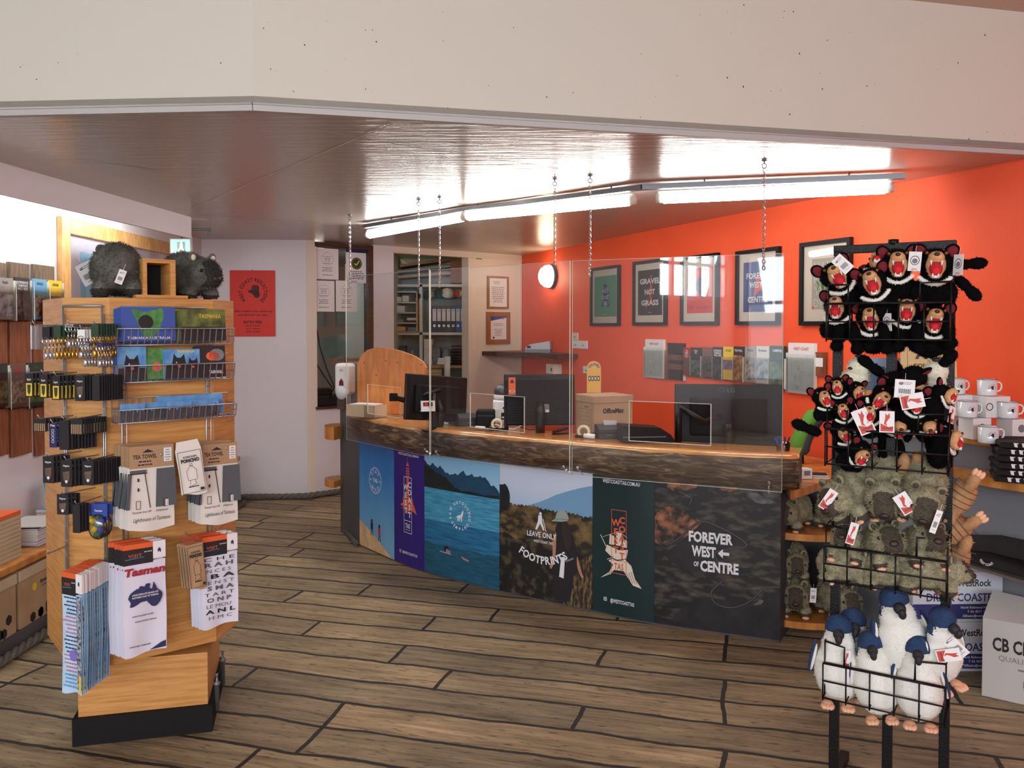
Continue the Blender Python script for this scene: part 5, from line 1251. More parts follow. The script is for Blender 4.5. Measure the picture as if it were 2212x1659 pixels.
# leaflet tray
t = thing('leaflet_box', 'open cardboard box of leaflets on the left end of the slab', 'box', V(at(793, 905, 5.86).x, 5.84, SZ + .002), (0, 0, -.55))
def lbx(m):
    for (a, b) in (((-.13, -.07, 0), (.13, -.066, .085)), ((-.13, .066, 0), (.13, .07, .085)), ((-.13, -.07, 0), (-.126, .07, .085)), ((.126, -.07, 0), (.13, .07, .085)), ((-.13, -.07, 0), (.13, .07, .004))): m.box2(a, b, CARDL)
bld(lbx, 'carton', t)
for k in range(5):
    tag(bld(lambda m: m.box((0, 0, 0), (.2, .11, .008), (PAPER, POSG, PAPER, PH[5], PAPER)[k]), 'leaflet', None, loc=V(at(793, 905, 5.86).x, 5.84, SZ + .045 + .011 * k), rot=(0, 0, -.55 + .03 * k)), 'folded leaflet lying in the open cardboard box on the slab', 'leaflet', 'leaflets in the counter box')
# monitors ------------------------------------------------------------------
def monitor(loc, rz, w, h, label, tilt=0.0, roll=0.0, arm=True, logo=None, sticker=None, ribs=False, leg=.14):
    t = thing('computer_monitor', label, 'monitor', loc, (0, 0, rz))
    R = Euler((tilt, roll, 0)).to_matrix(); c = V(0, 0, leg + h / 2)
    def shell(m):
        m.box(c, (w, .022, h), BLACK, R=R, bev=.006); m.box(c + R @ V(0, -.02, -.01), (w * (.96 if ribs else .72), .03, h * (.9 if ribs else .62)), BLACKM, R=R, bev=.01)
        if ribs:
            for k in range(26): m.box(c + R @ V(0, -.0365, -.01 + (k / 25 - .5) * h * .84), (w * .92, .003, .0035), BLACK, R=R)
    bld(shell, 'casing', t)
    bld(lambda m: m.box(c + R @ V(0, .0118, 0), (w - .02, .001, h - .02), M('screen_glass', (12, 14, 18), .15), R=R), 'display', t)
    def st(m):
        m.tube([c + V(0, -.02, -.02), c + V(0, -.07, -h * .3), (0, -.05, .04), (0, 0, .012)], [.03, .03, .028, .03], BLACK, 10)
        m.box2((-.11, -.08, 0), (.11, .09, .014), BLACK, bev=.005)
    bld(st, 'stand', t)
    F = Frame(c + R @ V(0, -.0372, 0), R @ V(1, 0, 0), R @ V(0, 0, 1), R @ V(0, -1, 0))
    if logo:
        G = Frame(c + R @ V(0, -.0118, 0), R @ V(1, 0, 0), R @ V(0, 0, 1), R @ V(0, -1, 0))
        def lg(m): m.text(G, logo, .015, h * .37, .026, M('logo_grey', (58, 58, 62), .3), .0004, bold=.03); m.ring(G, -.035, h * .37 + .013, .015, .003, MATS['logo_grey'], .0004, 18)
        bld(lg, 'brand_mark', t)
    if sticker:
        def sk(m):
            G = Frame(c + R @ V(0, -.040, 0), R @ V(1, 0, 0), R @ V(0, 0, 1), R @ V(0, -1, 0))
            x = -w * .44; m.quad(G, x, h * .10, x + .042, h * .44, M('sticker_orange', (232, 98, 40), .5), .0006); m.poly(G, [(x + .008, h * .33), (x + .021, h * .41), (x + .034, h * .33)], INK, .001); m.quad(G, x + .004, h * .155, x + .038, h * .19, PAPER, .001); m.quad(G, x + .01, h * .165, x + .034, h * .18, INK, .0012)
            m.quad(F, -.01, -h * .20, .055, -h * .08, GREYINK, .0016); m.quad(F, -.01, -h * .24, .055, -h * .19, PAPER, .0018); m.para(F, .02, -h * .21, .05, 1, .01, INK, .002, seed=3)
        tag(bld(sk, 'stickers', t), 'orange service sticker and white asset label')
    return t
monitor((at(942, 905, 5.30).x, 5.30, .935), .55, .44, .29, 'black monitor tilted on a swing arm, left one on the counter', tilt=-.12, roll=.10, leg=.06)
tag(bld(lambda m: (m.tube([at(848, 858, 5.22), at(880, 866, 5.22), at(952, 842, 5.24)], [.016, .02, .013], BLACK, 8), m.tube([at(938, 930, 5.18), at(938, 848, 5.24)], .018, BLACK, 8), m.box(at(850, 858, 5.22), (.05, .03, .05), BLACKM, bev=.004)), 'monitor_arm'), 'black articulated monitor arm left of the first screen joint', 'arm')
monitor((at(1165, 930, 5.02).x, 5.02, .90), .06, .43, .31, 'black ribbed-back monitor with an orange sticker, middle one on the counter', tilt=-.05, sticker=True, ribs=True, leg=.10)
monitor((at(1572, 965, 4.72).x, 4.72, .86), -.12, .60, .35, 'large black monitor seen from behind, right one on the counter', tilt=-.04, logo='LG', leg=.06)
tag(bld(lambda m: (m.tube([at(1470, 880, 4.50), at(1520, 912, 4.48), at(1556, 900, 4.58)], [.014, .02, .016], BLACK, 8), m.tube([at(1466, 955, 4.56), at(1466, 872, 4.56)], .018, BLACK, 8), m.box(at(1555, 893, 4.62), (.12, .02, .12), BLACKM, bev=.004)), 'monitor_arm'), 'black articulated monitor arm behind the right acrylic screen', 'arm')
q = at(925, 888, 5.15)
def cs(m): F = Frame((0, 0, 0), (1, 0, 0), (0, .2, .98), (0, -.98, .2)); m.add([F(-.045, 0), F(.045, 0), F(.045, .065), F(-.045, .065)], [(0, 1, 2, 3)], PAPER); m.quad(F, -.03, .03, .03, .055, INK, .0006); m.quad(F, -.022, .033, 0, .052, REDP, .001); m.box((0, .012, .0), (.09, .03, .004), PAPER)
tag(bld(cs, 'card_stand', None, loc=q, rot=(0, 0, .3)), 'small white card with a red and black logo under the left monitor', 'card')
# desk machines (box-like with their own shapes)
def rprinter(loc, rz, w, label, paper=True):
    t = thing('receipt_printer', label, 'printer', loc, (0, 0, rz)); t.scale = (.95, .7, .74)
    def bd(m):
        h, d = .10, .15; pr = [(-d / 2, 0), (d / 2, 0), (d / 2, h), (-d * .05, h), (-d / 2, h * .72)]
        vs = [(-w / 2, y, z) for y, z in pr] + [(w / 2, y, z) for y, z in pr]; k = 5; m.add(vs, [tuple(range(k))[::-1], tuple(range(k, 2 * k))] + [(i, (i + 1) % k, k + (i + 1) % k, k + i) for i in range(k)], M('printer_charcoal', (46, 48, 54), .45))
    bld(bd, 'body', t); bld(lambda m: (m.box2((-w / 2 - .001, -.076, .045), (w / 2 + .001, -.06, .05), BLACK), m.text(Frame((0, -.0765, 0), (1, 0, 0), (0, 0, 1), (0, -1, 0)), 'EPSON', -.01, .025, .008, GREYINK, .0004)), 'front_panel', t)
    if paper: bld(lambda m: m.add([(-w * .2, .0, .1), (w * .3, .0, .1), (w * .3, -.02, .135), (-w * .25, -.02, .14)], [(0, 1, 2, 3)], PAPER), 'paper_slip', t)
    return t
def on_slab(px, w=-0.2):
    """point on the slab top at photo column px, w behind the panel line"""
    best = None
    for i in range(400):
        u = CL * i / 399; p, n = cpt(u); x, y = p.x + n.x * w, p.y + n.y * w; e = abs(x / y * F_PX + 1106 - px)
        if best is None or e < best[0]: best = (e, x, y, math.atan2(-n.x, n.y) + PI)
    return V(best[1], best[2], SZ + .001), math.atan2(cpt(0)[1].x, 1) * 0 + best[3]
p, a = on_slab(1013, -.18); rprinter(p, .3, .17, 'charcoal receipt printer left of the middle monitor', False)
p, a = on_slab(1316, -.16); rprinter(p, -.15 + .3, .15, 'charcoal receipt printer in front of the cardboard archive box')
p, a = on_slab(1398, -.16)
def drw(m):
    pr = [(-.15, 0), (.15, 0), (.115, .045), (.06, .08), (-.15, .095)]; k = 5; vs = [(x, -.07, z) for x, z in pr] + [(x, .07, z) for x, z in pr]
    m.add(vs, [tuple(range(k)), tuple(range(k, 2 * k))[::-1]] + [(i, k + i, k + (i + 1) % k, (i + 1) % k) for i in range(k)], BLACK); m.box2((-.15, -.072, .03), (.09, -.07, .034), GREYINK)
tag(bld(drw, 'card_machine', None, loc=p, rot=(0, 0, .1)), 'long black sloping machine right of the receipt printer', 'device')
p, a = on_slab(1050, -.18); tag(bld(lambda m: (m.box2((-.06, -.05, 0), (.06, .05, .11), BLACKM, bev=.012), m.box2((-.05, -.052, .07), (.05, -.05, .08), BLACK)), 'black_speaker', None, loc=p), 'small rounded black box beside the white label printer', 'device')
q = at(1083, 905, 5.45)
t = thing('label_printer', 'white upright label printer half hidden by the middle monitor', 'printer', (q.x, 5.45, .962))
bld(lambda m: m.box2((-.055, -.06, 0), (.06, .06, .155), WHITE, bev=.01), 'body', t); bld(lambda m: (m.box2((-.0, -.0615, .03), (.045, -.06, .075), BLACK), m.box2((.005, -.063, .04), (.03, -.0615, .05), WHITE), m.box2((.01, -.0615, .1), (.028, -.06, .112), INK)), 'control_panel', t)
tag(bld(lambda m: (m.ell((0, 0, .052), (.055, .06, .05), M('scanner_grey', (66, 68, 74), .35)), m.lathe([(.05, 0), (.056, .012), (.054, .03)], (0, 0, 0), WHITE, 18)), 'desk_camera', None, loc=(q.x + .005, 5.45, 1.12)), 'dark domed device standing on the white label printer', 'device')
p, a = on_slab(985, -.18); tag(bld(lambda m: m.box((0, 0, .02), (.16, .09, .035), M('keyboard_grey', (70, 72, 78), .5), bev=.006), 'flat_terminal', None, loc=p, rot=(0, 0, -.6)), 'flat dark grey terminal behind the first receipt printer', 'device')
p, a = on_slab(958, -.12); tag(bld(lambda m: m.add([(-.035, -.02, .002), (.035, -.03, .004), (.04, .02, .022), (-.02, .03, .018), (-.035, -.02, 0), (.035, -.03, .002), (.04, .02, .02), (-.02, .03, .016)], [(0, 1, 2, 3), (7, 6, 5, 4), (0, 4, 5, 1), (1, 5, 6, 2), (2, 6, 7, 3), (3, 7, 4, 0)], M('paper_pale_blue', (150, 206, 228), .8)), 'note_paper', None, loc=p), 'curled pale blue note on the slab below the left monitor', 'paper')
def tape(m):
    m.tube([(.0, .028 * math.cos(a_), .034 + .028 * math.sin(a_)) if False else (.030 * math.cos(a_), 0, .036 + .030 * math.sin(a_)) for a_ in [2 * PI * k / 20 for k in range(20)]], .009, M('tape_cream', (214, 204, 176), .4), 8, closed=True)
def tbase(m): m.box2((-.05, -.016, 0), (.07, .016, .016), BLACKM, bev=.004); m.box2((.05, -.014, .01), (.07, .014, .032), BLACKM, bev=.003)
for px, lb in ((1074, 'cream roll in a tape dispenser left of the middle monitor stand'), (1262, 'cream roll in a tape dispenser left of the right receipt printer')):
    p, a = on_slab(px, -.08); t = thing('tape_dispenser', lb, 'tape dispenser', p, (0, 0, -.3), 'tape dispensers on the slab'); bld(tape, 'tape_roll', t); bld(tbase, 'base', t)
for px, w_, lb in ((1037, -.04, 'curled white receipt strip on the slab left of the middle'), (1272, -.07, 'white paper roll lying on the slab by the right tape dispenser')):
    p, a = on_slab(px, w_); tag(bld(lambda m: m.tube([(-.03, 0, .014), (.035, 0, .014)], .014 if px > 1200 else .009, PAPER, 14), 'paper_roll', None, loc=p, rot=(0, 0, -.5)), lb, 'paper roll')
p, a = on_slab(1212, -.14); t = thing('stapler', 'black stapler lying on the slab beside the middle screen joint', 'stapler', p, (0, 0, .4))
bld(lambda m: m.box2((-.05, -.014, 0), (.05, .014, .008), BLACKM), 'base', t); bld(lambda m: m.box((0, 0, .026), (.1, .022, .016), BLACK, R=Euler((0, -.18, 0)).to_matrix(), bev=.004), 'handle', t)
p, a = on_slab(1100, -.16); tag(bld(lambda m: m.tube([(-.12, .05, .01), (-.08, -.02, .035), (-.03, .0, .01), (.03, -.035, .006), (.09, -.01, .03), (.12, .04, .05)], .003, WHITE, 6), 'cable', None, loc=p), 'white cable looping on the slab below the middle monitor', 'cable')
tag(bld(lambda m: m.tube([(-.02, .06, .08), (.0, .0, .02), (.06, -.05, .004), (.12, -.02, .004), (.16, .06, .05)], .004, BLACK, 6), 'cable', None, loc=p + V(.06, 0, 0)), 'black cable curling beside the middle monitor stand', 'cable')
# archive carton
q = at(1305, 930, 5.12); t = thing('archive_carton', 'brown cardboard archive box printed OfficeMax behind the middle screen joint', 'box', (q.x, 5.12, .745), (0, 0, .42))
W_, D_, H_ = .27, .22, .435
bld(lambda m: m.box2((-W_ / 2, -D_ / 2, 0), (W_ / 2, D_ / 2, H_ - .03), CARD), 'carton_body', t); bld(lambda m: m.box2((-W_ / 2 - .004, -D_ / 2 - .004, H_ - .045), (W_ / 2 + .004, D_ / 2 + .004, H_), CARD, bev=.004), 'lid', t)
def cp(m):
    F = Frame((0, -D_ / 2 - .0008, 0), (1, 0, 0), (0, 0, 1), (0, -1, 0)); m.text(F, 'OfficeMax', .0, H_ - .105, .028, INK, 0, width=.15, bold=.05); m.text(F, '7 25KGS', .0, H_ - .215, .012, INK, 0, width=.07)
    G = Frame((-W_ / 2 - .0008, 0, 0), (0, -1, 0), (0, 0, 1), (-1, 0, 0)); m.rect(G, -.08, H_ - .2, .08, H_ - .085, .0015, INK)
    for k in range(4): m.line(G, [(-.07, H_ - .105 - k * .025), (.07, H_ - .105 - k * .025)], .001, INK)
    m.text(G, 'archive', .02, H_ - .075, .012, INK, 0)
bld(cp, 'print', t)
def paddle(m):
    pts = [(-.045, 0), (.045, 0)] + [(.045 * math.cos(PI * k / 12), .155 + .045 * math.sin(PI * k / 12)) for k in range(13)]; k = len(pts); PY = M('paddle_yellow', (206, 160, 74), .6)
    m.add([(x, -.004, z) for x, z in pts] + [(x, .004, z) for x, z in pts], [tuple(range(k)), tuple(range(k, 2 * k))[::-1]] + [(i, k + i, k + (i + 1) % k, (i + 1) % k) for i in range(k)], PY)
    F = Frame((0, -.0046, 0), (1, 0, 0), (0, 0, 1), (0, -1, 0)); m.arc_text(F, 'COLOURS', 0, .148, .026, .014, BLUEP, 165, 15, .0004, bold=.05)
    for j in range(4): m.quad(F, -.036 + j * .019, .075, -.021 + j * .019, .105, (INK, NAVY, DKGREEN, INK)[j], .0004); m.quad(F, -.032 + j * .019, .082, -.026 + j * .019, .098, PAPER, .0008)
tag(bld(paddle, 'paddle_sign', None, loc=(at(1280, 866, 5.3).x, 5.22, 1.182), rot=(0, 0, .1)), 'yellow round-topped paddle sign standing on the archive box', 'sign')
# pens at the right slab end
p, a = on_slab(1694, -.10); t = thing('pen_holder', 'clear pen cup at the right end of the slab', 'pen holder', p)
bld(lambda m: m.lathe([(.034, 0), (.036, .04), (.034, .04), (.032, .002)], (0, 0, 0), ACRYL2, 16), 'cup', t)
for i, (x, y, tx, ty, c) in enumerate(((-.015, 0, -.25, .1, BLUEP), (-.005, .01, -.12, 0, BLUEP), (.004, -.01, .05, .05, NAVY), (.015, .005, .35, 0, INK), (-.02, -.008, -.42, 0, BLUEP))):
    tag(bld(lambda m: m.tube([(0, 0, 0), (0, 0, .055), (0, 0, .062)], [.0042, .0042, .001], c, 8), 'pen', None, loc=p + V(x, y, .012), rot=(0, tx, 0)), ('blue pen leaning far left in the clear cup', 'blue pen upright in the clear cup', 'navy pen upright in the clear cup', 'black pen leaning right in the clear cup', 'blue pen leaning furthest left in the cup')[i], 'pen', 'pens in the clear cup')
# return desk things
q = at(1738, 1010, 4.42)
t = thing('card_dispenser', 'small white device with a display on the return desk', 'device', (q.x, 4.42, .786), .2)
bld(lambda m: (m.box2((-.035, -.03, 0), (.03, .03, .055), WHITE, bev=.005), m.box2((-.02, -.031, .02), (.015, -.03, .045), GREYINK)), 'body', t)
tag(bld(lambda m: [m.box2((-.04, -.03, k * .006), (.045 - .004 * k, .03, k * .006 + .005), (PAPER, CARDL, PAPER, INK)[k]) for k in range(4)], 'card_stack', None, loc=(q.x + .09, 4.44, .786), rot=(0, 0, -.2)), 'small stack of cards beside the white device on the return desk', 'cards')
def gch(m):
    GR = M('cushion_green', (92, 150, 50), .8); DK = M('cushion_grey', (62, 66, 70), .8); n = 10
    for (r0, mt, o) in ((.0, GR, 0), (.035, DK, .006)):
        pts = [(-.05 + .13 * (1 - math.cos(k / n * 1.5)) + r0, o, k / n * .26) for k in range(n + 1)]
        m.tube(pts, [.03] + [.045] * (n - 1) + [.02], mt, 10)
t = thing('office_chair', 'office chair with a lime green curved backrest behind the return desk', 'chair', (at(1745, 985, 4.9).x - .02, 4.9, 0))
tag(bld(lambda m: gch(m), 'backrest', t, loc=(0, 0, .84)), 'lime green and grey curved backrest')
bld(lambda m: m.box2((-.3, .02, .44), (.06, .36, .5), M('seat_charcoal', (50, 52, 56), .8), bev=.02), 'seat', t); bld(lambda m: m.bar((-.12, .2, .05), (-.12, .2, .44), .025, BLACK), 'pedestal', t); bld(lambda m: [m.bar((-.12, .2, .07), (-.12 + .24 * math.cos(k * 1.256), .2 + .24 * math.sin(k * 1.256), .03), .018, BLACK) for k in range(5)], 'foot_star', t); bld(lambda m: m.bar((.0, .02, .5), (-.02, .01, .9), .018, BLACK), 'back_support', t)
# ================================================================== SOFT TOYS
def fuzz(me_v, me_f, n, L, wd, seed, keep=None):
    """short hair blades standing on a triangle/quad surface"""
    r = random.Random(seed); out_v = []; out_f = []; wt = []; tot = 0
    for f in me_f:
        a, b, c = (me_v[i] for i in f[:3]); ar = (b - a).cross(c - a).length * (1 if len(f) == 3 else 2); tot += ar; wt.append(tot)
    import bisect
    for _ in range(n):
        k = min(len(me_f) - 1, bisect.bisect(wt, r.random() * tot)); f = me_f[k]; P_ = [me_v[i] for i in f]
        a, b, c = P_[0], P_[1], P_[2 if len(P_) == 3 else r.choice((2, 3))]
        if len(P_) == 4 and c is P_[3]: b = P_[2] if r.random() < .5 else b
        u, v = r.random(), r.random()
        if u + v > 1: u, v = 1 - u, 1 - v
        p = a + (b - a) * u + (c - a) * v; nn = (P_[1] - P_[0]).cross(P_[2] - P_[0])
        if nn.length < 1e-12: continue
        nn.normalize(); t = Vector((r.uniform(-1, 1), r.uniform(-1, 1), r.uniform(-1.2, .4))); s = nn.cross(t)
        if s.length < 1e-6: continue
        s.normalize(); tip = p + (nn + t * .55).normalized() * L * r.uniform(.6, 1.2); i0 = len(out_v)
        out_v += [p - s * wd, p + s * wd, tip]; out_f.append((i0, i0 + 1, i0 + 2)); 
    return out_v, out_f
def blob(name, ells, vox, mats, rule=None, fur=None, seed=1):
    """one continuous skin grown over overlapping ellipsoids; returns mesh data"""
    mb = MB()
    for e in ells: mb.ell(e[0], e[1], mats[0], e[2] if len(e) > 2 else None, 14, 10)
    o = mb.build(name); md = o.modifiers.new('r', 'REMESH'); md.mode = 'VOXEL'; md.voxel_size = vox; md.use_smooth_shade = True
    ms = o.modifiers.new('s', 'SMOOTH'); ms.iterations = 4; ms.factor = .6
    dg = bpy.context.evaluated_depsgraph_get(); ev = o.evaluated_get(dg); me = ev.to_mesh()
    vs = [v.co.copy() for v in me.vertices]; fs = [tuple(p.vertices) for p in me.polygons]
    mi = [rule(p.center, p.normal) if rule else 0 for p in me.polygons]
    ev.to_mesh_clear(); old = o.data; bpy.data.objects.remove(o); bpy.data.meshes.remove(old)
    sm = [True] * len(fs)
    if fur:
        fv, ff = fuzz(vs, fs, fur[0], fur[1], fur[2], seed); b = len(vs)
        for f in ff:
            q = sum((fv[i] for i in f), Vector()) / 3; n_ = (fv[f[2]] - fv[f[0]]).normalized()
            fs.append(tuple(b + i for i in f)); mi.append(rule(q, n_) if rule else 0); sm.append(False)
        vs += fv
    me = bpy.data.meshes.new(name); me.from_pydata([tuple(v) for v in vs], [], fs)
    for m in mats: me.materials.append(m)
    me.polygons.foreach_set('material_index', mi); me.polygons.foreach_set('use_smooth', sm); me.update(); return me
def attach(name, me, parent, label=None):
    o = bpy.data.objects.new(name, me); COL.objects.link(o); o.parent = parent
    if label: o['label'] = label
    return o
FB = M('fur_black', (10, 9, 10), 1.0, spec=.08); FT = M('fur_tan', (206, 156, 108), .9, rgb2=(190, 138, 92), scale=60); FW = M('fur_white', (224, 222, 214), .95); FR = M('felt_red', (168, 20, 34), .85); FRB = M('felt_bright_red', (206, 24, 34), .8)
FRD = M('felt_maroon', (110, 18, 30), .9); NOSE = M('nose_dark', (44, 30, 26), .5); EYE = M('eye_black', (12, 10, 10), .1); EYEB = M('eye_brown', (104, 66, 30), .2)
FWG = M('fur_wombat_olive', (118, 112, 88), .95, rgb2=(156, 148, 120), scale=26); FWD = M('fur_wombat_brown', (72, 64, 52), .95); FWK = M('fur_wombat_charcoal', (74, 74, 68), .95, rgb2=(100, 98, 90), scale=20); FWKD = M('fur_charcoal_dark', (44, 42, 40), .95)
FBL = M('fur_penguin_blue', (34, 62, 100), .9, rgb2=(28, 50, 84), scale=30); FCR = M('fur_cream', (216, 210, 188), .95); FPK = M('felt_peach', (226, 172, 138), .85); BEAK = M('beak_charcoal', (34, 34, 38), .7)
FEC = M('fur_fawn', (176, 132, 92), .9, rgb2=(160, 116, 78), scale=30); CREASE = M('crease_brown', (96, 66, 44), .9)
TAGR = M('tag_red', (190, 70, 60), .6); TAGP = M('tag_pink', (232, 196, 190), .6)
def card_tag(parent, w, h, kind, loc=(0, 0, 0), rot=(0, 0, 0), label=None):
    def f(m):
        m.box2((-w / 2, -.0006, -h), (w / 2, .0006, 0), PAPER); F = Frame((0, -.0009, -h), (1, 0, 0), (0, 0, 1), (0, -1, 0))
        if kind == 'bar':
            for k in range(12): m.quad(F, -w * .3 + k * w * .05, h * .25, -w * .3 + k * w * .05 + w * (.02 + .015 * (k % 2)), h * .5, INK)
            m.disc(F, -w * .2, h * .78, w * .12, GREYINK, 0, 14, sy=.7); m.para(F, w * .1, h * .84, w * .5, 2, h * .08, GREYINK, 0, seed=2); m.para(F, 0, h * .14, w * .7, 1, h * .06, GREYINK, 0)
        elif kind == 'roo':
            m.poly(F, [(-w * .1, h * .9), (w * .02, h * .8), (w * .16, h * .92), (w * .2, h * .7), (w * .08, h * .6), (-w * .05, h * .45), (w * .02, h * .3), (-w * .2, h * .4), (-w * .12, h * .66)], TAGR, 0)
            m.poly(F, [(-w * .42, h * .05), (w * .4, h * .05), (w * .42, h * .3), (w * .1, h * .26), (-w * .42, h * .42)], TAGR, 0); m.text(F, 'AUSTRALIA', w * .05, h * .17, h * .07, INK, .0003, width=w * .7)
        else: m.ring(F, 0, h * .55, w * .36, w * .05, INK, 0, 20, sy=1.1); m.disc(F, 0, h * .52, w * .22, GREYINK, 0, 14); m.para(F, 0, h * .12, w * .6, 2, h * .06, INK, 0)
        m.bar((0, 0, -.002), (0, .004, .02), .0006, PAPER, 4)
    o = bld(f, 'swing_tag', parent, loc=loc, rot=rot)
    if label: o['label'] = label
    return o
DV_BODY = blob('body', [((0, .01, .085), (.05, .045, .075)), ((0, 0, .185), (.050, .047, .046)), ((0, .0, .14), (.036, .034, .04)), ((-.05, -.03, .10), (.018, .035, .016), (.5, 0, .3)), ((.05, -.03, .10), (.018, .035, .016), (.5, 0, -.3)),
    ((-.032, -.045, .02), (.02, .045, .019)), ((.032, -.045, .02), (.02, .045, .019)), ((-.036, -.088, .024), (.021, .02, .024)), ((.036, -.088, .024), (.021, .02, .024)), ((0, .075, .03), (.012, .05, .012))], .0055, [FB], fur=(1700, .008, .0011))
DV_B2 = blob('body', [((0, .01, .105), (.052, .047, .056)), ((0, 0, .185), (.050, .047, .046)), ((0, .0, .14), (.038, .036, .04)), ((-.05, -.0, .095), (.018, .022, .03)), ((.05, -.0, .095), (.018, .022, .03))], .0055, [FB], fur=(1500, .008, .0011))
DV_MUZ = blob('muzzle', [((0, -.046, .176), (.028, .026, .036)), ((0, -.056, .200), (.023, .022, .017)), ((0, -.054, .148), (.019, .018, .014))], .004, [FT], fur=(500, .0035, .0006))
def _cone(m, a, b, r, mt): m.tube([a, b], [r, r * .1], mt, 6)
def dm(m): m.ell((0, -.066, .165), (.0185, .012, .023), FR); 
DV_MOUTH = bld(dm, 'mouth').data; DV_TON = bld(lambda m: m.ell((0, -.0735, .157), (.012, .008, .013), FRB), 'tongue').data
def dt(m):
    for s in (-1, 1): _cone(m, (s * .015, -.073, .188), (s * .013, -.079, .173), .0045, FW)
    for s in (-1, 1): _cone(m, (s * .007, -.070, .139), (s * .008, -.078, .150), .006, FW)
    m.box((0, -.071, .140), (.016, .006, .007), FW)
DV_TEETH = bld(dt, 'teeth').data; DV_NOSE = bld(lambda m: m.ell((0, -.075, .207), (.008, .006, .006), NOSE, nu=10, nv=7), 'nose').data
DV_EYES = {s: bld(lambda m: m.ell((s * .026, -.042, .213), (.0055, .005, .0055), EYEB, nu=8, nv=6), 'eye').data for s in (-1, 1)}
DV_EAR = {s: bld(lambda m: m.ell((s * .044, .004, .222), (.021, .009, .025), FB, (0, s * .5, 0), 10, 8), 'ear').data for s in (-1, 1)}
DV_EARI = {s: bld(lambda m: m.ell((s * .043, -.003, .220), (.016, .007, .020), FRD, (0, s * .5, 0), 10, 8), 'ear_lining').data for s in (-1, 1)}
DV_BAND = blob('chest_band', [((x, -.034 - .014 * math.cos(x * 30), .118 + x * x * 12), (.0075, .006, .006)) for x in [-.042 + .006 * k for k in range(15)]], .003, [FW], fur=(400, .004, .0007))
for nm in ('mouth', 'tongue', 'teeth', 'nose', 'eye', 'ear', 'ear_lining'):
    for o in [o for o in COL.objects if o.name.split('.')[0] == nm and o.parent is None]: bpy.data.objects.remove(o)
def devil(label, group, b2=False):
    t = thing('plush_devil', label, 'plush toy', (0, 0, 0), 0, group)
    attach('body', DV_B2 if b2 else DV_BODY, t); mz = attach('muzzle', DV_MUZ, t, 'tan muzzle'); attach('nose', DV_NOSE, mz); mo = attach('mouth', DV_MOUTH, t, 'open red mouth'); attach('tongue', DV_TON, mo); attach('teeth', DV_TEETH, mo, 'white felt teeth')
    [attach('eye', DV_EYES[s], t) for s in (-1, 1)]; attach('chest_band', DV_BAND, t, 'white chest band')
    for s in (-1, 1): e = attach('ear', DV_EAR[s], t); attach('ear_lining', DV_EARI[s], e, 'dark red ear lining')
    return t
WB_E = [((0, .06, .095), (.078, .115, .085)), ((0, -.055, .105), (.062, .064, .060)), ((0, -.105, .090), (.040, .030, .034))] + [((s * .045, y, .03), (.027, .034, .034)) for s in (-1, 1) for y in (-.035, .13)]
def wrule(c, n): return 1 if (c.y < -.085 and abs(c.x) < .032 and c.z > .06) or c.z < .03 else 0
WB = {k: blob('body', WB_E, .008, m_, wrule, fur=(4200, .010, .0014)) for k, m_ in (('olive', [FWG, FWD]), ('charcoal', [FWK, FWKD]))}
def _x(fn, nm): o = bld(fn, nm); d = o.data; bpy.data.objects.remove(o); return d
WB_EYE = {s: _x(lambda m: m.ell((s * .040, -.098, .118), (.0065, .006, .0065), EYE, nu=10, nv=8), 'eye') for s in (-1, 1)}
WB_NOSE = _x(lambda m: m.ell((0, -.134, .092), (.017, .008, .012), NOSE, nu=12, nv=8), 'nose')
WB_EAR = {(s, k): _x(lambda m: (m.ell((s * .040, -.04, .163), (.017, .008, .019), f_, (0, s * .3, 0), 10, 8), m.ell((s * .040, -.0465, .162), (.010, .004, .012), FCR if k == 'charcoal' else FWD, (0, s * .3, 0), 8, 6)), 'ear') for s in (-1, 1) for k, f_ in (('olive', FWG), ('charcoal', FWK))}
WB_CLAW = [_x(lambda m: m.ell((s * .046, y - .026, .008), (.018, .012, .008), FPK, nu=8, nv=6), 'paw_pad') for s in (-1, 1) for y in (-.035, .13)]
def wombat(label, group, k='olive'):
    t = thing('plush_wombat', label, 'plush toy', (0, 0, 0), 0, group); attach('body', WB[k], t); [attach('eye', WB_EYE[s], t) for s in (-1, 1)]; attach('nose', WB_NOSE, t); [attach('paw_pad', c, t) for c in WB_CLAW]
    for s in (-1, 1): attach('ear', WB_EAR[(s, k)], t)
    return t
def prule(c, n):
    if c.z > .235 or (c.z > .205 and n.y > -.35): return 1
    return 1 if (n.y > .25 and c.y > -.005) or (abs(c.x) > .064 and n.y > -.1) else 0
PG = blob('body', [((0, 0, .105), (.074, .052, .098)), ((0, 0, .19), (.052, .040, .06)), ((0, -.003, .243), (.042, .042, .042)), ((0, .03, .02), (.03, .03, .02))], .0065, [FW, FBL], prule, fur=(2600, .0045, .0008))
PG_B = _x(lambda m: (m.ell((0, -.050, .236), (.017, .020, .017), BEAK, nu=12, nv=8), m.ell((0, -.066, .226), (.011, .013, .018), BEAK, (.5, 0, 0), 12, 8)), 'beak')
PG_F = {s: _x(lambda m: (m.ell((s * .078, .008, .14), (.008, .022, .056), FBL, (0, -s * .2, 0), 10, 8), m.ell((s * .073, -.002, .138), (.006, .016, .046), FW, (0, -s * .2, 0), 10, 8)), 'flipper') for s in (-1, 1)}
def ft(s):
    def f(m):
        m.ell((s * .030, -.030, .004), (.019, .026, .010), FPK, nu=12, nv=8)
        for k in (-1, 0, 1): m.ell((s * .030 + k * .012, -.050, .004), (.009, .018, .008), FPK, (0, 0, -k * .25), 8, 6)
    return f
PG_FT = {s: _x(ft(s), 'foot') for s in (-1, 1)}
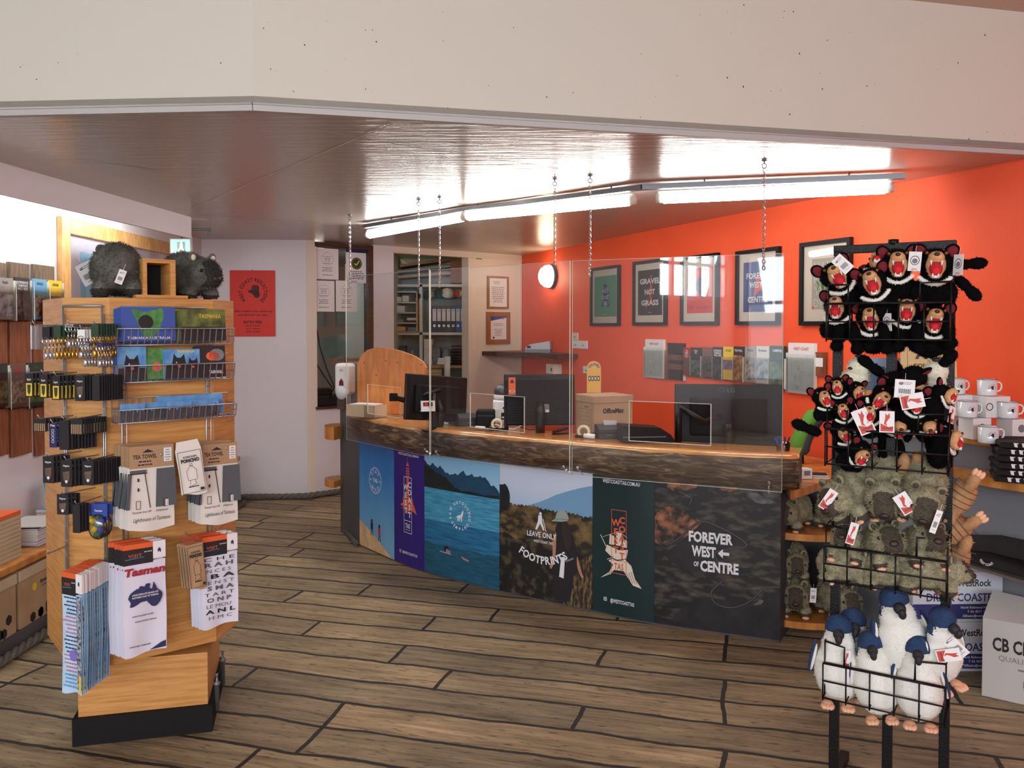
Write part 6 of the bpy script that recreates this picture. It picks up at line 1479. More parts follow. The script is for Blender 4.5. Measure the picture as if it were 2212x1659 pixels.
def penguin(label, group):
    t = thing('plush_penguin', label, 'plush toy', (0, 0, 0), 0, group); attach('body', PG, t); attach('beak', PG_B, t)
    for s in (-1, 1): attach('flipper', PG_F[s], t); attach('foot', PG_FT[s], t, 'peach webbed foot')
    return t
def pose(t, target, pivot, rx=0.0, ry=0.0, rz=0.0, sc=1.0):
    """put the toy so that its local point pivot lands on target"""
    R = Matrix.Rotation(rz, 3, 'Z') @ Matrix.Rotation(ry, 3, 'Y') @ Matrix.Rotation(rx, 3, 'X')
    t.rotation_euler = R.to_euler(); t.scale = (sc, sc, sc); t.location = Vector(target) - R @ (Vector(pivot) * sc); return t
# ================================================================== LEFT WALL
def lpos(px, py, x=-2.85): r = (px - 1106) / F_PX; y = x / r; return V(x, y, at(px, py, y).z)
LZ = PI / 2
def ly(px, x=-2.85): return x / ((px - 1106) / F_PX)
FRT = wood('map_frame_timber', (206, 160, 100), (176, 124, 68), stretch=(8, 2, 2), scale=5)
t = thing('framed_map', 'large timber framed map behind the plush wombats on the left wall', 'picture', (-2.848, ly(125), 1.0), (0, 0, LZ))
W_ = ly(374) - ly(125); H_ = 1.29
bld(lambda m: [m.box2((a, -.035, b), (c, 0, d), FRT, bev=.004) for a, b, c, d in ((0, 0, .10, H_), (W_ - .1, 0, W_, H_), (.1, 0, W_ - .1, .1), (.1, H_ - .1, W_ - .1, H_))], 'frame', t)
def mp(m):
    F = Frame((0, -.008, 0), (1, 0, 0), (0, 0, 1), (0, -1, 0)); m.quad(F, .1, .1, W_ - .1, H_ - .1, M('map_paper', (214, 212, 222), .6)); m.quad(F, .26, .3, W_ - .3, H_ - .2, M('map_sea', (150, 196, 216), .6), .0006)
    r = random.Random(3); c = (W_ * .5, H_ * .5); m.poly(F, [(c[0] + (.34 + r.uniform(-.06, .06)) * math.cos(a), c[1] + (.26 + r.uniform(-.05, .05)) * math.sin(a)) for a in [2 * PI * k / 26 for k in range(26)]], M('map_land', (206, 204, 160), .6, rgb2=(160, 180, 140), scale=9), .001)
bld(mp, 'map_sheet', t); bld(lambda m: m.quad(Frame((0, -.018, 0), (1, 0, 0), (0, 0, 1), (0, -1, 0)), .1, .1, W_ - .1, H_ - .1, clear('map_glass', (.97, .97, .98, 1), .07)), 'glass', t)
for i, (a, b, c) in enumerate(((-34, 8, 566), (15, 58, 568), (68, 112, 573))):
    y0_, y1_ = ly(a), ly(b); zt = lpos((a + b) / 2, c).z; zb = lpos((a + b) / 2, 986 - 3 * i).z
    def f(m): m.box2((0, -.02, 0), (y1_ - y0_, 0, zt - zb - .28), BROWNW, bev=.002); m.box2((0, -.022, zt - zb - .28), (y1_ - y0_, 0, zt - zb), OLDW, bev=.002)
    tag(bld(f, 'wall_board', None, loc=(-2.849, y0_, zb), rot=(0, 0, LZ)), 'vertical brown board with a weathered top, ' + ('nearest the left picture edge', 'second from the left picture edge', 'beside the framed map')[i], 'board', 'vertical boards on the left wall')
ROWS = [(-22, 17, 600, 690, 'grey', 9, ['TRAIN'], INK, 'grey landscape brochure cut by the left picture edge, upper row'), (19, 53, 600, 690, 'dark', 3, ['EXPERIENCE', 'TASMANIAS', 'WILD SIDE'], PAPER, 'charcoal EXPERIENCE WILD SIDE brochure on the left wall'),
        (58, 90, 603, 690, 'sky', 6, ['CRADLE'], INK, 'pale blue brochure with a forest picture on the left wall'), (93, 123, 606, 690, 'yellow', 4, ['CRUISE'], INK, 'yellow cruise brochure on the left wall'),
        (-40, 2, 786, 880, 'dark', 1, [], PAPER, 'dark brochure cut by the left picture edge, lower row'), (4, 42, 785, 878, 'brown', 6, ['1891', 'HOTEL'], REDP, 'brown brochure with a crowd picture, lower row on the left wall'),
        (44, 82, 783, 876, 'dark', 7, ['PARKS'], GREENP, 'dark green brochure, lower row on the left wall'), (86, 126, 782, 874, 'grey', 0, ['TASMANIA'], PAPER, 'grey mountain brochure, lower row beside the keyrings')]
for i, (a, b, c, d, bs, ph, tt, tc, lb) in enumerate(ROWS):
    p = lpos((a + b) / 2, d); w = (ly(b) - ly(a)) * .94; H = lpos((a + b) / 2, c).z - p.z
    brochure('brochure', p + V(.03, 0, 0), LZ, w, H, BK[bs], PH[ph], tt, tc, lb, group='brochures on the left wall', ph0=.08, ph1=.6)
    h_ = MB(); h_.box2((-w / 2 - .006, -.045, -.01), (w / 2 + .006, 0, -.006), ACRYL2); h_.quad(Frame((0, -.045, 0), (1, 0, 0), (0, 0, 1), (0, -1, 0)), -w / 2 - .006, -.01, w / 2 + .006, H * .8, ACRYL2); h_.box2((w / 2 + .004, -.045, -.01), (w / 2 + .006, 0, H * .95), EDGE); h_.box2((-w / 2 - .006, -.0455, -.01), (-w / 2 - .004, -.043, H * .9), EDGE)
    tag(h_.build('brochure_pocket', None, loc=p + V(.004, 0, 0), rot=(0, 0, LZ)), 'clear pocket around the ' + lb.split(',')[0], 'holder', 'clear pockets on the left wall')
p = lpos(86, 692); brochure('brochure', p + V(.08, 0, 0), LZ, .11, .115, BK['red'], PH[2], ['THE', 'SHIP', 'THAT', 'NEVER'], PAPER, 'small dark red brochure in front of the pale blue one', group='brochures on the left wall', tt=.11, ph0=.02, ph1=.2)
# low shelf, plinth, boxes
tag(bld(lambda m: m.box2((-2.84, 3.5, .415), (-2.40, 7.3, .455), HONEY, bev=.008), 'low_shelf'), 'long honey timber shelf low on the left wall', 'shelf')
tag(bld(lambda m: m.box2((-2.84, 3.5, 0), (-2.43, 7.3, .10), DGREYP), 'shelf_plinth'), 'dark grey plinth below the low left shelf', 'plinth')
rope([(-2.40, 3.5, .025), (-2.40, 7.4, .025)], .024, 'trim_6', 'rope along the left plinth')
for i, (y0_, y1_, lb) in enumerate(((3.58, 4.03, 'brown archive box on the plinth, nearest the left picture edge'), (4.05, 4.52, 'brown Enviro Archive Box under the low left shelf'), (4.54, 5.0, 'brown archive box on the plinth, hidden behind the display stand'))):
    t = thing('archive_box', lb, 'box', (-2.63, (y0_ + y1_) / 2, .102), (0, 0, LZ), 'archive boxes under the low shelf'); w = y1_ - y0_
    bld(lambda m: m.box2((-w / 2 + .006, -.20, 0), (w / 2 - .006, .19, .262), CARD), 'carton', t); bld(lambda m: m.box2((-w / 2, -.207, .235), (w / 2, .195, .29), CARDL, bev=.006), 'lid', t)
    def pr(m):
        F = Frame((0, -.2012, 0), (1, 0, 0), (0, 0, 1), (0, -1, 0)); m.disc(F, -w * .22, .175, .02, YEL, 0); m.text(F, 'Enviro', -w * .02, .178, .018, INK, .0004, width=.08); m.text(F, 'Archive Box', .0, .158, .011, INK, .0004, width=.09, bold=0)
        for (x, z) in ((-.12, .0), (-.05, .03), (.02, .05), (.09, .03), (.02, .0), (.16, .08), (-.05, -.01), (.12, .0)):
            z = max(z, .026); m.poly(F, [(x + .026 * math.cos(math.radians(60 * k + 30)), z + .026 * math.sin(math.radians(60 * k + 30))) for k in range(6)], INK, .0004)
    bld(pr, 'print', t)
z = .456
tag(bld(lambda m: [m.box2((-.09 + .002 * (k % 3), -.11, k * .021), (.09, .11, k * .021 + .019), CARDL if k < 10 else ORANGE) for k in range(11)], 'paper_block', None, loc=(-2.56, 4.02, z), rot=(0, 0, LZ)), 'tall cream paper block with an orange slip on the low left shelf', 'papers')
r = random.Random(6)
for i in range(9):
    o = bld(lambda m: (m.box2((-.145, -.105, .0008), (.145, .105, .0092), PAPER), m.box2((-.147, -.107, 0), (.147, .109, .0008), INK if i % 2 else BLUEP), m.box2((-.147, -.107, .0092), (.147, .109, .010), PAPER if i < 8 else PH[5])), 'picture_book', None, loc=(-2.57 + r.uniform(-.005, .005), 4.42 + r.uniform(-.008, .008), z + .0102 * i), rot=(0, 0, LZ + r.uniform(-.03, .03)))
    tag(o, 'picture book in the low pile on the left shelf', 'book', 'books in the near pile on the left shelf')
for i in range(11):
    o = bld(lambda m: (m.box2((-.17, -.11, .0008), (.17, .11, .0092), PAPER), m.box2((-.172, -.112, .0092), (.172, .112, .010), (INK, PAPER)[i % 2] if i < 10 else PH[5])), 'picture_book', None, loc=(-2.57 + r.uniform(-.005, .005), 4.82 + r.uniform(-.008, .008), z + .0102 * i), rot=(0, 0, LZ + r.uniform(-.03, .03)))
    tag(o, 'picture book in the far pile on the left shelf', 'book', 'books in the far pile on the left shelf')
for i, (y_, zz) in enumerate(((4.42, z + .094), (4.80, z + .114))):
    tag(bld(lambda m: m.box((0, 0, 0), (.30, .21, .004), BK['sky'] if i else BK['pale'], R=Euler((0, .02, .05)).to_matrix()), 'glossy_print', None, loc=(-2.56, y_, zz + .004), rot=(0, 0, LZ + .1)), ('pale glossy print on the near book pile', 'blue glossy print on the far book pile')[i], 'print')
q = at(100, 1117, 4.85); t = thing('leaflet_rack', 'blue leaflet standing in a wire rack on the left shelf', 'holder', (-2.74, 4.95, z), (0, 0, LZ - .2))
bld(lambda m: m.box((0, 0, .13), (.16, .004, .24), M('leaflet_sea', (70, 140, 180), .5, rgb2=(120, 180, 206), scale=12), R=Euler((-.15, 0, 0)).to_matrix()), 'leaflet', t); bld(lambda m: (m.tube([(-.09, -.03, 0), (-.09, -.03, .12), (.09, -.03, .12), (.09, -.03, 0)], .003, BLACK, 5), m.tube([(-.09, -.03, .004), (-.09, .08, .004), (.09, .08, .004), (.09, -.03, .004)], .003, BLACK, 5)), 'wire_rack', t)
# ================================================================== DISPLAY STAND
D0 = 3.05; C0 = V(-.4855 * D0, D0, 0); a39 = math.radians(39); FD = V(math.cos(a39), math.sin(a39), 0); FNn = V(FD.y, -FD.x, 0)
a6 = math.radians(-6); GD = V(math.cos(a6), math.sin(a6), 0); GN = V(GD.y, -GD.x, 0); L0 = C0 - GD * .185
oct_ = [L0]; ang = -6
for k in range(7): oct_.append(oct_[-1] + V(math.cos(math.radians(ang)), math.sin(math.radians(ang)), 0) * (.185 if k % 2 == 0 else .38)); ang += 45
CC = sum(oct_, Vector()) / 8
t = stand = thing('display_stand', 'octagonal pine display stand loaded with keyrings, cards and tea towels', 'display stand', (CC.x, CC.y, 0))
TR = Matrix.Translation(-V(CC.x, CC.y, 0))
def sb(fn, name, parent=stand, **k): m = MB(); m.T = TR; fn(m); return m.build(name, parent, **k)
sb(lambda m: m.prism([(p.x, p.y) for p in oct_], .34, 1.706, PINE), 'column')
def scaled(k): return [((p - CC) * k + CC) for p in oct_]
sb(lambda m: m.lathe([(.17, .31), (.17, .34)], (CC.x, CC.y, 0), BLACKM, 24), 'turntable')
B1, B2 = V(-1.672, 3.11, 0), V(-1.183, 3.232, 0); bd = (B2 - B1).normalized(); bn = V(-bd.y, bd.x, 0)
sb(lambda m: m.prism([(p.x, p.y) for p in (B1, B2, B2 + bn * .50, B1 + bn * .50)], 0, .105, BLACKM), 'plinth')
i_ = .018
sb(lambda m: m.prism([(p.x, p.y) for p in (B1 + bd * i_ + bn * i_, B2 - bd * i_ + bn * i_, B2 - bd * i_ + bn * .48, B1 + bd * i_ + bn * .48)], .105, .312, PINE), 'base_box')
for k in (.06, .30):
    q = B2 + bn * k + bd * .012
    sb(lambda m: m.lathe([(.009, .06), (.009, .16), (.014, .162), (.014, .17), (.005, .175), (.005, .2), (.009, .205)], q, GREYMETAL, 12), 'castor_bolt')
def FW_(u, v, w): return C0 + FD * u + V(0, 0, v) + FNn * w
def FG(u, v, w): return L0 + GD * u + V(0, 0, v) + GN * w
def solve(o, d, px): r = (px - 1106) / F_PX; return (r * o.y - o.x) / (d.x - r * d.y)
def wp(px, py, w): o = C0 + FNn * w; u = solve(o, FD, px); p = o + FD * u; return V(p.x, p.y, at(px, py, p.y).z)
def gp(px, py, w): o = L0 + GN * w; u = solve(o, GD, px); p = o + GD * u; return V(p.x, p.y, at(px, py, p.y).z)
# wire ladders
def ladder(F, us, z0, z1):
    def f(m):
        for u in us:
            m.bar(F(u, z0, .014), F(u, z1, .014), .0035, WIRE); m.bar(F(u + .014, z0, .024), F(u + .014, z1 - .03, .024), .0025, WIRE)
            for k in range(int((z1 - z0) / .055)): m.tube([F(u, z0 + .03 + k * .055, .014), F(u + .014, z0 + .03 + k * .055, .024)], .002, WIRE, 4)
        m.bar(F(us[0], z1, .014), F(us[-1], z1, .014), .0045, WIRE)
    return f
sb(ladder(FW_, (.035, .345), .62, 1.672), 'wire_ladder'); sb(ladder(FG, (.012, .165), .50, 1.675), 'wire_ladder')
def peg(F, u, z, L=.15): sb(lambda m: (m.tube([F(u, z + .012, .016), F(u, z, .02), F(u, z, L), F(u, z + .018, L + .012)], .0024, WIRE, 5)), 'peg')
# wire pocket baskets
for i, (zt, zb, fw_) in enumerate(((1.592, 1.532, .11), (1.458, 1.396, .11), (1.300, 1.250, .125))):
    def f(m):
        u0, u1, b = .0, .425, .02
        for (z, w, rr_) in ((zt, fw_, .0028), (zb, fw_ - .02, .0028)): m.tube([FW_(u0, z, b), FW_(u0, z, w), FW_(u1, z, w), FW_(u1, z, b)], rr_, WIRE, 5)
        m.bar(FW_(u0, zb, b), FW_(u1, zb, b), .0028, WIRE); m.bar(FW_(u0, zt + .035, b), FW_(u1, zt + .035, b), .0024, WIRE)
        n = 18
        for k in range(n + 1):
            u = u0 + (u1 - u0) * k / n; m.tube([FW_(u, zt, fw_), FW_(u, zb + .008, fw_ - .012), FW_(u, zb, fw_ - .024), FW_(u, zb, b)], .0020, WIRE, 4)
            if i == 2: m.bar(FW_(u, zb, b), FW_(u, zt + .035, b), .0018, WIRE, 4)
        for u in (u0, u1):
            for w in (.05, .085): m.bar(FW_(u, zb, w), FW_(u, zt, w), .002, WIRE, 4)
            m.bar(FW_(u, (zt + zb) / 2, b), FW_(u, (zt + zb) / 2, fw_ - .006), .002, WIRE, 4)
    sb(f, 'wire_basket')
R39 = a39
def hcard(name, loc, rz, w, h, base, art, label, cat, group, tilt=-.12, t_=.003):
    m = MB(); m.box2((-w / 2, -t_ / 2, 0), (w / 2, t_ / 2, h), base); F = Frame((0, -t_ / 2 - .0003, 0), (1, 0, 0), (0, 0, 1), (0, -1, 0))
    if art: art(m, F, w, h)
    return tag(m.build(name, None, loc=loc, rot=(tilt, 0, rz)), label, cat, group)
CB = M('card_blue', (52, 84, 160), .4); CSK = M('card_sky', (110, 168, 206), .4, rgb2=(60, 120, 186), scale=16); CGR = M('card_green', (84, 150, 70), .4, rgb2=(52, 110, 60), scale=40); CFO = M('card_forest', (48, 62, 34), .4, rgb2=(112, 124, 64), scale=24); CDK = M('card_dark', (34, 36, 38), .4); DVK = M('card_animal', (24, 20, 20), .6); CRE = M('card_coral', (216, 96, 66), .6)
def devhead(m, F, cx, cz, k, w=.0006):
    m.disc(F, cx, cz, .5 * k, DVK, w, 16, sy=.9); m.poly(F, [(cx - .45 * k, cz + .2 * k), (cx - .35 * k, cz + .75 * k), (cx - .1 * k, cz + .4 * k)], DVK, w); m.poly(F, [(cx + .1 * k, cz + .4 * k), (cx + .38 * k, cz + .72 * k), (cx + .45 * k, cz + .2 * k)], DVK, w); m.disc(F, cx, cz - .18 * k, .12 * k, CRE, w * 2, 8); m.disc(F, cx - .18 * k, cz + .1 * k, .05 * k, PAPER, w * 2, 6)
def c_map(m, F, w, h): m.quad(F, -w / 2 + .003, .003, w / 2 - .003, h - .003, CB, .0002); m.poly(F, sm([(-w * .3, h * .92), (-w * .1, h * .86), (w * .08, h * .9), (w * .28, h * .94), (w * .24, h * .5), (w * .05, h * .1), (-w * .12, h * .2), (-w * .22, h * .6)], 4, .0015), CGR, .0006); m.disc(F, -.01, h * .55, w * .14, DVK, .001, 14); m.text(F, 'TASMANIA AUSTRALIA', 0, h * .05, .009, PAPER, .001, width=w * .8)
def c_for(m, F, w, h): m.quad(F, -w / 2, 0, w / 2, h, CFO, .0002); m.quad(F, -w / 2, 0, w / 2, h * .45, CDK, .0004); m.text(F, 'TASMANIA', w * .15, h * .72, .016, YEL, .0008, width=w * .5, bold=0)
def c_dev(m, F, w, h): m.quad(F, -w / 2, 0, w / 2, h, CSK if w < .12 else CB, .0002); m.quad(F, -w / 2, 0, w / 2, h * .35, CDK, .0004); devhead(m, F, 0, h * .42, w * .55)
def c_gre(m, F, w, h): m.quad(F, -w / 2, 0, w / 2, h, CGR, .0002); m.disc(F, 0, h * .4, .018, CRE, .0006, 10)
def c_pal(m, F, w, h): m.quad(F, -w / 2, h * .5, w / 2, h, CSK, .0002); m.quad(F, -w / 2, 0, w / 2, h * .5, CDK, .0002); m.text(F, 'TASMANIA', w * .1, h * .88, .009, YEL, .0008, width=w * .5); devhead(m, F, -w * .1, h * .5, w * .4); devhead(m, F, w * .3, h * .45, w * .3)
def c_drk(m, F, w, h): m.quad(F, -w / 2, 0, w / 2, h, CDK, .0002); m.disc(F, w * .05, h * .66, .026, CRE, .0006, 10, sy=.7); m.disc(F, w * .2, h * .7, .03, GREYINK, .0006, 10, sy=.8); m.text(F, 'TASMANIA', w * .15, h * .1, .012, PAPER, .0008, width=w * .5)
def c_mtn(m, F, w, h):
    m.quad(F, -w / 2, h * .4, w / 2, h, CSK, .0002); j = jag(int(w * 1000), .012, 40)
    for k in range(10): s0, s1 = k / 10, (k + 1) / 10; m.add([F(-w / 2 + w * s0, 0, .0006), F(-w / 2 + w * s1, 0, .0006), F(-w / 2 + w * s1, h * .6 + j(s1), .0006), F(-w / 2 + w * s0, h * .6 + j(s0), .0006)], [(0, 1, 2, 3)], M('card_rock', (70, 66, 72), .5, rgb2=(40, 44, 56), scale=30))
def cards(us, zb, n, w, h, base, art, label, wfront=.085, dw=.008, tilt=-.1):
    for k in range(n):
        p = FW_(us - .004 * (n - 1 - k), zb + .004 + .002 * k, wfront - dw * (n - 1 - k))
        hcard('postcard', p, R39, w, h, base, art if k == n - 1 else None, label if k == n - 1 else ' '.join(label.split()[:12]) + ', behind the front one', 'postcard', ' '.join(label.split()[:5]) + ' cards', tilt)
cards(.115, 1.535, 5, .19, .125, CB, c_map, 'blue card with a green island map, top basket'); cards(.315, 1.535, 4, .17, .12, CFO, c_for, 'dark forest TASMANIA card, top basket')
cards(.055, 1.398, 3, .10, .12, CB, c_dev, 'blue card with a black animal, left end of middle basket'); cards(.145, 1.398, 2, .09, .115, CGR, c_gre, 'leafy green card, second in middle basket', .075)
cards(.235, 1.398, 2, .13, .11, CSK, c_pal, 'sky blue card with two black animals, middle basket'); cards(.345, 1.398, 3, .11, .12, CDK, c_drk, 'dark card with a coral fox shape, middle basket', .08)
for k, u in enumerate((.05, .13, .215, .31)): cards(u, 1.253, 1, (.085, .09, .09, .12)[k], .062, CSK, c_mtn, ('narrow mountain card at the left end of the bottom basket', 'mountain card second in the bottom basket', 'mountain card third in the bottom basket', 'wide mountain card at the right end of the bottom basket')[k], .105 - .02 * (k % 2))
hcard('postcard', FW_(.27, 1.262, .06), R39, .25, .075, CSK, None, 'long plain pale blue card behind the mountain cards', 'postcard', None)
# tea towels
LIN = M('linen_white', (214, 208, 200), .85, bump=.25, scale=14); LIN2 = M('linen_lilac', (212, 210, 224), .85, bump=.2, scale=12); KRAFT = M('kraft_card', (168, 134, 100), .85); TGREY = M('towel_grey', (84, 86, 90), .85); REDW = M('towel_red', (160, 36, 48), .8); OZN = M('towel_navy', (44, 46, 88), .8); VBLK = M('header_black', (26, 24, 26), .6); VOR = M('header_orange', (222, 92, 42), .6); PBLU = M('towel_pale_blue', (166, 200, 230), .8, rgb2=(192, 214, 236), scale=18)
def cloth(m, w, z0, z1, mt, amp=.004, n=8, seed=0):
    vs = []; r = random.Random(seed)
    rows = 7
    for j in range(rows + 1):
        z = z0 + (z1 - z0) * j / rows
        for i in range(n + 1): s = i / n; vs.append(((s - .5) * w * (1 + .02 * math.sin(j + seed)), -.004 - amp * math.sin(s * 7 + j * .5 + seed) * (j / rows), z + (.006 * math.sin(s * 5 + seed) if j == rows else 0)))
    fs = [(j * (n + 1) + i, j * (n + 1) + i + 1, (j + 1) * (n + 1) + i + 1, (j + 1) * (n + 1) + i) for j in range(rows) for i in range(n)]
    m.add(vs, [f[::-1] for f in fs], mt, True); m.add([(x, y + .007, z) for x, y, z in vs], fs, mt, True)
TF = Frame((0, -.0095, 0), (1, 0, 0), (0, 0, 1), (0, -1, 0)); TH = Frame((0, -.0052, 0), (1, 0, 0), (0, 0, 1), (0, -1, 0))
def lighthouse(m, w):
    for (c, k, s, nm) in ((-.28, 1.0, 0, 'Maatsuyker Island 1891'), (.30, 1.0, 1, 'Eddystone')):
        x = c * w; zt, zb = -.085, -.225
        if s == 0:
            m.line(TF, [(x - .022, zt - .01), (x - .040, zb)], .003, INK); m.line(TF, [(x + .022, zt - .01), (x + .040, zb)], .003, INK); m.quad(TF, x - .028, zt - .012, x + .028, zt, TGREY); m.quad(TF, x - .035, zt - .015, x + .03, zt - .011, INK); m.poly(TF, [(x - .022, zt - .014), (x - .030, zb), (x - .042, zb), (x - .036, zt - .014)], TGREY)
            for zz in (.03, .065): m.quad(TF, x - .003, zt - zz - .012, x + .003, zt - zz, INK)
        else: m.poly(TF, [(x - .03, zt), (x + .035, zt), (x + .04, zb), (x - .034, zb)], TGREY); m.quad(TF, x + .0, zb, x + .01, zb + .025, PAPER, .0006)
        m.rect(TF, x - .008, zb, x + .006, zb + .028, .002, INK, .0006); m.text(TF, nm, x * .75, zb - .016, .008, INK, 0, width=w * (.42 if s == 0 else .26), bold=0, shear=.3)
    m.text(TF, 'Lighthouses of Tasmania', 0, -.272, .014, INK, 0, width=w * .8, bold=0, shear=.3)
def tw_light(w):
    def f(p):
        m = MB(); cloth(m, w, -.075, -.305, LIN, seed=2); lighthouse(m, w); o = m.build('cloth', p)
        m = MB(); m.box2((-w * .46, -.005, -.08), (w * .5, .004, .0), KRAFT); m.text(TH, 'TEA TOWEL', -.02, -.045, .014, INK, 0, width=w * .52, bold=.03); m.para(TH, -.02, -.056, w * .4, 2, .012, INK, 0); m.quad(TH, w * .28, -.062, w * .45, -.012, PAPER, .0002); m.para(TH, w * .365, -.02, w * .13, 5, .009, GREYINK, .0006); m.poly(TH, [(-.03, -.024), (-.01, -.012), (.012, -.024)], INK, .0002); m.build('card_header', p)['label'] = 'kraft card header'
    return f
OZ = [(-.42, .02), (-.38, .16), (-.25, .28), (-.17, .30), (-.12, .38), (-.02, .34), (.02, .42), (.12, .40), (.10, .28), (.17, .24), (.20, .44), (.25, .34), (.30, .20), (.40, .08), (.42, -.06), (.36, -.22), (.27, -.34), (.17, -.33), (.10, -.24), (.06, -.18), (.02, -.14), (-.10, -.14), (-.22, -.22), (-.34, -.26), (-.38, -.22), (-.36, -.1)]
def tw_visit(w, h, body, art, hd=.062):
    def f(p):
        m = MB(); cloth(m, w, -hd - .006, -h, body, .006, seed=4); art(m, w, h); m.build('cloth', p)
        m = MB(); m.box2((-w * .5, -.005, -hd - .012), (w * .2, .004, -.018), VBLK); m.box2((-w * .5, -.005, -.018), (w * .2, .004, 0), VOR); m.box2((w * .2, -.0048, -hd), (w * .5, .004, .0), PAPER); m.text(TH, 'VISIT', -w * .22, -.047, .011, VOR, .0002, width=w * .32, bold=0); m.line(TH, [(-w * .45, -.053), (-w * .02, -.05)], .002, CSK, .0002); m.text(TH, 'tea towel', w * .08, -.034, .005, PAPER, .0002, width=w * .18); m.poly(TH, [(w * (.35 + .1 * x), -.034 + .05 * y * .5) for x, y in OZ], OZN, .0002); m.build('card_header', p)['label'] = 'orange and black card header'
    return f
def art_oz(m, w, h):
    m.text(TF, 'Tasman', -.0, -.112, .026, REDW, 0, width=w * .96, bold=.05, shear=.15)
    m.poly(TF, sm([(x * w * .95, -.195 + y * w * .78) for x, y in OZ], 3, .0008), OZN, 0); m.poly(TF, [(w * .08, -h + .01), (w * .48, -h + .01), (w * .48, -h + .034), (w * .36, -h + .03), (w * .2, -h + .018)], OZN, 0)
    for k, s in enumerate(('LARGE DESOLATE ISLAND OFF', 'NORTHERN COAST OF TASMANIA')): m.text(TF, s, .0, -.185 - k * .010, .006, PAPER, .0004, width=w * .62)
    m.text(TF, "WORLD'S ROUGHEST WATERS", -.01, -.262, .005, INK, 0, width=w * .5); m.text(TF, "WORLD'S FASTEST SHIPPING", .0, -.282, .005, INK, 0, width=w * .5); m.text(TF, "WORLD'S BEST TASMANIANS", -.02, -h + .03, .005, INK, 0, width=w * .5)
def art_let(m, w, h):
    rows = ['C H E', 'R A H', 'N C E S', 'B A', 'E N S T', 'S M A', 'T A R T', 'O N P', 'LE MOU', 'A N L', 'H M C']; r = random.Random(8)
    for k, s in enumerate(rows): m.text(TF, s, r.uniform(-.008, .008), -.092 - k * (h - .095) / 11.2, .0155 if k % 2 else .013, TGREY if k % 3 else INK, 0, width=w * r.uniform(.62, .86), bold=.03 if k % 2 else 0)
def art_blue(m, w, h):
    r = random.Random(5); RP = M('towel_rose', (200, 110, 130), .8)
    for k in range(24): m.para(TF, r.uniform(-.005, .01), -.085 - k * .0135, w * .8, 1, .011, (OZN, RP, OZN, RP, CSK)[k // 5 % 5], 0, seed=k)
    m.disc(TF, .01, -.285, .02, M('towel_violet', (120, 110, 190), .8), .0003, 9); m.quad(TF, w * .36, -h + .01, w * .46, -h + .07, YEL, .0004); m.quad(TF, w * .28, -h + .02, w * .49, -.075, M('towel_shadow_grey', (40, 44, 52), .8, rgb2=(170, 180, 194), scale=90), .0002)  # right margin: shade between the stacked towels' edges, painted in as grey noise
def stack(name, make, p0, dirn, n, sp, rz, label, cat, group, jit=.0, tw=0.0, ry=0.0, xs=0.0):
    """copies threaded on one peg; the last one is the front one"""
    t = thing(name, label, cat, p0, (0, ry, rz + tw), group); make(t); r = random.Random(len(name) + n)
    X = V(math.cos(rz), math.sin(rz), 0)
    for k in range(1, n):
        copy_tree(t, Vector(p0) - dirn * sp * k + X * (r.uniform(-jit, jit) - xs * k) + V(0, 0, r.uniform(-jit, jit) * .5), (0, ry + r.uniform(-jit, jit) * 4, rz + tw + r.uniform(-jit, jit) * 6), ' '.join(label.split()[:12]).rstrip(',') + ', behind the front one', group)
    return t
stack('tea_towel', tw_light(.16), wp(322, 962, .15), FNn, 7, .017, R39, 'white lighthouse tea towel with kraft TEA TOWEL header, left peg', 'tea towel', 'lighthouse tea towels on the left peg', .004, xs=.003)
stack('tea_towel', tw_light(.14), wp(470, 958, .15), FNn, 6, .018, R39, 'white lighthouse tea towel with kraft header, right peg', 'tea towel', 'lighthouse tea towels on the right peg', .004, xs=.003)
stack('tea_towel', tw_visit(.145, .40, LIN2, art_oz), wp(306, 1172, .165), FNn, 7, .014, R39, 'Tasman tea towel with a navy Australia map', 'tea towel', 'Tasman map tea towels', .003, xs=.004)
stack('tea_towel', tw_visit(.135, .345, LIN2, art_let), wp(470, 1156, .165), FNn, 6, .013, R39, 'white tea towel printed with scattered letters', 'tea towel', 'letter print tea towels', .003, xs=.004)
stack('tea_towel', tw_visit(.105, .42, PBLU, art_blue, .066), gp(150, 1238, .20), GN, 13, .0125, a6, 'pale blue printed tea towel on the narrow side', 'tea towel', 'pale blue tea towels', .0025, tw=-.35)
def poncho(w, h, kraft):
    def f(p):
        m = MB(); b = KRAFT if kraft else LIN; cloth(m, w, -.03, -h, b, .003, seed=1); m.add([(-w * .5, -.004, -.03), (w * .5, -.004, -.03), (w * .42, 0, .0), (-w * .42, 0, .0)], [(0, 1, 2, 3)], BAG if kraft else LIN)
        m.text(TF, 'AUSSIE RAIN', 0, -.062, .007, INK, 0, width=w * .55); m.text(TF, 'PONCHO', 0, -.078, .012, INK, 0, width=w * .72, bold=.06); m.rect(TF, -w * .45, -h + .008, w * .45, -.038, .0015, INK); m.line(TF, [(-w * .2, -.11), (0, -.09), (w * .2, -.11), (w * .18, -.145), (-w * .18, -.145), (-w * .2, -.11)], .0012, INK); m.ring(TF, 0, -.088, .006, .0012, INK, 0, 10); m.line(TF, [(-.008, -.145), (-.012, -.17), (.012, -.16), (.006, -.145)], .0012, INK); m.para(TF, 0, -h + .03, w * .6, 1, .01, INK, 0); m.quad(TF, w * .25, -h + .012, w * .4, -h + .022, INK)
        m.build('packet', p)
    return f
stack('rain_poncho', poncho(.088, .20, False), wp(401, 952, .20), FNn, 1, .01, R39 - .15, 'white AUSSIE RAIN PONCHO packet hanging between the tea towels', 'poncho', None, ry=-.13)
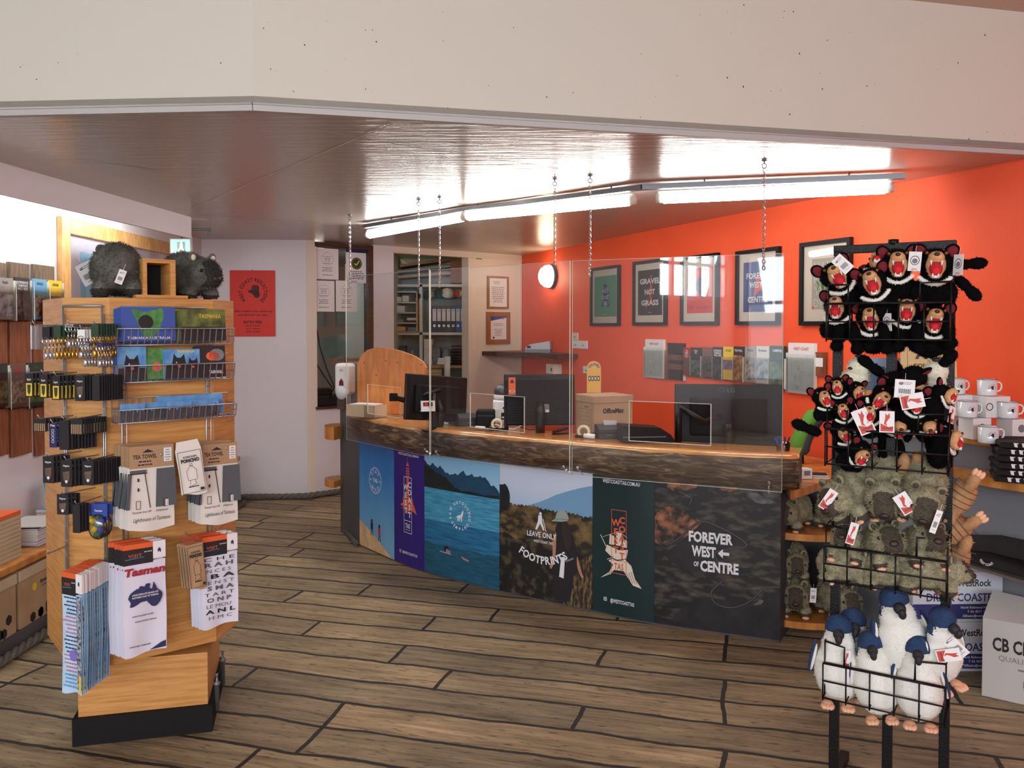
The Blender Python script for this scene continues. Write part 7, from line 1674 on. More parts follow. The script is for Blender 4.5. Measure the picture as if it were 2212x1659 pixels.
stack('rain_poncho', poncho(.062, .20, True), wp(412, 1158, .19), FNn, 4, .014, R39, 'kraft rain poncho packet between the lower tea towels', 'poncho', 'kraft rain ponchos', .002, ry=-.10, xs=.006)
for u, z_ in ((.13, 1.12), (.37, 1.12), (.13, .79), (.37, .80), (.26, .79)): peg(FW_, u, z_)
# small goods on the narrow face
def pack(w, h, base, art=None, ring=None, sub=None):
    def f(p):
        m = MB(); m.box2((-w / 2, -.0015, -h), (w / 2, .0015, 0), base)
        if art: art(m, w, h)
        m.build('backing_card', p)
        if ring:
            m = MB(); m.tube([(.012 * math.cos(a), -.005, -h - .004 + .012 * math.sin(a)) for a in [2 * PI * k / 12 for k in range(12)]], .0012, ring, 4, closed=True)
            m.tube([(0, -.005, -h - .015), (.001, -.007, -h - .03), (-.001, -.005, -h - .045)], .0022, ring, 5); m.ell((0, -.006, -h - .058), (.009, .003, .014), ring, nu=8, nv=6); m.build('keyring', p)
    return f
PF = Frame((0, -.0022, 0), (1, 0, 0), (0, 0, 1), (0, -1, 0))
def pa_y(m, w, h): m.quad(PF, -w * .36, -h + .004, w * .36, -h * .42, YEL); m.poly(PF, [(-.008, -h * .48), (.008, -h * .48), (.006, -h * .8), (0, -h * .92), (-.006, -h * .8)], DKGREEN, .0003); m.text(PF, 'Squirt', 0, -h * .3, .007, PAPER, 0, width=w * .5)
def pa_k(m, w, h): m.text(PF, 'Magnet', 0, -h * .24, .006, PAPER, 0, width=w * .55); m.poly(PF, [(-w * .32, -h * .45), (w * .32, -h * .4), (w * .25, -h * .75), (0, -h * .92), (-w * .25, -h * .72)], M('magnet_brown', (112, 84, 62), .5, rgb2=(60, 66, 60), scale=60), .0003); m.disc(PF, 0, -h * .8, w * .12, PAPER, .0006, 8)
def pa_b(m, w, h): [m.quad(PF, -w * .42 + k * w * .15, -h * .95, -w * .34 + k * w * .15, -h * .35, KRAFT, .0002) for k in range(6)]
def pa_n(m, w, h): m.text(PF, 'Pen', 0, -h * .12, .008, PAPER, 0, width=w * .6); [m.ring(PF, 0, -h * (.3 + .15 * k), w * .2, .0015, PAPER, 0, 10) for k in range(4)]
SMALL = [((76, 703), .036, .085, BAG, None, None, 3, 'clear packet of charms at the left end of the top peg row'), ((100, 706), .030, .045, INK, None, CHROME, 7, 'black card with a silver keyring on the top peg row'), ((124, 704), .030, .045, DKGREEN, None, GOLD, 7, 'dark green card with a brass keyring on the top peg row'),
         ((150, 700), .034, .012, CHROME, None, CHROME, 8, 'bright silver keyring in the middle of the top peg row'), ((176, 712), .030, .030, WHITE, None, CHROME, 6, 'silver keyring with a white label on the top peg row'), ((205, 700), .030, .045, DKGREEN, None, GOLD, 8, 'green carded brass keyring at the right of the top row'),
         ((185, 742), .026, .01, CHROME, None, CHROME, 7, 'small silver keyring below the top row'), ((216, 742), .026, .012, NAVY, None, CHROME, 5, 'blue tagged silver keyring below the top row'),
         ((62, 806), .034, .085, INK, pa_y, None, 5, 'black packet with a yellow panel at the far left'), ((93, 808), .034, .085, INK, pa_y, None, 5, 'black packet with a yellow panel in the middle'), ((120, 812), .034, .085, INK, pa_y, None, 5, 'black packet with a yellow panel nearest the column'), ((172, 812), .040, .088, INK, pa_k, None, 12, 'black magnet card with an animal face, second peg row'), ((206, 812), .030, .088, INK, None, None, 10, 'plain black card edge on, right of the second peg row'),
         ((84, 905), .052, .045, INK, pa_b, None, 6, 'black card of beige bookmarks at the far left of the third row'), ((112, 915), .030, .085, NAVY, pa_n, None, 5, 'navy card with pale rings on the third row'), ((136, 908), .040, .105, INK, None, None, 9, 'long plain black card on the third row'), ((163, 905), .050, .055, INK, pa_b, None, 10, 'black card of beige bookmarks beside the column'),
         ((101, 986), .046, .095, INK, pa_k, None, 5, 'black magnet card at the left of the fourth row'), ((140, 994), .046, .095, INK, pa_k, None, 6, 'black magnet card in the middle of the fourth row'), ((187, 996), .046, .085, INK, pa_k, None, 12, 'black magnet card at the right of the fourth row'),
         ((131, 1068), .048, .072, INK, pa_k, None, 4, 'black animal card alone on the fifth peg'), ((160, 1090), .030, .10, INK, None, None, 4, 'black packet seen edge on by the fifth peg')]
for (pp_, w, h, base, art, ring, n, lb) in SMALL:
    p = gp(pp_[0], pp_[1], .155 if pp_[0] > 140 else .13); d = GN if pp_[0] > 140 else (GN * .8 + GD * -.6 * 0 + V(-.25, 0, 0)).normalized()
    nm = 'keyring_card' if ring else ('bookmark_card' if art is pa_b else 'souvenir_card')
    stack(nm, pack(w, h, base, art, ring), p, d, n, .010 if n > 8 else .012, a6, lb, 'keyring' if ring else 'souvenir', ' '.join(lb.split()[:8]) + ' set', .0015, tw=-.12, xs=-.0035)
    sb(lambda m: m.tube([p - d * .15, p + V(0, 0, .001), p + d * .012 + V(.002, 0, .016)], .0022, WIRE, 5), 'peg')
def bluebag(p):
    m = MB(); m.box2((-.034, -.002, -.045), (.034, .002, 0), BLUEP); m.text(PF, 'Tasmania', 0, -.028, .007, PAPER, .0004, width=.03); m.build('card_header', p)
    m = MB(); [m.ell((x, -.008, z_), .013, c, nu=8, nv=6) for x, z_, c in ((-.018, -.06, YEL), (.0, -.072, GREENP), (.016, -.06, BLUEP), (-.012, -.09, YEL), (.012, -.095, BLUEP), (-.002, -.11, GREENP))]; m.build('sweets', p); m = MB(); m.ell((0, -.006, -.082), (.036, .02, .046), BAG, nu=12, nv=8); m.build('bag', p)
stack('toy_bag', bluebag, gp(208, 1088, .10), GN, 2, .03, a6, 'blue headed clear bag of bright pieces low on the narrow side', 'souvenir', 'blue headed bags')
sb(lambda m: m.tube([gp(142, 1178, .02), gp(96, 1196, .16), gp(98, 1188, .165)], .003, WIRE, 5), 'peg')
# on top of the stand: timber step box and wombats
t = thing('timber_step', 'small open pine step box between the two plush wombats', 'box', (at(322, 640, 3.2).x, 3.24, 1.707), (0, 0, a39))
bld(lambda m: (m.box2((-.09, -.10, 0), (.10, .08, .012), PINE), m.box2((-.06, -.08, .012), (-.045, .06, .135), PINE), m.box2((.04, -.08, .012), (.06, .06, .135), PINE), m.box2((-.06, -.08, .135), (.06, .06, .15), PINE), m.box2((-.045, .045, .012), (.04, .055, .135), BLACKM)), 'frame', t)
w1_ = wombat('charcoal plush wombat seen from behind, left on top of the display stand', 'plush wombats on the display stand', 'charcoal'); pose(w1_, (at(236, 640, 3.16).x, 3.22, 1.707), (0, .05, 0), rz=PI + .5, sc=1.2)
card_tag(w1_, .022, .045, 'bar', (-.012, .184, .085), (0, .35, PI)); card_tag(w1_, .05, .07, 'bar', (.10, .05, .11), (0, -.5, PI + .5))
w2_ = wombat('charcoal plush wombat facing right, on the right of the stand top', 'plush wombats on the display stand', 'charcoal'); pose(w2_, (at(396, 642, 3.4).x, 3.46, 1.707), (0, .03, 0), rx=.1, rz=.95, sc=1.12)
# ================================================================== TOY RACK
a32 = math.radians(-32); RD = V(math.cos(a32), math.sin(a32), 0); RN = V(RD.y, -RD.x, 0); RP0 = V(1.122, 2.85, 0)
rack = thing('wire_toy_rack', 'black metal rack with four wire baskets full of plush toys', 'display rack', RP0)
def RF(u, v, w): return RD * u + V(0, 0, v) + RN * w
for u in (0, .17, .34): bld(lambda m: m.box(RF(u, .93, 0), (.030, .030, 1.86), BLACKPAINT, rz=a32, bev=.002), 'post', rack)
bld(lambda m: m.box(RF(.17, 1.862, 0), (.372, .030, .028), BLACKPAINT, rz=a32, bev=.002), 'top_bar', rack)
bld(lambda m: m.lathe([(.017, 1.87), (.017, 1.888), (.0, 1.89)], RF(.17, 0, 0), BLACKPAINT, 14), 'top_cap', rack)
bld(lambda m: (m.box(RF(.17, .03, 0), (.40, .03, .03), BLACKPAINT, rz=a32), m.box(RF(0, .015, 0), (.03, .42, .03), BLACKPAINT, rz=a32), m.box(RF(.34, .015, 0), (.03, .42, .03), BLACKPAINT, rz=a32)), 'foot_frame', rack)
for zt in (1.673, 1.263, .875, .483):
    def f(m):
        u0, u1, w0, w1, h = -.008, .352, .018, .158, .115; zb = zt - h; k = BLACKPAINT
        for v in (zt, zt - .058, zb): m.bar(RF(u0, v, w1), RF(u1, v, w1), .0028, k)
        for i in range(6): u = u0 + (u1 - u0) * i / 5; m.bar(RF(u, zt, w1), RF(u, zb - .008, w1), .0028, k); m.bar(RF(u, zb, w0), RF(u, zb, w1), .0024, k)
        m.bar(RF(u0, zt + .001, w1 - .004), RF(u1, zt + .001, w1 - .004), .0042, k)
        for (a, b) in ((u0, u0 + .065), (u1, u1 - .085)): m.tube([RF(a, zt + .065, w0), RF(a, zt + .065, w1 - .03), RF(b, zt + .062, w1 - .01), RF(b, zt + .003, w1 - .006)], .0036, k, 6); m.tube([RF(a, zt + .065, w1 - .03), RF(a, zb, w1 - .03), RF(a, zb, w0)], .0028, k, 6); m.bar(RF(a, zt + .065, w0), RF(a, zb, w0), .003, k)
    bld(f, 'wire_basket', rack)
def rk(px, py, w):
    o = RP0 + RN * w; r = (px - 1106) / F_PX; u = (r * o.y - o.x) / (RD.x - r * RD.y); p = o + RD * u; return V(p.x, p.y, at(px, py, p.y).z)
FZ = -.42
TOPD = []
G1 = 'large plush devils in the top basket'
for i, (px, py, w, ry, rx, rz, sc, tg, lb) in enumerate(((1808, 598, .11, .45, 0, .1, 1.0, ('bar', (.02, -.07, .235), (0, -.35, 0)), 'large black plush devil tilted left in the top basket, highest on the left'), (1882, 612, .13, .28, 0, -.05, .98, None, 'large black plush devil leaning over the basket rim, second from the left'),
        (1938, 572, .09, .02, 0, 0, 1.0, ('ring', (.052, -.05, .215), (0, .1, -.2)), 'large black plush devil facing forward, highest in the middle'), (2020, 573, .09, -.05, 0, 0, 1.05, ('ring', (.06, -.04, .21), (0, 0, -.9)), 'large black plush devil, highest on the right'),
        (1804, 665, .09, .05, 0, -.1, .92, None, 'large black plush devil behind the wires, lower left'), (1880, 690, .10, .12, 0, 0, .92, ('ring', (.055, -.06, .19), (0, .1, -.8)), 'large black plush devil behind the wires, lower row second'),
        (1958, 672, .10, -.05, 0, 0, .92, None, 'large black plush devil behind the wires, lower row third'), (2020, 694, .10, -.12, 0, .05, .95, None, 'large black plush devil behind the wires, lower right'))):
    t = devil(lb, G1, True); TOPD.append(t)
    if tg: card_tag(t, .038, .062, tg[0], tg[1], tg[2])
    pose(t, rk(px, py, w), (0, -.06, .175), rx, -ry, FZ + rz, sc)
t = devil('large black plush devil lying back with only its tan chin showing', G1, True); pose(t, rk(1893, 560, .03), (0, -.06, .175), -1.0, 0, FZ, .9)
# dangling legs and stray arms belong to toys of the pile
def under(o, par, loc, rot, mat_scale=1.0):
    """parent o under par so that it stands at loc with rotation rot in the world"""
    P = Matrix.LocRotScale(par.location, par.rotation_euler, par.scale); Wm = Matrix.LocRotScale(Vector(loc), Euler(rot), Vector((1, 1, 1)))
    o.parent = par; L = P.inverted() @ Wm; l, r, s_ = L.decompose(); o.location = l; o.rotation_euler = r.to_euler(); o.scale = s_
LEG = blob('leg', [((0, 0, -.03), (.020, .022, .045)), ((0, -.008, -.072), (.022, .027, .018))], .005, [FB], fur=(350, .006, .001))
for i, (px, py, k) in enumerate(((1815, 702, 4), (1845, 708, 4), (1885, 700, 5), (1908, 706, 5), (1948, 702, 6), (1978, 704, 6), (2018, 700, 7), (2045, 692, 7))):
    under(attach('leg', LEG, None), TOPD[k], rk(px, py, .07 + .02 * (i % 2)), (.1, .15 * (-1) ** i, FZ))
ARM = blob('arm', [((0, 0, .0), (.018, .018, .03)), ((0, 0, .045), (.020, .018, .03))], .005, [FB], fur=(300, .006, .001))
for (px, py, w, ry, k) in ((2075, 572, .0, 1.5, 3), (2078, 612, .02, 2.4, 3)): under(attach('arm', ARM, None), TOPD[k], rk(px, py, w), (0, ry, FZ))
G2 = 'small plush devils in the second basket'
S2 = [(1810, 838, .10, .1, 0, 0, .60, 'small plush devil with open mouth at the top left'), (1785, 862, .13, .3, 0, .35, .66, 'small plush devil with pale muzzle at the far left edge'), (1858, 850, .08, -.2, .2, .5, .58, 'small plush devil half hidden in the middle left'),
      (1905, 866, .13, -.7, .3, .1, .78, 'plush devil with white brow lying head down in the centre'), (1824, 890, .14, .2, 0, .1, .64, 'small plush devil behind the pink AUSTRALIA tag'), (1881, 896, .15, 0, 0, 0, .66, 'small plush devil facing front between the two tags'),
      (1982, 874, .14, 0, .1, 0, .74, 'plush devil with a white collar right of centre'), (2060, 856, .10, -.7, 0, 1.0, .66, 'small plush devil twisted right at the top right'), (2072, 952, .08, -.2, 0, 1.3, .74, 'plush devil in profile at the lower right edge'),
      (1866, 990, .14, -.4, .5, .5, .70, 'plush devil hanging head down below the wires'), (1828, 940, .11, .5, .3, .2, .70, 'plush devil looking down behind the wires on the left'), (1945, 930, .09, 0, .9, .2, .85, 'plush devil lying face down in the basket middle'), (2015, 930, .09, .3, 1.0, -.1, .85, 'plush devil lying face down in the basket right'), (1990, 848, .05, .4, 1.3, .2, .85, 'plush devil turned away on top of the pile'), (1928, 850, .06, -.2, 1.2, 0, .7, 'plush devil lying on its face at the pile top')]
MIDD = []
for (px, py, w, ry, rx, rz, sc, lb) in S2:
    t = devil(lb, G2, rx < .8); pose(t, rk(px, py, w), (0, -.06, .175), rx, -ry, FZ + rz, sc); MIDD.append(t)
    if lb.startswith('small plush devil twisted'): card_tag(t, .05, .08, 'roo', (.05, -.05, .15), (0, -.4, 0))
for (px, py, w, ry, k) in ((1895, 800, .04, -.9, 14), (2030, 795, .03, .7, 13), (1758, 930, .12, -1.2, 10)): under(attach('arm', ARM, None), MIDD[k], rk(px, py, w), (0, ry, FZ))
def loose_tag(px, py, w, ww, hh, kind, ry, lb, D=.165):
    t = thing('toy_swing_tag', lb, 'tag', rk(px, py, D), (0, ry, FZ + .1), 'card tags on the toy rack'); card_tag(t, ww, hh, kind)
loose_tag(1957, 820, 0, .058, .058, 'bar', .06, 'white square barcode tag at the top of the second basket'); loose_tag(1855, 885, 0, .048, .082, 'roo', -.42, 'pink AUSTRALIA tag tilted left in the second basket'); loose_tag(1918, 888, 0, .044, .068, 'roo', 0, 'upright red kangaroo tag in the second basket')
loose_tag(1998, 862, 0, .046, .068, 'roo', 1.35, 'sideways red kangaroo tag in the second basket'); loose_tag(1806, 1060, 0, .030, .072, 'roo', .55, 'slanted kangaroo tag on the left wombat'); loose_tag(1945, 1068, 0, .044, .066, 'roo', -.6, 'diamond tilted kangaroo tag on the middle wombat'); loose_tag(2036, 1103, 0, .018, .074, 'bar', .3, 'narrow white barcode tag on the right wombat')
loose_tag(1852, 1130, 0, .026, .072, 'roo', .25, 'slanted kangaroo tag on the lower left wombat'); loose_tag(1838, 1405, 0, .022, .06, 'roo', .08, 'narrow red tag between two penguins', .13); loose_tag(2050, 1375, 0, .04, .08, 'bar', -.8, 'open white tag card right of the penguins', .10); loose_tag(2085, 1412, 0, .04, .07, 'roo', 1.3, 'open red kangaroo tag card right of the penguins', .11)
CRH = blob('body', [((0, 0, .03), (.040, .038, .034)), ((0, 0.01, -.01), (.036, .034, .036))], .006, [FCR], fur=(900, .005, .001))
for (px, py, lb) in ((1857, 812, 'cream plush toy head with a dark nose, rear one at the pile top'), (1842, 838, 'cream plush toy head with a dark nose, front one at the pile top'), (2022, 822, 'cream plush toy behind the raised black arm')):
    t = thing('plush_cream_animal', lb, 'plush toy', rk(px, py, .02), (0, 0, FZ), 'cream plush toys in the second basket'); attach('body', CRH, t); bld(lambda m: m.ell((0, -.025, .068), (.014, .01, .006), NOSE, nu=8, nv=6), 'nose', t)
G3 = 'olive plush wombats in the third basket'
for (px, py, w, rx, ry, rz, sc, lb) in ((1815, 1078, .10, .35, -.35, -.7, .95, 'olive plush wombat curled over the left basket rim'), (1916, 1075, .09, .55, -.1, -.1, .95, 'olive plush wombat in the middle of the upper row'), (2000, 1085, .10, .6, .2, .1, .95, 'olive plush wombat with a dark nose on the right of the upper row'),
        (1832, 1168, .09, -.5, 0, -.2, .80, 'olive plush wombat sitting behind the wires, lower left'), (1925, 1172, .10, -.3, -.15, .25, .88, 'olive plush wombat looking up behind the wires, lower middle'), (2016, 1172, .09, -.4, .1, .25, .88, 'olive plush wombat behind the wires, lower right')):
    t = wombat(lb, G3); pose(t, rk(px, py, w), (0, -.05, .10), rx, ry, FZ + rz, sc)
for (px, py, w, lb) in ((1835, 1225, .08, 'olive plush wombat filling the basket bottom, left'), (1930, 1235, .07, 'olive plush wombat filling the basket bottom, middle'), (2015, 1240, .08, 'olive plush wombat filling the basket bottom, right')): t = wombat(lb, G3); pose(t, rk(px, py, w), (0, .04, .08), 0, 0, FZ + PI / 2, .72)
# fawn plush animals and dark fur behind
ECH = blob('body', [((0, 0, 0), (.042, .042, .075)), ((0, -.01, -.08), (.035, .04, .04)), ((.0, -.03, .07), (.02, .02, .04))], .006, [FEC], fur=(900, .004, .0009))
for (px, py, w, ry, rx, lb, nm) in ((1950, 1045, .02, .1, 0, 'fawn ribbed plush animal behind the middle post', ECH), (2000, 1040, .0, -.25, 0, 'fawn ribbed plush animal right of the middle post', ECH), (2078, 1075, -.03, .5, .1, 'fawn plush animal leaning out right of the rack', ECH), (2062, 1150, -.03, .9, 0, 'fawn plush foot low on the right of the rack', ECH), (2068, 1215, -.03, .4, 0, 'fawn plush animal beside the right post, lower down', ECH)):
    t = thing('plush_fawn_animal', lb, 'plush toy', rk(px, py, w), (rx, ry, FZ), 'fawn plush animals on the rack'); attach('body', nm, t)
    bld(lambda m: [m.tube([(.043 * math.sin(a), -.043 * math.cos(a), -.02 + .02 * k) for a in [-1.2 + .3 * j for j in range(9)]], .0012, CREASE, 4) for k in range(5)], 'creases', t)
    if rx > 0 or ry > .8: bld(lambda m: [m.ell((.012 * k, -.035, .105), (.008, .009, .014), FPK, nu=8, nv=6) for k in (-1, 0, 1)], 'toes', t)
t = wombat('dark brown furry plush back between the upper wombats', G3, 'charcoal'); pose(t, rk(1870, 1045, .0), (0, .05, .1), .2, 0, FZ + 1.2, .75)
G4 = 'plush penguins in the bottom basket'
for (px, py, w, rx, ry, rz, sc, lb) in ((1818, 1518, .082, 0, .0, .05, 1.06, 'blue and white plush penguin standing at the left end'), (1842, 1500, .01, 0, .04, .15, 1.06, 'plush penguin showing only its blue head behind the left one'), (1912, 1548, .085, 0, -.14, .12, 1.0, 'blue and white plush penguin leaning left in the middle'),
        (1978, 1462, .035, .1, -.24, .25, 1.12, 'tall plush penguin riding highest with its head thrown back'), (2045, 1475, .01, .2, -.22, .7, 1.0, 'plush penguin bowed forward at the right rear'), (1998, 1562, .088, 0, -.04, .0, 1.0, 'blue and white plush penguin at the front right')):
    t = penguin(lb, G4); pose(t, rk(px, py, w), (0, 0, 0), rx, ry, FZ + rz, sc)
# wombats on the corner shelves and behind the rack
G5 = 'olive plush wombats on the corner shelves'
for (p, rx, rz, sc, lb) in ((V(1.49, 4.36, .537), .1, -.7, 1.0, 'olive plush wombat on the upper corner shelf beside the counter'), (V(1.50, 4.36, .082), 0, -.3, 1.1, 'olive plush wombat on the lower corner shelf, bottom one'), (V(1.50, 4.38, .27), .1, -.2, .95, 'olive plush wombat stacked on the bottom one'),
        (V(1.70, 4.30, .537), 0, .3, 1.0, 'olive plush wombat on the upper corner shelf behind the rack'), (V(1.70, 4.28, .082), .0, .1, 1.1, 'olive plush wombat on the lower corner shelf behind the rack'), (V(1.71, 4.30, .27), .1, .1, .95, 'olive plush wombat stacked behind the rack')):
    t = wombat(lb, G5); pose(t, p, (0, .03, 0), rx, 0, rz, sc)
t_ = thing('toy_swing_tag', 'white barcode tag on the lower corner shelf wombat', 'tag', V(1.545, 4.21, .26), (0, .05, -.2)); card_tag(t_, .03, .075, 'bar')
# ================================================================== RIGHT CABINET, MUGS, SHIRTS, BOXES
CA, CB_ = V(1.80, 4.52, 0), V(2.34, 3.72, 0)
GCAB = M('cabinet_pale_grey', (128, 130, 136), .6, rgb2=(116, 118, 126), scale=1.5)
q1_, q2_, q3_ = OA + OD * 5.05, OA + OD * 6.55, V(2.60, 3.30, 0)
cab = thing('merchandise_cabinet', 'grey painted cabinet with honey timber tops along the orange wall', 'cabinet', (0, 0, 0))
bk = lambda p, e: p + ON * e
P_ = [CA, CB_, q3_, bk(OA + OD * 6.5, .01), bk(OA + OD * 4.85, .01)]
bld(lambda m: m.prism([(p.x, p.y) for p in P_], 0, 1.045, GCAB), 'cabinet_body', cab)
ctr = sum(P_, Vector()) / 5
bld(lambda m: m.prism([(p.x, p.y) for p in (CA + V(-.03, -.02, 0), CB_ + V(-.04, -.03, 0), q3_ + V(-.04, -.02, 0), bk(OA + OD * 6.5, .005), bk(OA + OD * 4.85, .005))], 1.045, 1.08, HONEY), 'worktop', cab)
sc_ = [V(2.02, 4.10, 0), V(2.10, 3.93, 0), V(2.08, 3.80, 0), V(2.13, 3.66, 0), V(2.24, 3.50, 0), V(2.42, 3.36, 0), V(2.6, 3.32, 0), V(2.34, 3.74, 0)]
bld(lambda m: m.prism([(p.x, p.y) for p in sc_], .885, .925, HONEY), 'shirt_shelf', cab)
MUG = M('enamel_white', (226, 228, 232), .22, coat=.5); RIM = M('enamel_rim', (150, 150, 154), .25, .8)
def mug(lb):
    t = thing('enamel_mug', lb, 'mug', (0, 0, 0), 0, 'white enamel mugs on the cabinet')
    bld(lambda m: m.lathe([(.0, .003), (.036, .003), (.039, .0), (.041, .006), (.042, .074), (.0405, .074), (.0395, .008), (.0, .008)], (0, 0, 0), MUG, 28), 'cup', t)
    bld(lambda m: m.tube([(.0417 * math.cos(a), .0417 * math.sin(a), .075) for a in [2 * PI * k / 28 for k in range(28)]], .0016, RIM, 5, closed=True), 'rim', t)
    bld(lambda m: m.tube([(.040, 0, .060), (.056, 0, .062), (.066, 0, .052), (.066, 0, .034), (.058, 0, .022), (.041, 0, .018)], .0042, MUG, 8), 'handle', t)
    def em(m):
        G = lambda u, v, w=0: V((.0425 + w) * math.sin(u / .0425), -(.0425 + w) * math.cos(u / .0425), v)
        m.arc_text(G, 'WEST COAST', 0, .038, .012, .0055, INK, 210, -30, .0003); hexhand(m, G, 0, .038, .02, INK, .0003)
    bld(em, 'badge', t); return t
MG = [(2063, 833, 3.86, .35, 'white enamel mug behind the rack post, top of the stack'), (2134, 836, 3.83, .35, 'white enamel mug highest on the right'), (2095, 888, 3.80, .35, 'white enamel mug on the middle tier beside the fawn tag'), (2180, 892, 3.74, .2, 'white enamel mug on the middle tier at the right'), (2138, 944, 3.72, .2, 'white enamel mug standing on the worktop'), (2205, 944, 3.78, .3, 'white enamel mug cut by the right picture edge')]
m0 = None
MBX = [(2098, 945, 3.80, .098), (2190, 945, 3.80, .098), (2140, 890, 3.84, .098), (2072, 890, 3.86, .09), (2052, 945, 3.98, .098)]
ZW = 1.081; BXH = .098
for i, (px, tier, D, rz, lb) in enumerate(((2108, 0, 3.84, .15, 'white mug box on the worktop, left under the middle tier'), (2192, 0, 3.80, .15, 'white mug box on the worktop at the right'), (2060, 0, 4.02, .15, 'white mug box on the worktop behind the rack post'), (2140, 1, 3.86, .15, 'white mug box on the second tier in the middle'), (2074, 1, 3.94, .1, 'white mug box on the second tier behind the rack post'))):
    p = V((px - 1106) / F_PX * D, D, ZW + tier * (BXH + .0005)); tag(bld(lambda m: (m.box2((-.046, -.05, 0), (.046, .05, BXH - .001), PAPER, bev=.001), m.disc(Frame((.0, -.0503, 0), (1, 0, 0), (0, 0, 1), (0, -1, 0)), 0, .055, .018, GREYINK, .0003, 16)) if i != 3 else (m.box2((-.058, -.05, 0), (.066, .05, BXH - .001), PAPER, bev=.001), m.ring(Frame((-.04, -.0503, 0), (1, 0, 0), (0, 0, 1), (0, -1, 0)), .0, .05, .018, .004, INK, .0003, 16)), 'mug_box', None, loc=p, rot=(0, 0, rz)), lb, 'box', 'white mug boxes on the cabinet')
for i, (px, tier, D, rz, lb) in enumerate(((2066, 2, 3.94, .1, MG[0][4]), (2134, 2, 3.86, .0, MG[1][4]), (2092, 1, 3.83, .0, MG[2][4]), (2180, 1, 3.79, -.1, MG[3][4]), (2138, 0, 3.68, -.1, MG[4][4]))):
    loc = V((px - 1106) / F_PX * D, D, ZW + tier * (BXH + .0005))
    if m0 is None: m0 = mug(lb); m0.location = loc; m0.rotation_euler = (0, 0, rz)
    else: copy_tree(m0, loc, rz, lb)
# book and card standing on the worktop
def azb(m):
    m.box2((-.13, -.006, 0), (.13, .006, .31), M('book_cream', (222, 196, 140), .6)); F = Frame((0, -.0064, 0), (1, 0, 0), (0, 0, 1), (0, -1, 0)); m.text(F, 'A-Z', 0, .205, .045, TGREY, 0, width=.13, bold=.06); m.text(F, 'OF', 0, .188, .008, TGREY, 0); m.text(F, 'CONVICTS', 0, .160, .018, CREASE, 0, width=.15, bold=.04); m.para(F, 0, .14, .15, 2, .015, TGREY, 0); m.rect(F, -.1, .01, .1, .29, .002, CREASE)
o = bld(azb, 'picture_book', None, loc=V(at(2012, 870, 4.10).x, 4.12, 1.236), rot=(-.12, 0, -.15)); tag(o, 'cream A-Z CONVICTS book standing on the cabinet', 'book')
o = bld(lambda m: (m.box2((-.12, -.004, 0), (.12, .004, .17), M('book_blue', (96, 140, 176), .5, rgb2=(140, 176, 200), scale=5)), m.poly(Frame((0, -.0045, 0), (1, 0, 0), (0, 0, 1), (0, -1, 0)), [(-.12, .06), (-.08, .11), (-.04, .08), (0, .13), (.05, .08), (.12, .10), (.12, 0), (-.12, 0)], M('book_ridge', (60, 92, 120), .5))), 'picture_book', None, loc=V(at(1908, 870, 4.40).x, 4.40, 1.262), rot=(-.1, 0, -.1)); tag(o, 'blue misty mountain book standing beside the cream one', 'book')
for (x, y, h, w, lb) in ((at(2012, 870, 4.10).x, 4.14, .153, .2, 'small pine riser under the cream book'), (at(1908, 870, 4.40).x, 4.42, .179, .18, 'small pine riser under the blue book')):
    tag(bld(lambda m: (m.box2((-w / 2, -.05, h - .012), (w / 2, .05, h), PINE), m.box2((-w / 2, -.05, 0), (-w / 2 + .012, .05, h - .012), PINE), m.box2((w / 2 - .012, -.05, 0), (w / 2, .05, h - .012), PINE)), 'book_riser', None, loc=(x, y, 1.0815), rot=(0, 0, -.12)), lb, 'stand')
# folded shirts
SH = M('shirt_black', (20, 20, 22), .9, bump=.3, scale=40)
def shirt(m, w=.30, d=.22, h=.030):
    pr = [(-w / 2, .004), (-w / 2 - .006, h / 2), (-w / 2, h - .004), (0, h), (w / 2, h - .002), (w / 2, 0), (0, 0)]; k = len(pr)
    m.add([(x, -d / 2, z) for x, z in pr] + [(x, d / 2, z) for x, z in pr], [tuple(range(k))[::-1], tuple(range(k, 2 * k))] + [(i, k + i, k + (i + 1) % k, (i + 1) % k) for i in range(k)][::1], SH, True)
t0 = None
for i in range(6):
    lb = 'black folded shirt in the shelf stack, ' + ('bottom one', 'second from the bottom', 'third from the bottom', 'fourth from the bottom', 'fifth from the bottom', 'topmost with an orange label')[i]
    t = thing('folded_shirt', lb, 'shirt', (2.27 + .004 * (i % 2), 3.60 - .003 * i, .926 + .0305 * i), (0, 0, -.45 + .04 * (i % 3)), 'folded shirts on the cabinet shelf')
    bld(lambda m: shirt(m), 'fabric', t)
    def pr_(m):
        F = Frame((0, -.1115, 0), (1, 0, 0), (0, 0, 1), (0, -1, 0)); r = random.Random(i)
        for k in range(7): x = -.10 + k * .03; m.poly(F, [(x, .008), (x + .012, .006), (x + .010, .020), (x + .018, .024), (x - .004, .025), (x - .002, .018)], PAPER)
    bld(pr_, 'print', t)
    if i == 5: bld(lambda m: m.box2((-.02, -.113, .026), (.01, -.10, .031), VOR), 'neck_label', t)
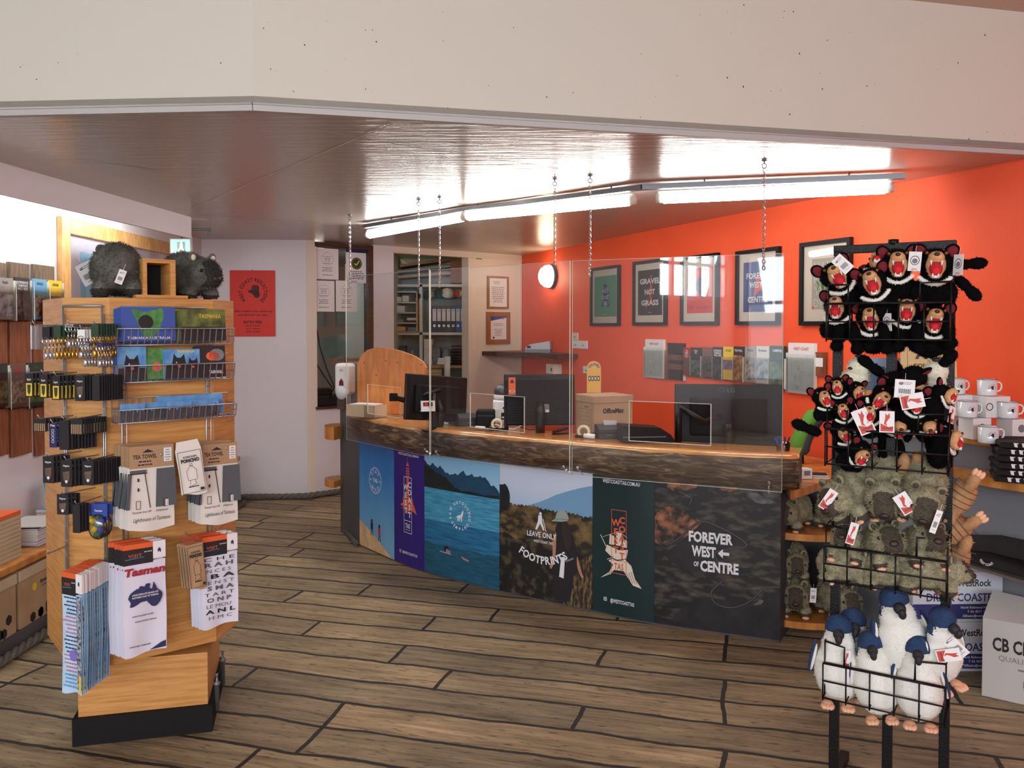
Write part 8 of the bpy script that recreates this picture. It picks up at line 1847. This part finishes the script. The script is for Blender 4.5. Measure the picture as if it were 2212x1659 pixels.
# cartons on the floor
def carton(loc, rz, w, d, h, base, art, label, flaps=False):
    t = thing('shipping_carton', label, 'box', loc, (0, 0, rz), None)
    bld(lambda m: m.box2((-w / 2, -d / 2, 0), (w / 2, d / 2, h), base, bev=.002), 'carton', t)
    def pr(m): art(m, Frame((0, -d / 2 - .0008, 0), (1, 0, 0), (0, 0, 1), (0, -1, 0)), w, h); 
    bld(pr, 'print', t); return t
CWH = M('carton_white', (206, 208, 216), .7); CWG = M('carton_grey_white', (188, 186, 182), .75); CINK = M('carton_navy', (48, 48, 110), .7)
def wr(m, F, w, h):
    m.quad(F, -w / 2, h * .06, w / 2, h * .36, CINK); x = .0 - w * .13
    for k in range(5): z = h * .78; a = (.018, .03, .036, .03, .018)[k]; zz = z + (k - 2) * .012; m.poly(F, [(x - a, zz), (x, zz + (.010 if k >= 2 else -.010)), (x + a, zz), (x, zz + (.003 if k >= 2 else -.003))], INK, .0004)
    m.text(F, 'WestRock', x + .13, h * .72, .032, INK, 0, width=.16); m.text(F, 'DRINK COASTERS', .03, h * .42, .036, CINK, 0, width=w * .84)
    for k, s in enumerate(('North Richmond NSW', 'T 02 4571 1', 'SSRsales@westrock')): m.text(F, s, w * .2, h * (.27 - .085 * k), .011, PAPER, .0006, width=(.14, .08, .12)[k])
p = at(2050, 1456, 3.84)
for i, lb in enumerate(('white WestRock DRINK COASTERS carton on the floor, lower one', 'white WestRock DRINK COASTERS carton stacked on the lower one')):
    carton(V(2.07 - .01 * i, 3.88, .001 + .232 * i), .0 + .02 * i, .42, .16, .231, CWH, wr, lb)
def cbc(m, F, w, h): m.text(F, 'CB CLOTHING', .02, h * .62, .055, INK, 0, width=w * .9, bold=.03); m.text(F, 'QUALITY SHIRTS', .0, h * .5, .022, GREYINK, 0, width=w * .66, bold=0); m.para(F, 0, h * .42, w * .4, 1, .02, GREYINK, 0); m.ring(F, 0, h * .25, .03, .006, GREYINK, 0, 7); m.ring(F, 0, h * .22, .03, .006, GREYINK, 0, 5)
t = carton(V(2.245, 3.535, .001), -.62, .36, .22, .34, CWG, cbc, 'grey white CB CLOTHING carton at the right picture edge')
bld(lambda m: m.add([(-.18, -.11, .341), (.18, -.11, .341), (.19, .03, .40), (-.16, .06, .42), (-.18, -.11, .339), (.18, -.11, .339), (.19, .03, .398), (-.16, .06, .418)], [(0, 1, 2, 3), (7, 6, 5, 4), (0, 4, 5, 1), (1, 5, 6, 2), (2, 6, 7, 3), (3, 7, 4, 0)], CWG), 'flap', t)
tag(bld(lambda m: m.box((0, 0, 0), (.50, .26, .012), M('cardboard_grey', (98, 88, 78), .85), R=Euler((.1, .13, 0)).to_matrix()), 'cardboard_sheet', None, loc=(2.22, 3.62, .535), rot=(0, 0, -.75)), 'slanting grey cardboard sheet over the coaster cartons', 'cardboard')
def pile(m):
    pts = [(-.22, 0), (-.24, .02), (-.20, .07), (-.08, .105), (.1, .115), (.26, .10), (.28, .0)]; k = len(pts); ys = [-.12, -.10, 0, .08, .11]; vs = []
    for j, y in enumerate(ys): vs += [(x, y, z * (.6, .95, 1, .95, .6)[j]) for x, z in pts]
    m.add(vs, [(j * k + i, j * k + i + 1, (j + 1) * k + i + 1, (j + 1) * k + i) for j in range(4) for i in range(k - 1)] + [tuple(range(k)), tuple(4 * k + i for i in range(k))[::-1]], SH, True)
t = thing('shirt_pile', 'black printed shirts spread over the cardboard sheet', 'shirt', (2.20, 3.60, .552), (0, .13, -.7)); bld(pile, 'fabric', t)
def pp_(m): F = Frame((0, -.125, 0), (1, 0, 0), (0, .35, .94), (0, -.94, .35)); m.poly(F, [(-.16, .085), (-.02, .088), (-.03, .072), (-.13, .07)], PAPER, .004); m.text(F, 'LINSTON', -.06, .045, .014, PAPER, .004, width=.12); m.arc_text(F, 'WEST COAST', -.09, .03, .02, .01, PAPER, 200, 340, .004, inward=True)
bld(pp_, 'print', t)
